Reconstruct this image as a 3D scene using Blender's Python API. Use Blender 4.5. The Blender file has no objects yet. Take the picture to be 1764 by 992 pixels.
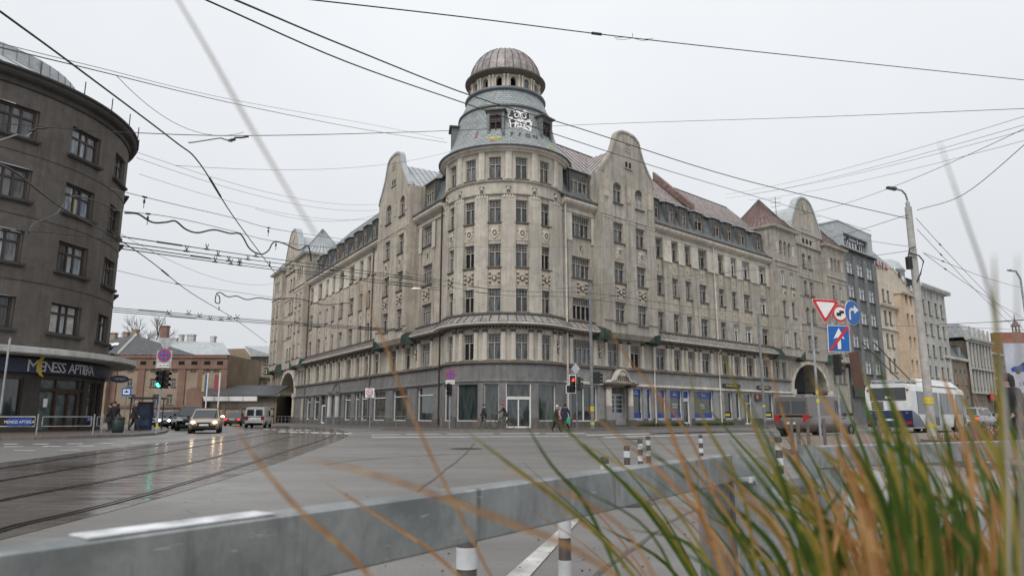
import bpy, math, random
from mathutils import Vector, Matrix
random.seed(7)
R_ = math.radians
S = bpy.context.scene
COL = S.collection
# ------------------------------------------------------------------ camera
FPX, CXP, CYP, CAMH = 1200.0, 882.0, 496.0, 1.0
TH = math.atan((717 - 496) / FPX)
cd = bpy.data.cameras.new('camera'); cam = bpy.data.objects.new('camera', cd); COL.objects.link(cam)
cam.location = (0, 0, CAMH); cam.rotation_euler = (math.pi / 2 + TH, 0, 0)
cd.sensor_width = 36; cd.lens = 36 * FPX / 1764; cd.clip_start = 0.05; cd.clip_end = 4000
cd.dof.use_dof = True; cd.dof.focus_distance = 45; cd.dof.aperture_fstop = 4.5
S.camera = cam
# ------------------------------------------------------------------ sky and light
SUN_EL, SUN_AZ = R_(48), R_(-158)      # azimuth from +Y, clockwise
W = bpy.data.worlds.new('World'); S.world = W; W.use_nodes = True
nt = W.node_tree; nt.nodes.clear()
out = nt.nodes.new('ShaderNodeOutputWorld')
sky = nt.nodes.new('ShaderNodeTexSky'); sky.sky_type = 'NISHITA'; sky.sun_disc = False
sky.sun_elevation = SUN_EL; sky.sun_rotation = SUN_AZ; sky.air_density = 1.0; sky.dust_density = 6.0
b1 = nt.nodes.new('ShaderNodeBackground'); b1.inputs[1].default_value = 0.08
nt.links.new(sky.outputs[0], b1.inputs[0])
tc = nt.nodes.new('ShaderNodeTexCoord'); nz = nt.nodes.new('ShaderNodeTexNoise')
nz.inputs['Scale'].default_value = 1.6; nz.inputs['Detail'].default_value = 4
nt.links.new(tc.outputs['Generated'], nz.inputs['Vector'])
rp = nt.nodes.new('ShaderNodeValToRGB')
rp.color_ramp.elements[0].position = 0.3; rp.color_ramp.elements[0].color = (0.76, 0.79, 0.83, 1)
rp.color_ramp.elements[1].position = 0.75; rp.color_ramp.elements[1].color = (0.875, 0.895, 0.92, 1)
nt.links.new(nz.outputs['Fac'], rp.inputs[0])
b2 = nt.nodes.new('ShaderNodeBackground'); b2.inputs[1].default_value = 1.0
sep = nt.nodes.new('ShaderNodeSeparateXYZ'); nt.links.new(tc.outputs['Generated'], sep.inputs[0])
el = nt.nodes.new('ShaderNodeMapRange'); el.inputs[1].default_value = 0; el.inputs[2].default_value = 1; el.inputs[3].default_value = 0.88; el.inputs[4].default_value = 1.36
nt.links.new(sep.outputs[2], el.inputs[0]); vm = nt.nodes.new('ShaderNodeVectorMath'); vm.operation = 'SCALE'
nt.links.new(rp.outputs[0], vm.inputs[0]); nt.links.new(el.outputs[0], vm.inputs['Scale']); nt.links.new(vm.outputs[0], b2.inputs[0])
mx = nt.nodes.new('ShaderNodeMixShader'); mx.inputs[0].default_value = 0.93
nt.links.new(b1.outputs[0], mx.inputs[1]); nt.links.new(b2.outputs[0], mx.inputs[2]); nt.links.new(mx.outputs[0], out.inputs[0])
sl = bpy.data.lights.new('sun', 'SUN'); sl.energy = 1.5; sl.angle = R_(25); sl.color = (1, 0.97, 0.93)
so = bpy.data.objects.new('sun', sl); COL.objects.link(so)
sd = Vector((math.sin(SUN_AZ) * math.cos(SUN_EL), math.cos(SUN_AZ) * math.cos(SUN_EL), math.sin(SUN_EL)))
so.rotation_euler = sd.to_track_quat('Z', 'Y').to_euler(); so.location = sd * 200
S.view_settings.view_transform = 'Standard'; S.view_settings.look = 'None'
S.view_settings.exposure = 0.0; S.view_settings.gamma = 1
S.cycles.max_bounces = 6; S.cycles.diffuse_bounces = 3; S.cycles.glossy_bounces = 3
# ------------------------------------------------------------------ picture <-> place
ct, st_ = math.cos(TH), math.sin(TH)
def ray(x, y):
    a, b = x - CXP, CYP - y
    return (a, FPX * ct - b * st_, FPX * st_ + b * ct)
def at(x, y, Y):
    r = ray(x, y); t = Y / r[1]; return Vector((r[0] * t, Y, CAMH + r[2] * t))
def gnd(x, y, z=0.0):
    r = ray(x, y); t = (z - CAMH) / r[2]; return Vector((r[0] * t, r[1] * t, z))
# ------------------------------------------------------------------ frames: s along the wall, z up, p outwards
class Fr:
    def __init__(f, P, d, n): f.P = Vector((P[0], P[1], 0)); f.d = Vector((d[0], d[1], 0)); f.n = Vector((n[0], n[1], 0)); f.curved = False
    def pt(f, s, z, p=0.0): return f.P + f.d * s + f.n * p + Vector((0, 0, z))
    def nrm(f, s): return f.n
    def hit(f, x, y, p=0.0):
        r = ray(x, y); P = f.P + f.n * p
        t = (P.x * f.n.x + P.y * f.n.y) / (r[0] * f.n.x + r[1] * f.n.y)
        v = Vector((r[0] * t - P.x, r[1] * t - P.y, 0)); return v.dot(f.d), CAMH + r[2] * t
    def mat(f, s, z, p=0.0):
        n = f.nrm(s); y = -n; x = y.cross(Vector((0, 0, 1))); o = f.pt(s, z, p)
        return Matrix(((x.x, y.x, 0, o.x), (x.y, y.y, 0, o.y), (0, 0, 1, o.z), (0, 0, 0, 1)))
class Arc(Fr):
    # s in metres along the arc of radius r; angle 0 looks along 'a0'
    def __init__(f, c, r, a0): f.c = c; f.r = r; f.a0 = a0; f.curved = True
    def ang(f, s): return f.a0 + s / f.r
    def nrm(f, s): a = f.ang(s); return Vector((math.sin(a), -math.cos(a), 0))
    def pt(f, s, z, p=0.0):
        n = f.nrm(s); return Vector((f.c[0], f.c[1], z)) + n * (f.r + p)
# ------------------------------------------------------------------ mesh builder
class MB:
    def __init__(m): m.v = []; m.f = []; m.mi = []; m.uv = None
    def quad(m, a, b, c, d, mi=0):
        i = len(m.v); m.v += [a, b, c, d]; m.f.append((i, i + 1, i + 2, i + 3)); m.mi.append(mi)
    def poly(m, pts, mi=0):
        i = len(m.v); m.v += list(pts); m.f.append(tuple(range(i, i + len(pts)))); m.mi.append(mi)
    def hexa(m, c, mi=0):
        i = len(m.v); m.v += c
        for q in ((0, 1, 2, 3), (4, 7, 6, 5), (0, 4, 5, 1), (1, 5, 6, 2), (2, 6, 7, 3), (3, 7, 4, 0)):
            m.f.append(tuple(i + k for k in q)); m.mi.append(mi)
    def box(m, x0, x1, y0, y1, z0, z1, mi=0, T=None):
        c = [Vector(p) for p in ((x0, y0, z0), (x1, y0, z0), (x1, y1, z0), (x0, y1, z0), (x0, y0, z1), (x1, y0, z1), (x1, y1, z1), (x0, y1, z1))]
        if T: c = [T @ p for p in c]
        m.hexa(c, mi)
    def fbox(m, fr, s0, s1, z0, z1, p0, p1, mi=0):
        n = max(1, int(math.ceil(abs(s1 - s0) / 0.5))) if fr.curved else 1
        for k in range(n):
            a = s0 + (s1 - s0) * k / n; b = s0 + (s1 - s0) * (k + 1) / n
            m.hexa([fr.pt(a, z0, p1), fr.pt(b, z0, p1), fr.pt(b, z0, p0), fr.pt(a, z0, p0), fr.pt(a, z1, p1), fr.pt(b, z1, p1), fr.pt(b, z1, p0), fr.pt(a, z1, p0)], mi)
    def sweep(m, fr, s0, s1, prof, mi=0, caps=True, step=0.5, closed=False):
        n = max(1, int(math.ceil(abs(s1 - s0) / step))) if fr.curved else 1
        i0 = len(m.v); k = len(prof)
        for j in range(n + 1):
            s = s0 + (s1 - s0) * j / n
            m.v += [fr.pt(s, z, p) for p, z in prof]
        for j in range(n):
            for q in range(k if closed else k - 1):
                a = i0 + j * k + q; b = i0 + j * k + (q + 1) % k
                m.f.append((a, b, b + k, a + k)); m.mi.append(mi)
        if caps:
            m.f.append(tuple(range(i0, i0 + k))); m.mi.append(mi)
            m.f.append(tuple(range(i0 + n * k, i0 + n * k + k))); m.mi.append(mi)
    def wall(m, fr, s0, s1, z0, z1, holes, p=0.0, rev=0.25, mi=0, mr=None):
        if mr is None: mr = mi
        if s0 > s1: s0, s1 = s1, s0
        holes = [(min(h[0], h[1]), max(h[0], h[1]), h[2], h[3]) for h in holes]
        holes = [h for h in holes if h[1] > s0 and h[0] < s1 and h[3] > z0 and h[2] < z1]
        ss = {s0, s1}; zs = {z0, z1}
        for h in holes:
            ss |= {max(s0, h[0]), min(s1, h[1])}; zs |= {max(z0, h[2]), min(z1, h[3])}
        ss = sorted(ss); zs = sorted(zs)
        if fr.curved:
            t = []
            for a, b in zip(ss, ss[1:]):
                n = max(1, int(math.ceil((b - a) / 0.5))); t += [a + (b - a) * k / n for k in range(n)]
            ss = t + [ss[-1]]
        for a, b in zip(ss, ss[1:]):
            if b - a < 1e-6: continue
            for c, d in zip(zs, zs[1:]):
                if d - c < 1e-6: continue
                sm, zm = (a + b) / 2, (c + d) / 2
                if any(h[0] < sm < h[1] and h[2] < zm < h[3] for h in holes): continue
                m.quad(fr.pt(a, c, p), fr.pt(b, c, p), fr.pt(b, d, p), fr.pt(a, d, p), mi)
        for h in holes:
            a, b, c, d = max(h[0], s0), min(h[1], s1), max(h[2], z0), min(h[3], z1)
            P = lambda s, z, q: fr.pt(s, z, q)
            for (u, v) in (((a, c), (a, d)), ((b, c), (b, d))):
                m.quad(P(u[0], u[1], p), P(v[0], v[1], p), P(v[0], v[1], p - rev), P(u[0], u[1], p - rev), mr)
            for z in (c, d):
                m.quad(P(a, z, p), P(b, z, p), P(b, z, p - rev), P(a, z, p - rev), mr)
    def tube(m, path, r, n=6, mi=0, r2=None, caps=True):
        path = [Vector(p) for p in path]; i0 = len(m.v); N = len(path)
        for j, p in enumerate(path):
            t = (path[min(j + 1, N - 1)] - path[max(j - 1, 0)])
            if t.length < 1e-9: t = Vector((0, 0, 1))
            t.normalize(); u = t.cross(Vector((0, 0, 1)))
            if u.length < 1e-3: u = t.cross(Vector((0, 1, 0)))
            u.normalize(); w = t.cross(u)
            rr = r if r2 is None else r + (r2 - r) * j / max(1, N - 1)
            for k in range(n):
                a = 2 * math.pi * k / n; m.v.append(p + u * math.cos(a) * rr + w * math.sin(a) * rr)
        for j in range(N - 1):
            for k in range(n):
                a = i0 + j * n + k; b = i0 + j * n + (k + 1) % n
                m.f.append((a, b, b + n, a + n)); m.mi.append(mi)
        if caps:
            m.f.append(tuple(i0 + k for k in range(n))); m.mi.append(mi)
            m.f.append(tuple(i0 + (N - 1) * n + k for k in range(n))); m.mi.append(mi)
    def lathe(m, c, prof, n=32, mi=0, a0=0.0, a1=2 * math.pi, T=None):
        i0 = len(m.v); k = len(prof)
        full = abs(a1 - a0 - 2 * math.pi) < 1e-6
        for j in range(n if full else n + 1):
            a = a0 + (a1 - a0) * j / n
            for r, z in prof:
                p = Vector((c[0] + r * math.sin(a), c[1] - r * math.cos(a), c[2] + z))
                m.v.append(T @ p if T else p)
        for j in range(n):
            j2 = (j + 1) % n if full else j + 1
            for q in range(k - 1):
                m.f.append((i0 + j * k + q, i0 + j2 * k + q, i0 + j2 * k + q + 1, i0 + j * k + q + 1)); m.mi.append(mi)
    def mesh(m, name, mats, smooth=False):
        me = bpy.data.meshes.new(name); me.from_pydata([tuple(v) for v in m.v], [], m.f)
        if not isinstance(mats, (list, tuple)): mats = [mats]
        for x in mats: me.materials.append(x)
        me.polygons.foreach_set('material_index', m.mi)
        if smooth: me.polygons.foreach_set('use_smooth', [True] * len(me.polygons))
        me.update(); return me
    def build(m, name, mats, parent=None, smooth=False, **kw):
        return link(bpy.data.objects.new(name, m.mesh(name, mats, smooth)), parent, **kw)
def link(o, parent=None, label=None, cat=None, group=None, kind=None, world=None):
    COL.objects.link(o)
    if world is not None: o.matrix_world = world
    if parent is not None:
        o.parent = parent
        o.matrix_parent_inverse = parent['_inv_m'] if False else INV.get(parent.name, Matrix.Identity(4))
    if label: o['label'] = label
    if cat: o['category'] = cat
    if group: o['group'] = group
    if kind: o['kind'] = kind
    return o
INV = {}
def reg(o):
    INV[o.name] = (PW(o)).inverted(); return o
WM = {}
def PW(o): return WM.get(o.name, Matrix.Identity(4))
def thing(name, loc, label, cat, group=None, rz=0.0):
    o = bpy.data.objects.new(name, None); COL.objects.link(o)
    o.empty_display_size = 0.3; o.location = loc; o.rotation_euler = (0, 0, rz)
    WM[o.name] = Matrix.Translation(Vector(loc)) @ Matrix.Rotation(rz, 4, 'Z'); reg(o)
    o['label'] = label; o['category'] = cat
    if group: o['group'] = group
    return o
def kids(o): return [c for c in bpy.data.objects if c.parent == o]
def dup(root, M, label=None, group=None, tree=None):
    """copy a thing with its parts and sub-parts; M is the copy's world matrix"""
    r = root.copy(); COL.objects.link(r); r.matrix_basis = M
    if label: r['label'] = label
    if group: r['group'] = group
    for ch in TREE[root.name]:
        c = ch[0].copy(); COL.objects.link(c); c.parent = r
        for g in ch[1]:
            d = g.copy(); COL.objects.link(d); d.parent = c
    return r
TREE = {}
def remember(root):
    allo = list(COL.objects)
    TREE[root.name] = [(c, [g for g in allo if g.parent == c]) for c in allo if c.parent == root]
# place a shared mesh as a part (world matrix given), optionally under a part with its own matrix
PARTM = {}
def part(name, me, parent, M, sub_of=None, label=None):
    o = bpy.data.objects.new(name, me); COL.objects.link(o)
    if sub_of is None:
        o.parent = parent; o.matrix_parent_inverse = INV[parent.name]; o.matrix_basis = M
        PARTM[o.name] = M
    else:
        o.parent = sub_of; o.matrix_basis = PARTM[sub_of.name].inverted() @ M
    if label: o['label'] = label
    return o
# ------------------------------------------------------------------ materials
def nodes(name):
    m = bpy.data.materials.new(name); m.use_nodes = True; t = m.node_tree; t.nodes.clear()
    o = t.nodes.new('ShaderNodeOutputMaterial'); b = t.nodes.new('ShaderNodeBsdfPrincipled')
    t.links.new(b.outputs[0], o.inputs[0]); return m, t, b
def N(t, ty, **kw):
    n = t.nodes.new(ty)
    for k, v in kw.items():
        if k in n.inputs: n.inputs[k].default_value = v
        else: setattr(n, k, v)
    return n
def c4(c): return (c[0], c[1], c[2], 1)
def mixc(t, fac, a, b, mode='MIX'):
    n = t.nodes.new('ShaderNodeMix'); n.data_type = 'RGBA'; n.blend_type = mode
    if isinstance(fac, (int, float)): n.inputs[0].default_value = fac
    else: t.links.new(fac, n.inputs[0])
    for s, v in ((6, a), (7, b)):
        if isinstance(v, tuple): n.inputs[s].default_value = c4(v)
        else: t.links.new(v, n.inputs[s])
    return n.outputs[2]
def ramp(t, src, a, b):
    n = t.nodes.new('ShaderNodeMapRange'); n.inputs[1].default_value = a; n.inputs[2].default_value = b
    t.links.new(src, n.inputs[0]); return n.outputs[0]
def noise(t, scale, detail=4, vec=None, stretch=None, rough=0.6, coord='Object'):
    tcn = t.nodes.new('ShaderNodeTexCoord'); mp = t.nodes.new('ShaderNodeMapping')
    t.links.new(tcn.outputs[coord], mp.inputs[0])
    if stretch: mp.inputs['Scale'].default_value = stretch
    n = t.nodes.new('ShaderNodeTexNoise'); n.inputs['Scale'].default_value = scale; n.inputs['Detail'].default_value = detail
    n.inputs['Roughness'].default_value = rough
    t.links.new(mp.outputs[0], n.inputs['Vector']); return n.outputs['Fac']
def bump(t, b, h, strength=0.3, dist=0.02):
    n = t.nodes.new('ShaderNodeBump'); n.inputs['Strength'].default_value = strength; n.inputs['Distance'].default_value = dist
    t.links.new(h, n.inputs['Height']); t.links.new(n.outputs[0], b.inputs['Normal'])
def simple(name, c, rough=0.6, metal=0.0, var=0.12, scale=6.0, spec=0.5, bmp=0.0):
    m, t, b = nodes(name)
    f = noise(t, scale, 4)
    d = tuple(x * (1 - var * 2) for x in c); e = tuple(min(1, x * (1 + var * 1.6)) for x in c)
    t.links.new(mixc(t, ramp(t, f, 0.3, 0.7), d, e), b.inputs['Base Color'])
    b.inputs['Roughness'].default_value = rough; b.inputs['Metallic'].default_value = metal
    b.inputs['Specular IOR Level'].default_value = spec
    if bmp: bump(t, b, noise(t, scale * 6, 3), bmp, 0.01)
    return m
def plaster(name, c, stain=(0.12, 0.11, 0.095), amt=0.55, patch=None, pa=0.0, bs=0.35, warm=(0.42, 0.34, 0.24)):
    m, t, b = nodes(name)
    big = ramp(t, noise(t, 0.22, 5), 0.35, 0.68)
    col = mixc(t, big, tuple(x * 0.80 for x in c), tuple(min(1, x * 1.12) for x in c))
    mid = ramp(t, noise(t, 1.4, 6, rough=0.7), 0.42, 0.72)
    col = mixc(t, mid, col, tuple(x * 0.66 for x in c))
    st1 = ramp(t, noise(t, 1.0, 6, stretch=(2.6, 2.6, 0.16), rough=0.75), 0.46, 0.72)
    mm = t.nodes.new('ShaderNodeMath'); mm.operation = 'MULTIPLY'; mm.inputs[1].default_value = amt; t.links.new(st1, mm.inputs[0])
    col = mixc(t, mm.outputs[0], col, stain)
    w = ramp(t, noise(t, 0.6, 3, stretch=(1, 1, 0.5)), 0.56, 0.72)
    m2 = t.nodes.new('ShaderNodeMath'); m2.operation = 'MULTIPLY'; m2.inputs[1].default_value = 0.35; t.links.new(w, m2.inputs[0])
    col = mixc(t, m2.outputs[0], col, warm)
    if patch:
        pf = ramp(t, noise(t, 0.9, 7, rough=0.75, stretch=(1.3, 1.3, 0.8)), 0.70 - pa, 0.72 - pa)
        col = mixc(t, pf, col, patch)
    t.links.new(col, b.inputs['Base Color']); b.inputs['Roughness'].default_value = 0.9
    b.inputs['Specular IOR Level'].default_value = 0.25
    bump(t, b, noise(t, 9, 6, rough=0.7), bs, 0.03)
    return m
def brickm(name, c1, c2, mortar, scale=1.0, rowh=0.09, bw=0.27, axis='XZ'):
    m, t, b = nodes(name)
    tcn = t.nodes.new('ShaderNodeTexCoord'); sp = t.nodes.new('ShaderNodeSeparateXYZ'); cb = t.nodes.new('ShaderNodeCombineXYZ')
    t.links.new(tcn.outputs['Object'], sp.inputs[0])
    ad = t.nodes.new('ShaderNodeMath'); ad.operation = 'ADD'; t.links.new(sp.outputs[0], ad.inputs[0]); t.links.new(sp.outputs[1], ad.inputs[1])
    t.links.new(ad.outputs[0], cb.inputs[0]); t.links.new(sp.outputs[2], cb.inputs[1])
    bt = t.nodes.new('ShaderNodeTexBrick'); t.links.new(cb.outputs[0], bt.inputs['Vector'])
    bt.inputs['Color1'].default_value = c4(c1); bt.inputs['Color2'].default_value = c4(c2); bt.inputs['Mortar'].default_value = c4(mortar)
    bt.inputs['Scale'].default_value = scale; bt.inputs['Mortar Size'].default_value = 0.012; bt.inputs['Brick Width'].default_value = bw; bt.inputs['Row Height'].default_value = rowh
    f = ramp(t, noise(t, 0.5, 6, rough=0.7), 0.4, 0.7)
    col = mixc(t, f, bt.outputs[0], tuple(x * 0.6 for x in c1))
    t.links.new(col, b.inputs['Base Color']); b.inputs['Roughness'].default_value = 0.9
    bump(t, b, bt.outputs[1], 0.3, 0.01); return m
M = {}
M['plaster'] = plaster('plaster_greyed', (0.555, 0.512, 0.44), amt=.5, pa=0.0, patch=(0.61, 0.57, 0.50), warm=(0.47, 0.40, 0.32))
M['plaster_right'] = plaster('plaster_dirty', (0.475, 0.44, 0.38), amt=0.7, patch=(0.55, 0.51, 0.44), pa=0.01)
M['plaster_left'] = plaster('plaster_wing', (0.53, 0.475, 0.40), amt=0.6, patch=(0.60, 0.54, 0.46))
M['peeled'] = plaster('plaster_peeled', (0.40, 0.30, 0.22), patch=(0.42, 0.20, 0.11), pa=0.12)
M['cream'] = plaster('cream_trim', (0.70, 0.65, 0.57), amt=0.5, stain=(0.22, 0.18, 0.13), bs=0.2)
M['relief'] = plaster('relief_ochre', (0.56, 0.49, 0.39), amt=0.4, stain=(0.2, 0.15, 0.1), bs=0.5)
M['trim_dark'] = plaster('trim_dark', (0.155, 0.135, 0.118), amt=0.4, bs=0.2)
M['shopgrey'] = plaster('shopfront_grey_paint', (0.225, 0.222, 0.218), stain=(0.08, 0.08, 0.08), amt=0.5, bs=0.15, warm=(0.17, 0.16, 0.14))
M['shopgrey_right'] = plaster('shopfront_pale_grey', (0.33, 0.33, 0.325), stain=(0.15, 0.14, 0.12), amt=0.5, bs=0.15, warm=(0.3, 0.27, 0.2))
M['plinth'] = plaster('plinth_stone', (0.15, 0.14, 0.13), stain=(0.06, 0.055, 0.05), amt=0.5)
M['dark_house'] = plaster('dark_roughcast', (0.155, 0.138, 0.124), stain=(0.06, 0.054, 0.05), amt=0.6, warm=(0.13, 0.11, 0.09), bs=0.8, patch=(0.20, 0.182, 0.165), pa=-0.01)
M['dark_trim'] = plaster('dark_trim', (0.085, 0.077, 0.07), stain=(0.03, 0.028, 0.025), amt=0.4, warm=(0.06, 0.05, 0.04))
M['white_trim'] = plaster('white_trim_weathered', (0.62, 0.62, 0.60), stain=(0.28, 0.27, 0.25), amt=0.6, warm=(0.55, 0.5, 0.4), bs=0.1)
M['grey_house'] = plaster('grey_render', (0.175, 0.18, 0.185), stain=(0.1, 0.1, 0.1), amt=0.35, warm=(0.17, 0.17, 0.17), bs=0.15)
M['grey_house_pier'] = plaster('grey_render_pier', (0.235, 0.235, 0.235), stain=(0.13, 0.13, 0.13), amt=0.35, warm=(0.23, 0.22, 0.2), bs=0.15)
M['cream_house'] = plaster('cream_house', (0.68, 0.61, 0.50), stain=(0.4, 0.32, 0.22), amt=0.35, warm=(0.62, 0.53, 0.41), bs=0.1)
M['apricot'] = plaster('apricot_house', (0.68, 0.53, 0.39), stain=(0.42, 0.28, 0.17), amt=0.3, warm=(0.62, 0.48, 0.36), bs=0.1)
M['white_house'] = plaster('white_house', (0.52, 0.52, 0.49), stain=(0.3, 0.29, 0.27), amt=0.4, warm=(0.48, 0.45, 0.38), bs=0.1)
M['old_house'] = plaster('old_grey_brown_house', (0.26, 0.23, 0.19), stain=(0.1, 0.085, 0.07), amt=0.7, warm=(0.3, 0.19, 0.11), bs=0.3)
M['brick_yellow'] = brickm('yellow_brick', (0.40, 0.31, 0.225), (0.33, 0.245, 0.17), (0.32, 0.28, 0.23))
M['brick_red'] = brickm('red_brick', (0.29, 0.17, 0.13), (0.22, 0.125, 0.10), (0.24, 0.18, 0.14))
M['brick_orange'] = brickm('orange_brick', (0.36, 0.165, 0.115), (0.29, 0.13, 0.095), (0.27, 0.16, 0.12))
def metalroof(name, c1, c2, c3, rough=0.5, metal=0.35):
    m, t, b = nodes(name)
    f = ramp(t, noise(t, 0.35, 5, rough=0.7), 0.38, 0.66); g = ramp(t, noise(t, 2.2, 6, rough=0.75), 0.45, 0.62)
    col = mixc(t, f, c1, c2); col = mixc(t, g, col, c3)
    t.links.new(col, b.inputs['Base Color']); b.inputs['Roughness'].default_value = rough; b.inputs['Metallic'].default_value = metal
    bump(t, b, noise(t, 3, 4), 0.25, 0.03); return m
M['roof_rust'] = metalroof('roof_sheet_rusty', (0.36, 0.325, 0.315), (0.24, 0.165, 0.15), (0.47, 0.45, 0.44), 0.5, 0.1)
M['canopy_sheet'] = metalroof('canopy_sheet', (0.24, 0.225, 0.21), (0.16, 0.15, 0.14), (0.34, 0.335, 0.32), 0.6, 0.05)
M['roof_red'] = metalroof('roof_sheet_red', (0.15, 0.08, 0.072), (0.25, 0.18, 0.165), (0.12, 0.06, 0.055), 0.55, 0.1)
M['roof_zinc'] = metalroof('roof_sheet_zinc', (0.40, 0.425, 0.435), (0.31, 0.34, 0.35), (0.48, 0.50, 0.51), 0.5, 0.15)
M['roof_teal'] = metalroof('mansard_sheet_teal', (0.125, 0.145, 0.148), (0.19, 0.205, 0.207), (0.10, 0.115, 0.12), 0.5, 0.2)
M['dome'] = metalroof('dome_sheet', (0.27, 0.24, 0.232), (0.17, 0.13, 0.12), (0.36, 0.345, 0.34), 0.5, 0.2)
M['seam'] = simple('roof_seam', (0.10, 0.075, 0.07), 0.5, 0.3)
M['seam_zinc'] = simple('roof_seam_zinc', (0.16, 0.18, 0.19), 0.5, 0.3)
M['verdigris'] = metalroof('copper_net', (0.03, 0.06, 0.05), (0.018, 0.034, 0.03), (0.055, 0.095, 0.08), 0.8, 0)
def scales():
    m, t, b = nodes('scale_tiles')
    tcn = t.nodes.new('ShaderNodeTexCoord'); mp = t.nodes.new('ShaderNodeMapping'); t.links.new(tcn.outputs['UV'], mp.inputs[0])
    bt = t.nodes.new('ShaderNodeTexBrick'); bt.inputs['Scale'].default_value = 1; bt.inputs['Brick Width'].default_value = 0.42; bt.inputs['Row Height'].default_value = 0.24
    bt.inputs['Mortar Size'].default_value = 0.04; bt.inputs['Mortar Smooth'].default_value = 0.5
    bt.inputs['Color1'].default_value = (0.35, 0.37, 0.37, 1); bt.inputs['Color2'].default_value = (0.23, 0.25, 0.25, 1); bt.inputs['Mortar'].default_value = (0.17, 0.19, 0.195, 1)
    t.links.new(mp.outputs[0], bt.inputs['Vector'])
    f = ramp(t, noise(t, 0.8, 6, rough=0.7), 0.5, 1.0)
    col = mixc(t, f, bt.outputs[0], (0.38, 0.41, 0.415))
    g = ramp(t, noise(t, 1.1, 5, stretch=(1, 1, 0.4)), 0.68, 0.73)
    col = mixc(t, g, col, (0.27, 0.17, 0.15))
    t.links.new(col, b.inputs['Base Color']); b.inputs['Roughness'].default_value = 0.5; b.inputs['Metallic'].default_value = 0.1
    bump(t, b, bt.outputs[1], 0.6, -0.03); return m
M['scales'] = scales()
def glassm(name, c, c2, rough=0.08, spec=0.6):
    m, t, b = nodes(name)
    oi = t.nodes.new('ShaderNodeObjectInfo'); r = ramp(t, oi.outputs['Random'], 0.0, 1.0)
    col = mixc(t, r, c, c2)
    t.links.new(mixc(t, ramp(t, noise(t, 1.5, 3, stretch=(3, 3, 0.5)), 0.42, 0.62), col, tuple(x * 0.55 for x in c)), b.inputs['Base Color'])
    b.inputs['Roughness'].default_value = rough; b.inputs['Specular IOR Level'].default_value = spec
    bump(t, b, noise(t, 1.2, 2), 0.05, 0.02); return m
M['glass'] = glassm('window_glass', (0.045, 0.05, 0.052), (0.135, 0.145, 0.15))
M['glass_pale'] = glassm('window_glass_painted_sky', (0.13, 0.14, 0.15), (0.26, 0.27, 0.28))  # paler copy of the glass, sky reflection put into its colour
M['glass_up'] = glassm('window_glass_leaded', (0.05, 0.052, 0.055), (0.10, 0.10, 0.105), 0.2)
M['glass_sky'] = glassm('window_glass_pale', (0.30, 0.34, 0.38), (0.48, 0.52, 0.56), 0.1)  # palest panes, reflected sky painted in as base colour
M['glass_shop'] = glassm('shop_glass', (0.045, 0.058, 0.058), (0.075, 0.09, 0.088), 0.03, 0.9)
M['glass_car'] = simple('car_glass', (0.03, 0.035, 0.04), 0.03, 0, 0.1, 2, 0.9)
M['black_hole'] = simple('painted_unlit_depth', (0.006, 0.006, 0.007), 0.9)  # near-black colour stands in for the dark inside openings
M['frame_old'] = simple('window_frame_worn', (0.36, 0.335, 0.30), 0.75, var=0.2, scale=3)
M['frame_white'] = simple('window_frame_white', (0.75, 0.75, 0.73), 0.5, var=0.06)
M['frame_brown'] = simple('window_frame_brown', (0.05, 0.032, 0.025), 0.6)
M['frame_black'] = simple('window_frame_dark', (0.035, 0.035, 0.035), 0.5)
M['curtain'] = simple('curtain', (0.42, 0.42, 0.40), 0.9, scale=3, var=0.15)
M['flag_yellow'] = simple('flag_yellow', (0.42, 0.36, 0.16), 0.8); M['flag_blue'] = simple('flag_blue', (0.08, 0.13, 0.26), 0.8)
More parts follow.
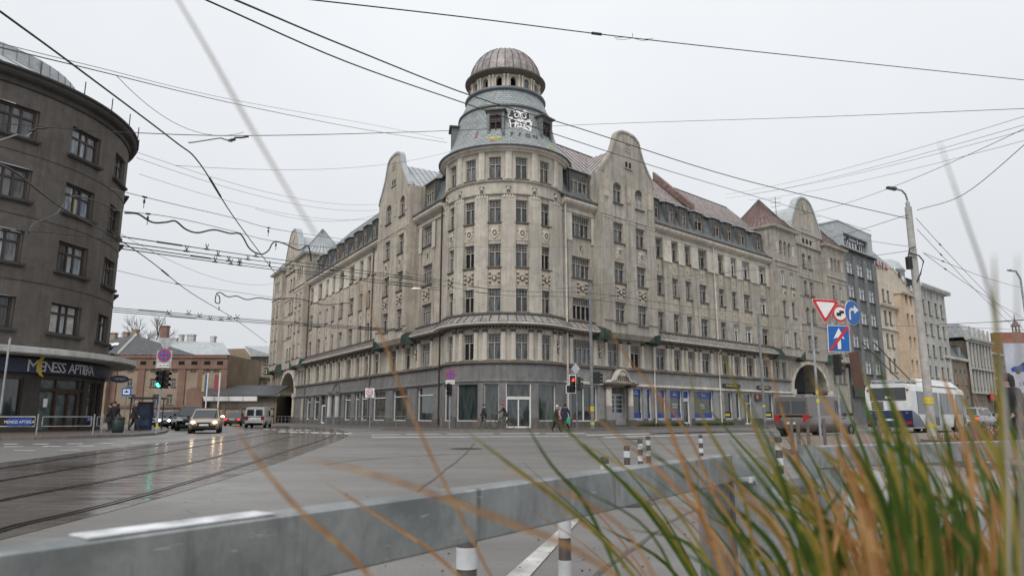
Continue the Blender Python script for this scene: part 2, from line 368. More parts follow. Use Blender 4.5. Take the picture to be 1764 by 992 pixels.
def asphalt():
    m, t, b = nodes('wet_asphalt')
    fine = noise(t, 70, 4, rough=0.9); big = noise(t, 0.16, 5, rough=0.6); mid = noise(t, 1.3, 5)
    col = mixc(t, ramp(t, fine, 0.38, 0.62), (0.080, 0.075, 0.070), (0.35, 0.333, 0.312))
    col = mixc(t, ramp(t, big, 0.35, 0.65), col, (0.115, 0.110, 0.104))
    st = ramp(t, noise(t, 0.7, 4, stretch=(0.25, 2.2, 1)), 0.5, 0.75)
    m2 = t.nodes.new('ShaderNodeMath'); m2.operation = 'MULTIPLY'; m2.inputs[1].default_value = 0.35; t.links.new(st, m2.inputs[0])
    col = mixc(t, m2.outputs[0], col, (0.26, 0.25, 0.235))
    crk = t.nodes.new('ShaderNodeTexVoronoi'); crk.feature = 'DISTANCE_TO_EDGE'; crk.inputs['Scale'].default_value = 0.22
    tcn = t.nodes.new('ShaderNodeTexCoord'); nn = t.nodes.new('ShaderNodeTexNoise'); nn.inputs['Scale'].default_value = 0.8; nn.inputs['Detail'].default_value = 6
    t.links.new(tcn.outputs['Object'], nn.inputs['Vector']); va = t.nodes.new('ShaderNodeVectorMath'); va.operation = 'MULTIPLY_ADD'
    va.inputs[1].default_value = (1.6, 1.6, 0); t.links.new(nn.outputs['Color'], va.inputs[0]); t.links.new(tcn.outputs['Object'], va.inputs[2]); t.links.new(va.outputs[0], crk.inputs['Vector'])
    cf = t.nodes.new('ShaderNodeMapRange'); cf.inputs[1].default_value = 0.001; cf.inputs[2].default_value = 0.005; cf.inputs[3].default_value = 0.4; cf.inputs[4].default_value = 0
    t.links.new(crk.outputs['Distance'], cf.inputs[0]); col = mixc(t, cf.outputs[0], col, (0.03, 0.029, 0.028))
    pv = t.nodes.new('ShaderNodeTexVoronoi'); pv.inputs['Scale'].default_value = 0.11; t.links.new(va.outputs[0], pv.inputs['Vector'])
    bw = t.nodes.new('ShaderNodeRGBToBW'); t.links.new(pv.outputs['Color'], bw.inputs[0])
    pf = t.nodes.new('ShaderNodeMapRange'); pf.inputs[1].default_value = .62; pf.inputs[2].default_value = .66; pf.inputs[3].default_value = 0; pf.inputs[4].default_value = .4; t.links.new(bw.outputs[0], pf.inputs[0])
    col = mixc(t, pf.outputs[0], col, (0.075, 0.072, 0.068))
    tt = ramp(t, noise(t, 1.0, 3, stretch=(0.05, 1.1, 1)), 0.52, 0.62); m3 = t.nodes.new('ShaderNodeMath'); m3.operation = 'MULTIPLY'; m3.inputs[1].default_value = .3; t.links.new(tt, m3.inputs[0])
    col = mixc(t, m3.outputs[0], col, (0.10, 0.096, 0.09))
    t.links.new(col, b.inputs['Base Color'])
    r = t.nodes.new('ShaderNodeMapRange'); r.inputs[1].default_value = 0.38; r.inputs[2].default_value = 0.66; r.inputs[3].default_value = 0.34; r.inputs[4].default_value = 0.62
    t.links.new(big, r.inputs[0]); t.links.new(r.outputs[0], b.inputs['Roughness']); b.inputs['Specular IOR Level'].default_value = 0.45
    bump(t, b, fine, 0.35, 0.006); return m
M['asphalt'] = asphalt()
def wetslab():
    m, t, b = nodes('wet_concrete_slab')
    f = ramp(t, noise(t, 0.35, 5, stretch=(0.5, 1.6, 1)), 0.4, 0.62); g = ramp(t, noise(t, 2.5, 5, stretch=(0.3, 2.5, 1)), 0.4, 0.7)
    oi = t.nodes.new('ShaderNodeObjectInfo')
    col = mixc(t, f, (0.15, 0.13, 0.115), (0.075, 0.048, 0.034)); col = mixc(t, g, col, (0.085, 0.073, 0.064))
    col = mixc(t, ramp(t, oi.outputs['Random'], 0, 2.2), col, (0.16, 0.15, 0.14))
    t.links.new(col, b.inputs['Base Color'])
    r = t.nodes.new('ShaderNodeMapRange'); r.inputs[3].default_value = 0.10; r.inputs[4].default_value = 0.36
    t.links.new(g, r.inputs[0]); t.links.new(r.outputs[0], b.inputs['Roughness'])
    bump(t, b, noise(t, 4, 5), 0.12, 0.012); return m
M['slab'] = wetslab()
M['rail'] = simple('steel_rail', (0.055, 0.045, 0.04), 0.28, 0.7)
M['paint_road'] = simple('road_paint_worn', (0.42, 0.41, 0.39), 0.6, var=0.25, scale=3)
def paving(name, c, mort, bw, rh):
    m, t, b = nodes(name)
    tcn = t.nodes.new('ShaderNodeTexCoord'); bt = t.nodes.new('ShaderNodeTexBrick'); t.links.new(tcn.outputs['Object'], bt.inputs['Vector'])
    bt.inputs['Scale'].default_value = 1; bt.inputs['Brick Width'].default_value = bw; bt.inputs['Row Height'].default_value = rh; bt.inputs['Mortar Size'].default_value = 0.01
    bt.inputs['Color1'].default_value = c4(c); bt.inputs['Color2'].default_value = c4(tuple(x * 0.8 for x in c)); bt.inputs['Mortar'].default_value = c4(mort)
    col = mixc(t, ramp(t, noise(t, 0.5, 5), 0.4, 0.65), bt.outputs[0], tuple(x * 0.6 for x in c))
    t.links.new(col, b.inputs['Base Color']); b.inputs['Roughness'].default_value = 0.5; bump(t, b, bt.outputs[1], 0.3, -0.01); return m
M['paving'] = paving('paving_brown', (0.165, 0.125, 0.105), (0.08, 0.07, 0.06), 0.2, 0.1)
M['paving_pink'] = paving('paving_pink', (0.24, 0.165, 0.13), (0.12, 0.1, 0.09), 0.2, 0.1)
M['kerb'] = simple('kerb_stone', (0.16, 0.15, 0.14), 0.6)
def galv():
    m, t, b = nodes('galvanised_steel')
    f = ramp(t, noise(t, 8, 6, stretch=(1, 1, 0.6), rough=0.7), 0.35, 0.7); g = ramp(t, noise(t, 3.5, 5, stretch=(1, 1, 1.5)), 0.5, 0.66)
    col = mixc(t, f, (0.22, 0.235, 0.235), (0.40, 0.415, 0.41)); col = mixc(t, g, col, (0.20, 0.215, 0.215)); dr = ramp(t, noise(t, 6, 5, stretch=(2, 2, .25)), .58, .7); col = mixc(t, dr, col, (0.16, 0.165, 0.16))
    sc = ramp(t, noise(t, 30, 4, stretch=(0.3, 0.3, 3)), 0.66, 0.72); col = mixc(t, sc, col, (0.5, 0.52, 0.53))
    t.links.new(col, b.inputs['Base Color']); b.inputs['Roughness'].default_value = 0.42; b.inputs['Metallic'].default_value = 0.55
    bump(t, b, noise(t, 12, 5), 0.15, 0.01); return m
M['galv'] = galv()
M['white_worn'] = simple('white_tape_worn', (0.56, 0.57, 0.58), .6, var=.25, scale=14)
M['galv_plain'] = simple('galvanised_pole', (0.34, 0.36, 0.37), 0.45, 0.4, 0.15, 4)
M['concrete_pole'] = simple('concrete_pole', (0.40, 0.39, 0.37), 0.8, 0, 0.12, 3, bmp=0.3)
M['pole_grey'] = simple('pole_grey_paint', (0.20, 0.21, 0.215), 0.6, 0.1, 0.15, 3)
M['wire'] = simple('wire_black', (0.022, 0.022, 0.024), 0.6); M['wire_grey'] = simple('wire_grey', (0.12, 0.12, 0.125), 0.5)
M['insul'] = simple('insulator', (0.03, 0.025, 0.022), 0.5)
M['black'] = simple('black_plastic', (0.012, 0.012, 0.013), 0.5); M['rubber'] = simple('rubber', (0.018, 0.018, 0.019), 0.8)
M['white'] = simple('white_paint', (0.78, 0.78, 0.77), 0.5, var=0.04); M['sign_red'] = simple('sign_red', (0.55, 0.025, 0.03), 0.45, var=0.05)
M['sign_blue'] = simple('sign_blue', (0.008, 0.12, 0.42), 0.45, var=0.05); M['sign_grey'] = simple('sign_back', (0.42, 0.43, 0.44), 0.5, 0.3)
M['navy'] = simple('navy_board', (0.014, 0.02, 0.06), 0.4); M['navy_film'] = simple('navy_film', (0.015, 0.05, 0.27), 0.3)
M['letter_white'] = simple('letter_white', (0.6, 0.61, 0.63), 0.5, var=0.03); M['moon'] = simple('moon_yellow', (0.62, 0.45, 0.02), 0.5, var=0.03)
M['yellow_band'] = simple('yellow_band', (0.62, 0.52, 0.05), 0.5, var=0.15)
M['silver'] = simple('hub_silver', (0.45, 0.45, 0.46), 0.35, 0.7)
M['plate'] = simple('number_plate', (0.7, 0.7, 0.68), 0.5)
def emis(name, c, s):
    m, t, b = nodes(name); b.inputs['Base Color'].default_value = c4(c); b.inputs['Emission Color'].default_value = c4(c); b.inputs['Emission Strength'].default_value = s; return m
M['e_green'] = emis('signal_green_lit', (0.05, 1.0, 0.55), 9); M['e_red'] = emis('signal_red_lit', (1.0, 0.03, 0.02), 5)
M['e_head'] = emis('headlight_warm', (1.0, 0.72, 0.36), 22); M['e_headw'] = emis('headlight_white', (0.95, 0.97, 1.0), 24); M['e_tail'] = emis('tail_lit', (1.0, 0.03, 0.02), 2.5)
M['lens_off'] = simple('signal_lens_dark', (0.02, 0.02, 0.02), 0.2); M['tail'] = simple('tail_red', (0.35, 0.015, 0.012), 0.25); M['lampclear'] = simple('lamp_clear', (0.5, 0.5, 0.5), 0.15)
def carpaint(name, c, metal=0.3, rough=0.3):
    m, t, b = nodes(name); t.links.new(mixc(t, ramp(t, noise(t, 2.5, 5), 0.4, 0.7), c, tuple(x * 0.8 for x in c)), b.inputs['Base Color'])
    b.inputs['Metallic'].default_value = metal; b.inputs['Roughness'].default_value = rough; b.inputs['Coat Weight'].default_value = 0.6; b.inputs['Coat Roughness'].default_value = 0.08; return m
def foliage(name, c1, c2, tr=0.3):
    m, t, b = nodes(name)
    g = t.nodes.new('ShaderNodeNewGeometry')
    t.links.new(mixc(t, g.outputs['Random Per Island'], c1, c2), b.inputs['Base Color']); b.inputs['Roughness'].default_value = 0.55
    b.inputs['Specular IOR Level'].default_value = 0.3
    tl = t.nodes.new('ShaderNodeBsdfTranslucent'); t.links.new(mixc(t, g.outputs['Random Per Island'], c1, c2), tl.inputs[0])
    ms = t.nodes.new('ShaderNodeMixShader'); ms.inputs[0].default_value = tr
    o = [x for x in t.nodes if x.type == 'OUTPUT_MATERIAL'][0]
    t.links.new(b.outputs[0], ms.inputs[1]); t.links.new(tl.outputs[0], ms.inputs[2]); t.links.new(ms.outputs[0], o.inputs[0]); return m
M['grass_green'] = foliage('grass_green', (0.035, 0.080, 0.012), (0.11, 0.165, 0.03), 0.35)
M['grass_olive'] = foliage('grass_olive', (0.18, 0.165, 0.03), (0.36, 0.28, 0.06), 0.35)
M['grass_dry'] = foliage('grass_dry', (0.32, 0.13, 0.04), (0.58, 0.36, 0.16), 0.35)
M['twig'] = simple('bare_twig', (0.13, 0.115, 0.10), 0.9)
# ================================================================== shared building pieces
CACHE = {}
def win_mesh(w, h, n=2, lead=True, fm='frame_old', gl='glass', tz=0.66, ft=0.075):
    key = (round(w, 2), round(h, 2), n, lead, fm, gl, tz, ft)
    if key in CACHE: return CACHE[key]
    f = MB(); y0, y1 = -0.05, 0.05
    f.box(-w / 2, -w / 2 + ft, y0, y1, 0, h); f.box(w / 2 - ft, w / 2, y0, y1, 0, h)
    f.box(-w / 2 + ft, w / 2 - ft, y0, y1, 0, ft); f.box(-w / 2 + ft, w / 2 - ft, y0, y1, h - ft, h)
    zt = h * tz if tz else h - ft
    if tz: f.box(-w / 2 + ft, w / 2 - ft, y0 - 0.02, y1, zt - 0.04, zt + 0.04)
    for k in range(1, n):
        x = -w / 2 + w * k / n; f.box(x - 0.045, x + 0.045, y0, y1, ft, zt - 0.04)
    if lead and tz:
        m = 2 * n
        for k in range(1, m):
            x = -w / 2 + w * k / m; f.box(x - 0.016, x + 0.016, -0.02, 0.02, zt + 0.04, h - ft)
        for k in (1, 2):
            z = zt + (h - zt) * k / 3; f.box(-w / 2 + ft, w / 2 - ft, -0.017, 0.017, z - 0.014, z + 0.014)
    g = MB(); g.quad(Vector((-w / 2, 0.03, 0)), Vector((w / 2, 0.03, 0)), Vector((w / 2, 0.03, zt)), Vector((-w / 2, 0.03, zt)), 0)
    g.quad(Vector((-w / 2, 0.028, zt)), Vector((w / 2, 0.028, zt)), Vector((w / 2, 0.028, h)), Vector((-w / 2, 0.028, h)), 1)
    s = MB(); s.box(-w / 2 - 0.1, w / 2 + 0.1, -0.34, -0.051, -0.09, 0.0)
    r = (f.mesh('window', M[fm]), g.mesh('pane', [M[gl], M['glass_up' if lead else gl]]), s.mesh('sill', M['trim_dark']))
    CACHE[key] = r; return r
def window(root, fr, s, z, w, h, n=2, lead=True, fm='frame_old', gl='glass', p=0.0, rec=0.22, sill=True, tz=0.66, ft=0.075, name='window'):
    a, b, c = win_mesh(w, h, n, lead, fm, gl, tz, ft); T = fr.mat(s, z, p - rec)
    o = part(name, a, root, T)
    part('pane', b, root, T, sub_of=o)
    if sill: part('sill', c, root, T, sub_of=o)
    return o
def relief_mesh(kind):
    if kind in CACHE: return CACHE[kind]
    m = MB()
    if kind == 'shield':
        m.box(-0.55, 0.55, -0.03, 0, 0, 1.3, 0)
        pts = [(-0.3, 1.0), (0.3, 1.0), (0.33, 0.55), (0.2, 0.3), (0, 0.15), (-0.2, 0.3), (-0.33, 0.55)]
        f = [Vector((x, -0.09, z)) for x, z in pts]; bk = [Vector((x * 1.15, -0.03, z)) for x, z in pts]
        m.poly(f, 1)
        for i in range(7): m.quad(f[i], f[(i + 1) % 7], bk[(i + 1) % 7], bk[i], 1)
        m.tube([(x, -0.1, z) for x, z in [(-0.42, 1.15), (-0.35, 1.0), (-0.44, 0.8)]], 0.05, 5, 1); m.tube([(x, -0.1, z) for x, z in [(0.42, 1.15), (0.35, 1.0), (0.44, 0.8)]], 0.05, 5, 1)
        m.tube([(0.16 * math.cos(a), -0.11, 0.62 + 0.2 * math.sin(a)) for a in [k * math.pi / 4 for k in range(9)]], 0.04, 5, 2)
    elif kind == 'garland':
        m.box(-0.6, 0.6, -0.03, 0, 0, 1.3, 0)
        for sx in (-1, 1):
            for k in range(6):
                z = 1.1 - k * 0.17; m.box(sx * 0.43 - 0.11, sx * 0.43 + 0.11, -0.10, -0.03, z - 0.06, z + 0.05, 2 if k % 2 else 1)
        for a in range(6):
            q = a * math.pi / 3; m.box(0.16 * math.cos(q) - 0.07, 0.16 * math.cos(q) + 0.07, -0.11, -0.03, 0.62 + 0.16 * math.sin(q) - 0.07, 0.62 + 0.16 * math.sin(q) + 0.07, 2)
        m.box(-0.1, 0.1, -0.14, -0.03, 0.5, 0.75, 1)
    elif kind == 'small':
        for a in range(5):
            q = a * 2 * math.pi / 5; m.box(0.1 * math.cos(q) - 0.06, 0.1 * math.cos(q) + 0.06, -0.08, 0, 0.13 * math.sin(q) - 0.07, 0.13 * math.sin(q) + 0.07, 2)
        m.box(-0.06, 0.06, -0.12, 0, -0.22, 0.08, 1)
    elif kind == 'panel':
        m.box(-0.45, 0.45, -0.025, 0, 0, 1.2, 0); m.box(-0.09, 0.09, -0.07, -0.025, 0.5, 0.7, 2); m.box(-0.05, 0.05, -0.09, -0.025, 0.42, 0.78, 1)
    elif kind == 'mask':
        m.lathe((0, 0, 0), [(0.0, -0.12), (0.14, -0.06), (0.17, 0.05), (0.12, 0.16), (0, 0.2)], 8, 1); m.box(-0.2, 0.2, -0.06, 0, 0.12, 0.24, 2); m.box(-0.13, 0.13, -0.08, 0, -0.42, -0.1, 2)
    elif kind == 'cartouche':
        m.tube([(0, -0.07, 0.5), (-0.12, -0.08, 0.35), (0.12, -0.09, 0.15), (-0.14, -0.09, -0.05), (0.1, -0.08, -0.25), (0, -0.07, -0.45)], 0.09, 6, 1); m.box(-0.17, 0.17, -0.05, 0, -0.5, 0.5, 2)
    me = m.mesh('relief', [M['relief'], M['cream'], M['trim_dark']]); CACHE[kind] = me; return me
def relief(root, fr, s, z, kind, p=0.0, sx=1.0):
    part('relief', relief_mesh(kind), root, fr.mat(s, z, p + 0.002) @ Matrix.Diagonal((sx, 1, 1, 1)))
def pil_mesh(w, h, cap=True):
    key = ('pil', w, h, cap)
    if key in CACHE: return CACHE[key]
    m = MB(); m.box(-w / 2 - 0.04, w / 2 + 0.04, -0.16, 0, 0, 0.16, 0); m.box(-w / 2, w / 2, -0.12, 0, 0.16, h - 0.3 if cap else h, 0)
    if cap:
        m.box(-w / 2 - 0.03, w / 2 + 0.03, -0.17, 0, h - 0.3, h - 0.22, 1); m.box(-w / 2 - 0.02, w / 2 + 0.02, -0.15, 0, h - 0.22, h - 0.06, 1)
        for k in range(3): m.box(-w / 2 + w * (k + 0.2) / 3, -w / 2 + w * (k + 0.8) / 3, -0.20, -0.15, h - 0.24, h - 0.08, 1)
        m.box(-w / 2 - 0.06, w / 2 + 0.06, -0.21, 0, h - 0.06, h, 0)
    me = m.mesh('pilaster', [M['cream'], M['trim_dark']]); CACHE[key] = me; return me
def pilaster(root, fr, s, z, w=0.32, h=2.55, p=0.0, cap=True): part('pilaster', pil_mesh(w, h, cap), root, fr.mat(s, z, p + 0.002))
def arch_fill(mb, fr, s0, s1, zs, zt, p, d, mi=0, n=14, top=None):
    """masonry between the rectangle top (at zt) and a half-ellipse springing at zs"""
    c = (s0 + s1) / 2; a = (s1 - s0) / 2; h = (zt - zs) if top is None else top - zs
    for k in range(n):
        t0 = math.pi * k / n; t1 = math.pi * (k + 1) / n
        A = (c - a * math.cos(t0), zs + h * math.sin(t0)); B = (c - a * math.cos(t1), zs + h * math.sin(t1))
        mb.quad(fr.pt(A[0], A[1], p), fr.pt(B[0], B[1], p), fr.pt(B[0], zt, p), fr.pt(A[0], zt, p), mi)
        mb.quad(fr.pt(A[0], A[1], p), fr.pt(B[0], B[1], p), fr.pt(B[0], B[1], p - d), fr.pt(A[0], A[1], p - d), mi)
def pediment(mb, fr, pts, p0, p1, mi=0, mc=1, cop=0.16):
    """pts: outline (s,z) left to right over a base; solid slab with a proud coping"""
    base = min(z for s, z in pts)
    for (a, b) in zip(pts, pts[1:]):
        mb.quad(fr.pt(a[0], base, p0), fr.pt(b[0], base, p0), fr.pt(b[0], b[1], p0), fr.pt(a[0], a[1], p0), mi)
        mb.quad(fr.pt(a[0], base, p1), fr.pt(b[0], base, p1), fr.pt(b[0], b[1], p1), fr.pt(a[0], a[1], p1), mi)
        mb.quad(fr.pt(a[0], a[1], p0 + .003), fr.pt(b[0], b[1], p0 + .003), fr.pt(b[0], b[1], p1), fr.pt(a[0], a[1], p1), mc)
    cs = sum(s for s, z in pts) / len(pts)
    L_ = []
    for i, (s, z) in enumerate(pts):
        a = pts[max(0, i - 1)]; b = pts[min(len(pts) - 1, i + 1)]
        t = Vector((b[0] - a[0], b[1] - a[1])); t.normalize(); nn = Vector((-t.y, t.x))
        L_.append(((s, z), (s + nn.x * cop * .5, z + nn.y * cop * .5), (s - nn.x * cop, z - nn.y * cop)))
    for a, b in zip(L_, L_[1:]):
        q = [fr.pt(a[2][0], a[2][1], p0 + .09), fr.pt(b[2][0], b[2][1], p0 + .09), fr.pt(b[2][0], b[2][1], p1), fr.pt(a[2][0], a[2][1], p1),
             fr.pt(a[1][0], a[1][1], p0 + .09), fr.pt(b[1][0], b[1][1], p0 + .09), fr.pt(b[1][0], b[1][1], p1 - .02), fr.pt(a[1][0], a[1][1], p1 - .02)]
        mb.hexa(q, mc)
def text_mesh(txt, size, mat, ext=0.01, align='CENTER', xs=1.0):
    cu = bpy.data.curves.new('lettering', 'FONT'); cu.body = txt; cu.size = size; cu.extrude = ext; cu.align_x = align; cu.resolution_u = 2
    o = bpy.data.objects.new('tmp', cu); COL.objects.link(o); dg = bpy.context.evaluated_depsgraph_get()
    me = bpy.data.meshes.new_from_object(o.evaluated_get(dg)); COL.objects.unlink(o); bpy.data.objects.remove(o)
    me.materials.clear(); me.materials.append(M[mat])
    if xs != 1.0:
        for v in me.vertices: v.co.x *= xs
    return me
TXT = Matrix.Rotation(math.pi / 2, 4, 'X')
def lettering(txt, size, mat, root, T, sub_of=None, name='lettering', xs=1.0, align='CENTER'):
    return part(name, text_mesh(txt, size, mat, xs=xs, align=align), root, T @ TXT, sub_of=sub_of)
def disc(mb, r, y0, y1, cx=0, cz=0, n=24, mi=0, sz=1.0):
    f = [Vector((cx + r * math.cos(2 * math.pi * k / n), y0, cz + sz * r * math.sin(2 * math.pi * k / n))) for k in range(n)]
    b = [Vector((v.x, y1, v.z)) for v in f]; mb.poly(f, mi); mb.poly(b, mi)
    for k in range(n): mb.quad(f[k], f[(k + 1) % n], b[(k + 1) % n], b[k], mi)
# ================================================================== the corner building
aL, aR = R_(-31.2), R_(47.6)
LF = Fr((-5.72, 58.55), (math.sin(aL), math.cos(aL)), (-math.cos(aL), math.sin(aL)))
RF = Fr((4.13, 57.13), (math.sin(aR), math.cos(aR)), (math.cos(aR), -math.sin(aR)))
TC = (-0.606, 59.14); TR = 5.25
TF = Arc(TC, TR, 0.0)
ta = lambda deg: R_(deg) * TR
B = thing('corner_building', (0, 60, 0), 'large weathered grey beige corner building with round domed tower and two long wings', 'building')
LEV = [(5.3, 2.06), (9.05, 1.87), (12.65, 1.87), (16.3, 1.87)]
dark = set()
rnd = random.Random(3)
def pick():
    r = rnd.random(); return 'black_hole' if r < 0.11 else ('curtain' if r < 0.17 else ('glass_pale' if r < .4 else 'glass'))
# ---- tower shaft
TW = [-56.5, -32.5, -8.5, 15.5, 39.5]
A0, A1 = -94, 72
t = MB(); ww = 1.02
holes = []
for a in TW:
    for z, h in LEV + [(19.95, 1.85)]: holes.append((ta(a) - ww / 2, ta(a) + ww / 2, z, z + h))
t.wall(TF, ta(A0), ta(A1), 5.05, 22.3, holes, 0.0, 0.27)
t.build('tower_wall', [M['plaster']], B)
g = MB()
gh = [(-67, -51, .65, 3.5), (-44.5, -22.5, .65, 3.5), (-17, -4.5, .65, 3.5), (1.5, 23, .15, 3.5), (30, 50, .65, 3.5)]
g.wall(TF, ta(A0), ta(A1), 0.12, 5.0, [(ta(a), ta(b), c, d) for a, b, c, d in gh], 0.08, 0.3)
g.sweep(TF, ta(A0), ta(A1), [(0.08, 3.62), (0.16, 3.66), (0.16, 3.74), (0.08, 3.78)])
for a, b in ((-94, -67), (-51, -44.5), (-22.5, -17), (-4.5, 1.5), (23, 30), (50, 72)):
    g.fbox(TF, ta(a) + .03, ta(b) - .03, 0.12, 0.95, 0.081, 0.2, 1)
g.build('shopfront_wall', [M['shopgrey'], M['plinth']], B)
for a, b in ((-94, 1.4), (23.1, 72)): pl = MB(); pl.fbox(TF, ta(a), ta(b), 0.12, 0.6, 0.081, 0.14); pl.build('plinth', [M['plinth']], B)
for a, b, c, d in gh:
    s = ta((a + b) / 2); w = ta(b - a)
    if a == 1.5:
        window(B, TF, s, 2.42, w, 1.1, 1, False, 'frame_white', 'glass_shop', 0.08, 0.2, False, 0)
        window(B, TF, s, 0.15, w, 2.25, 2, False, 'frame_white', 'glass_shop', 0.08, 0.2, False, 0, 0.11, 'glass_door')
        for k in (-1, 1):
            hd = MB(); hd.tube([(0.1 * k, -0.09, 0.9), (0.1 * k, -0.12, 1.0), (0.1 * k, -0.12, 1.35), (0.1 * k, -0.09, 1.45)], 0.015); part('door_handle', hd.mesh('door_handle', M['silver']), B, TF.mat(s, 0.15, -0.1))
    else:
        window(B, TF, s, c, w, d - c, 1 if w < 1.6 else 1, False, 'frame_white', 'glass_shop', 0.08, 0.24, False, 0, 0.05)
fl = TF
c = MB(); c.sweep(TF, ta(A0), ta(A1), [(0.0, 4.98), (0.2, 5.0), (0.26, 5.08), (0.22, 5.2), (0.0, 5.26)]); c.build('ledge', [M['trim_dark']], B)
def canopy(fr, s0, s1):
    c = MB(); c.sweep(fr, s0, s1, [(0.0, 7.95), (0.55, 8.0), (0.78, 8.06), (0.78, 8.2), (0.72, 8.2), (0.0, 8.14)]); c.build('canopy_cornice', [M['cream']], B)
    r = MB(); r.sweep(fr, s0, s1, [(0.80, 8.22), (0.10, 8.80), (0.0, 8.84), (0.0, 8.2)], 0)
    n = max(1, int(abs(s1 - s0) / 0.62))
    for k in range(n + 1):
        s = s0 + (s1 - s0) * k / n; r.tube([fr.pt(s, 8.24, 0.80), fr.pt(s, 8.83, 0.10)], 0.035, 4, 1)
    r.build('canopy_roof', [M['canopy_sheet'], M['seam']], B)
    m = MB(); m.sweep(fr, s0, s1, [(0.0, 8.83), (0.16, 8.85), (0.16, 8.97), (0.0, 9.0)]); m.build('string_course', [M['trim_dark']], B)
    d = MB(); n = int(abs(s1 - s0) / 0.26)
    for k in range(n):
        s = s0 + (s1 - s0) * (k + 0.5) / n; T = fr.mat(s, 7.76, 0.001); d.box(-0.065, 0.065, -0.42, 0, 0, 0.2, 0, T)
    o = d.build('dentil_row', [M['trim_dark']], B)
canopy(TF, ta(A0), ta(A1))
for i, a in enumerate(TW):
    for j, (z, h) in enumerate(LEV + [(19.95, 1.85)]):
        gl = 'black_hole' if (i, j) in ((1, 1),) else pick()
        window(B, TF, ta(a), z, ww, h, 2, True, 'frame_old', 'glass' if (i == 2 or i == 3) else gl, 0, 0.2)
    relief(B, TF, ta(a), 11.12, 'garland', 0, 0.85); relief(B, TF, ta(a), 14.8, 'shield', 0, 0.95)
pw = MB()
for a in [-68.5, -44.5, -20.5, 3.5, 27.5, 54]:
    hw = 0.58 if a != 54 else 0.95
    pw.fbox(TF, ta(a) - hw, ta(a) + hw, 9.0, 18.5, 0.001, 0.13)
    for k in (-1.5, -.5, .5, 1.5):
        T = TF.mat(ta(a) + k * 0.22, 18.45, 0.13); pw.box(-0.06, 0.06, -0.05, 0, -0.12, 0.1, 1, T)
    pilaster(B, TF, ta(a), 19.86, 0.5, 2.4, 0.0, False)
    relief(B, TF, ta(a), 19.05, 'mask', 0.0)
    for k in (-0.38, 0.38):
        if a in (-68.5,): continue
        pilaster(B, TF, ta(a) + k, 5.27, 0.33, 2.5)
pw.build('giant_pilasters', [M['plaster'], M['cream']], B)
relief(B, TF, ta(55), 6.5, 'cartouche', 0.0)
m = MB(); m.sweep(TF, ta(A0), ta(A1), [(0, 18.56), (0.17, 18.6), (0.19, 18.68), (0, 18.74)]); m.sweep(TF, ta(A0), ta(A1), [(0, 19.66), (0.14, 19.7), (0.18, 19.8), (0, 19.86)]); m.build('string_course', [M['plaster']], B)
m = MB(); m.sweep(TF, ta(A0) - 0.5, ta(A1) + .6, [(0, 22.2), (0.2, 22.25), (0.25, 22.36), (0.42, 22.42), (0.5, 22.58), (0.5, 22.66), (0, 22.7)]); m.build('cornice', [M['cream']], B)
# ---- tower roof: bell of scale tiles, lantern and dome
def lathe_uv(name, prof, mats, n, parent, c=(TC[0], TC[1], 0), a0=0.0, a1=2 * math.pi, smooth=True):
    m = MB(); m.lathe(c, prof, n, 0, a0, a1); me = m.mesh(name, mats, smooth); uv = me.uv_layers.new(name='UVMap')
    L = [0.0]
    for (r0, z0), (r1, z1) in zip(prof, prof[1:]): L.append(L[-1] + math.hypot(r1 - r0, z1 - z0))
    for poly in me.polygons:
        for li in poly.loop_indices:
            vi = me.loops[li].vertex_index; j = vi // len(prof); q = vi % len(prof)
            if j == 0 and poly.index >= (n - 1) * (len(prof) - 1): j = n
            uv.data[li].uv = (j / n * 2 * math.pi * 4.6, L[q])
    o = bpy.data.objects.new(name, me); link(o, parent); return o
bell = [(5.85, 22.62), (5.5, 22.95), (5.05, 23.6), (4.72, 24.3), (4.45, 25.1), (4.25, 26.0), (4.1, 26.75)]
lathe_uv('bell_roof', bell, [M['scales']], 72, B)
lathe_uv('bell_roof', [(4.12, 26.98), (3.85, 27.5), (3.6, 28.1), (3.42, 28.62)], [M['scales']], 72, B)
m = MB(); m.lathe((TC[0], TC[1], 0), [(4.1, 26.74), (4.24, 26.76), (4.22, 26.9), (4.05, 27.0)], 64); m.lathe((TC[0], TC[1], 0), [(3.3, 28.55), (3.62, 28.6), (3.66, 28.72), (3.6, 28.86), (3.2, 28.92)], 64)
m.lathe((TC[0], TC[1], 0), [(5.7, 22.6), (5.9, 22.6), (5.92, 22.7), (5.7, 22.78)], 72)
m.build('roof_ring', [M['seam_zinc']], B, True)
DF = Arc(TC, 3.08, 0.0); da = lambda d: R_(d) * 3.08
m = MB(); n = 15; hl = []
for k in range(n):
    a = -178 + 24 * k; hl.append((da(a) - 0.27, da(a) + 0.27, 28.95, 30.0))
m.wall(DF, da(-190), da(170), 28.85, 30.32, hl, 0, 0.4)
for h in hl: arch_fill(m, DF, h[0], h[1], 29.68, 30.001, 0.004, 0.4, 0, 8)
m.build('lantern_wall', [M['plaster']], B)
for k in range(n):
    a = -190 + 24 * k
    for e in (-0.16, 0.16):
        T = DF.mat(da(a) + e, 28.95, 0.0); key = 'col'
        if key not in CACHE:
            q = MB(); q.lathe((0, -0.06, 0), [(0.11, 0), (0.11, 0.1), (0.085, 0.14), (0.075, 1.0), (0.12, 1.06), (0.13, 1.2)], 8); CACHE[key] = q.mesh('colonnette', M['cream'], True)
        part('colonnette', CACHE[key], B, T)
    w = -178 + 24 * k
    if w in (38, 62, 86, 110, -82 + 360):
        q = MB(); q.box(-.27, .27, -.0, .04, 0, 1.05); part('shutter', q.mesh('shutter', M['roof_teal']), B, DF.mat(da(w), 28.95, -0.15))
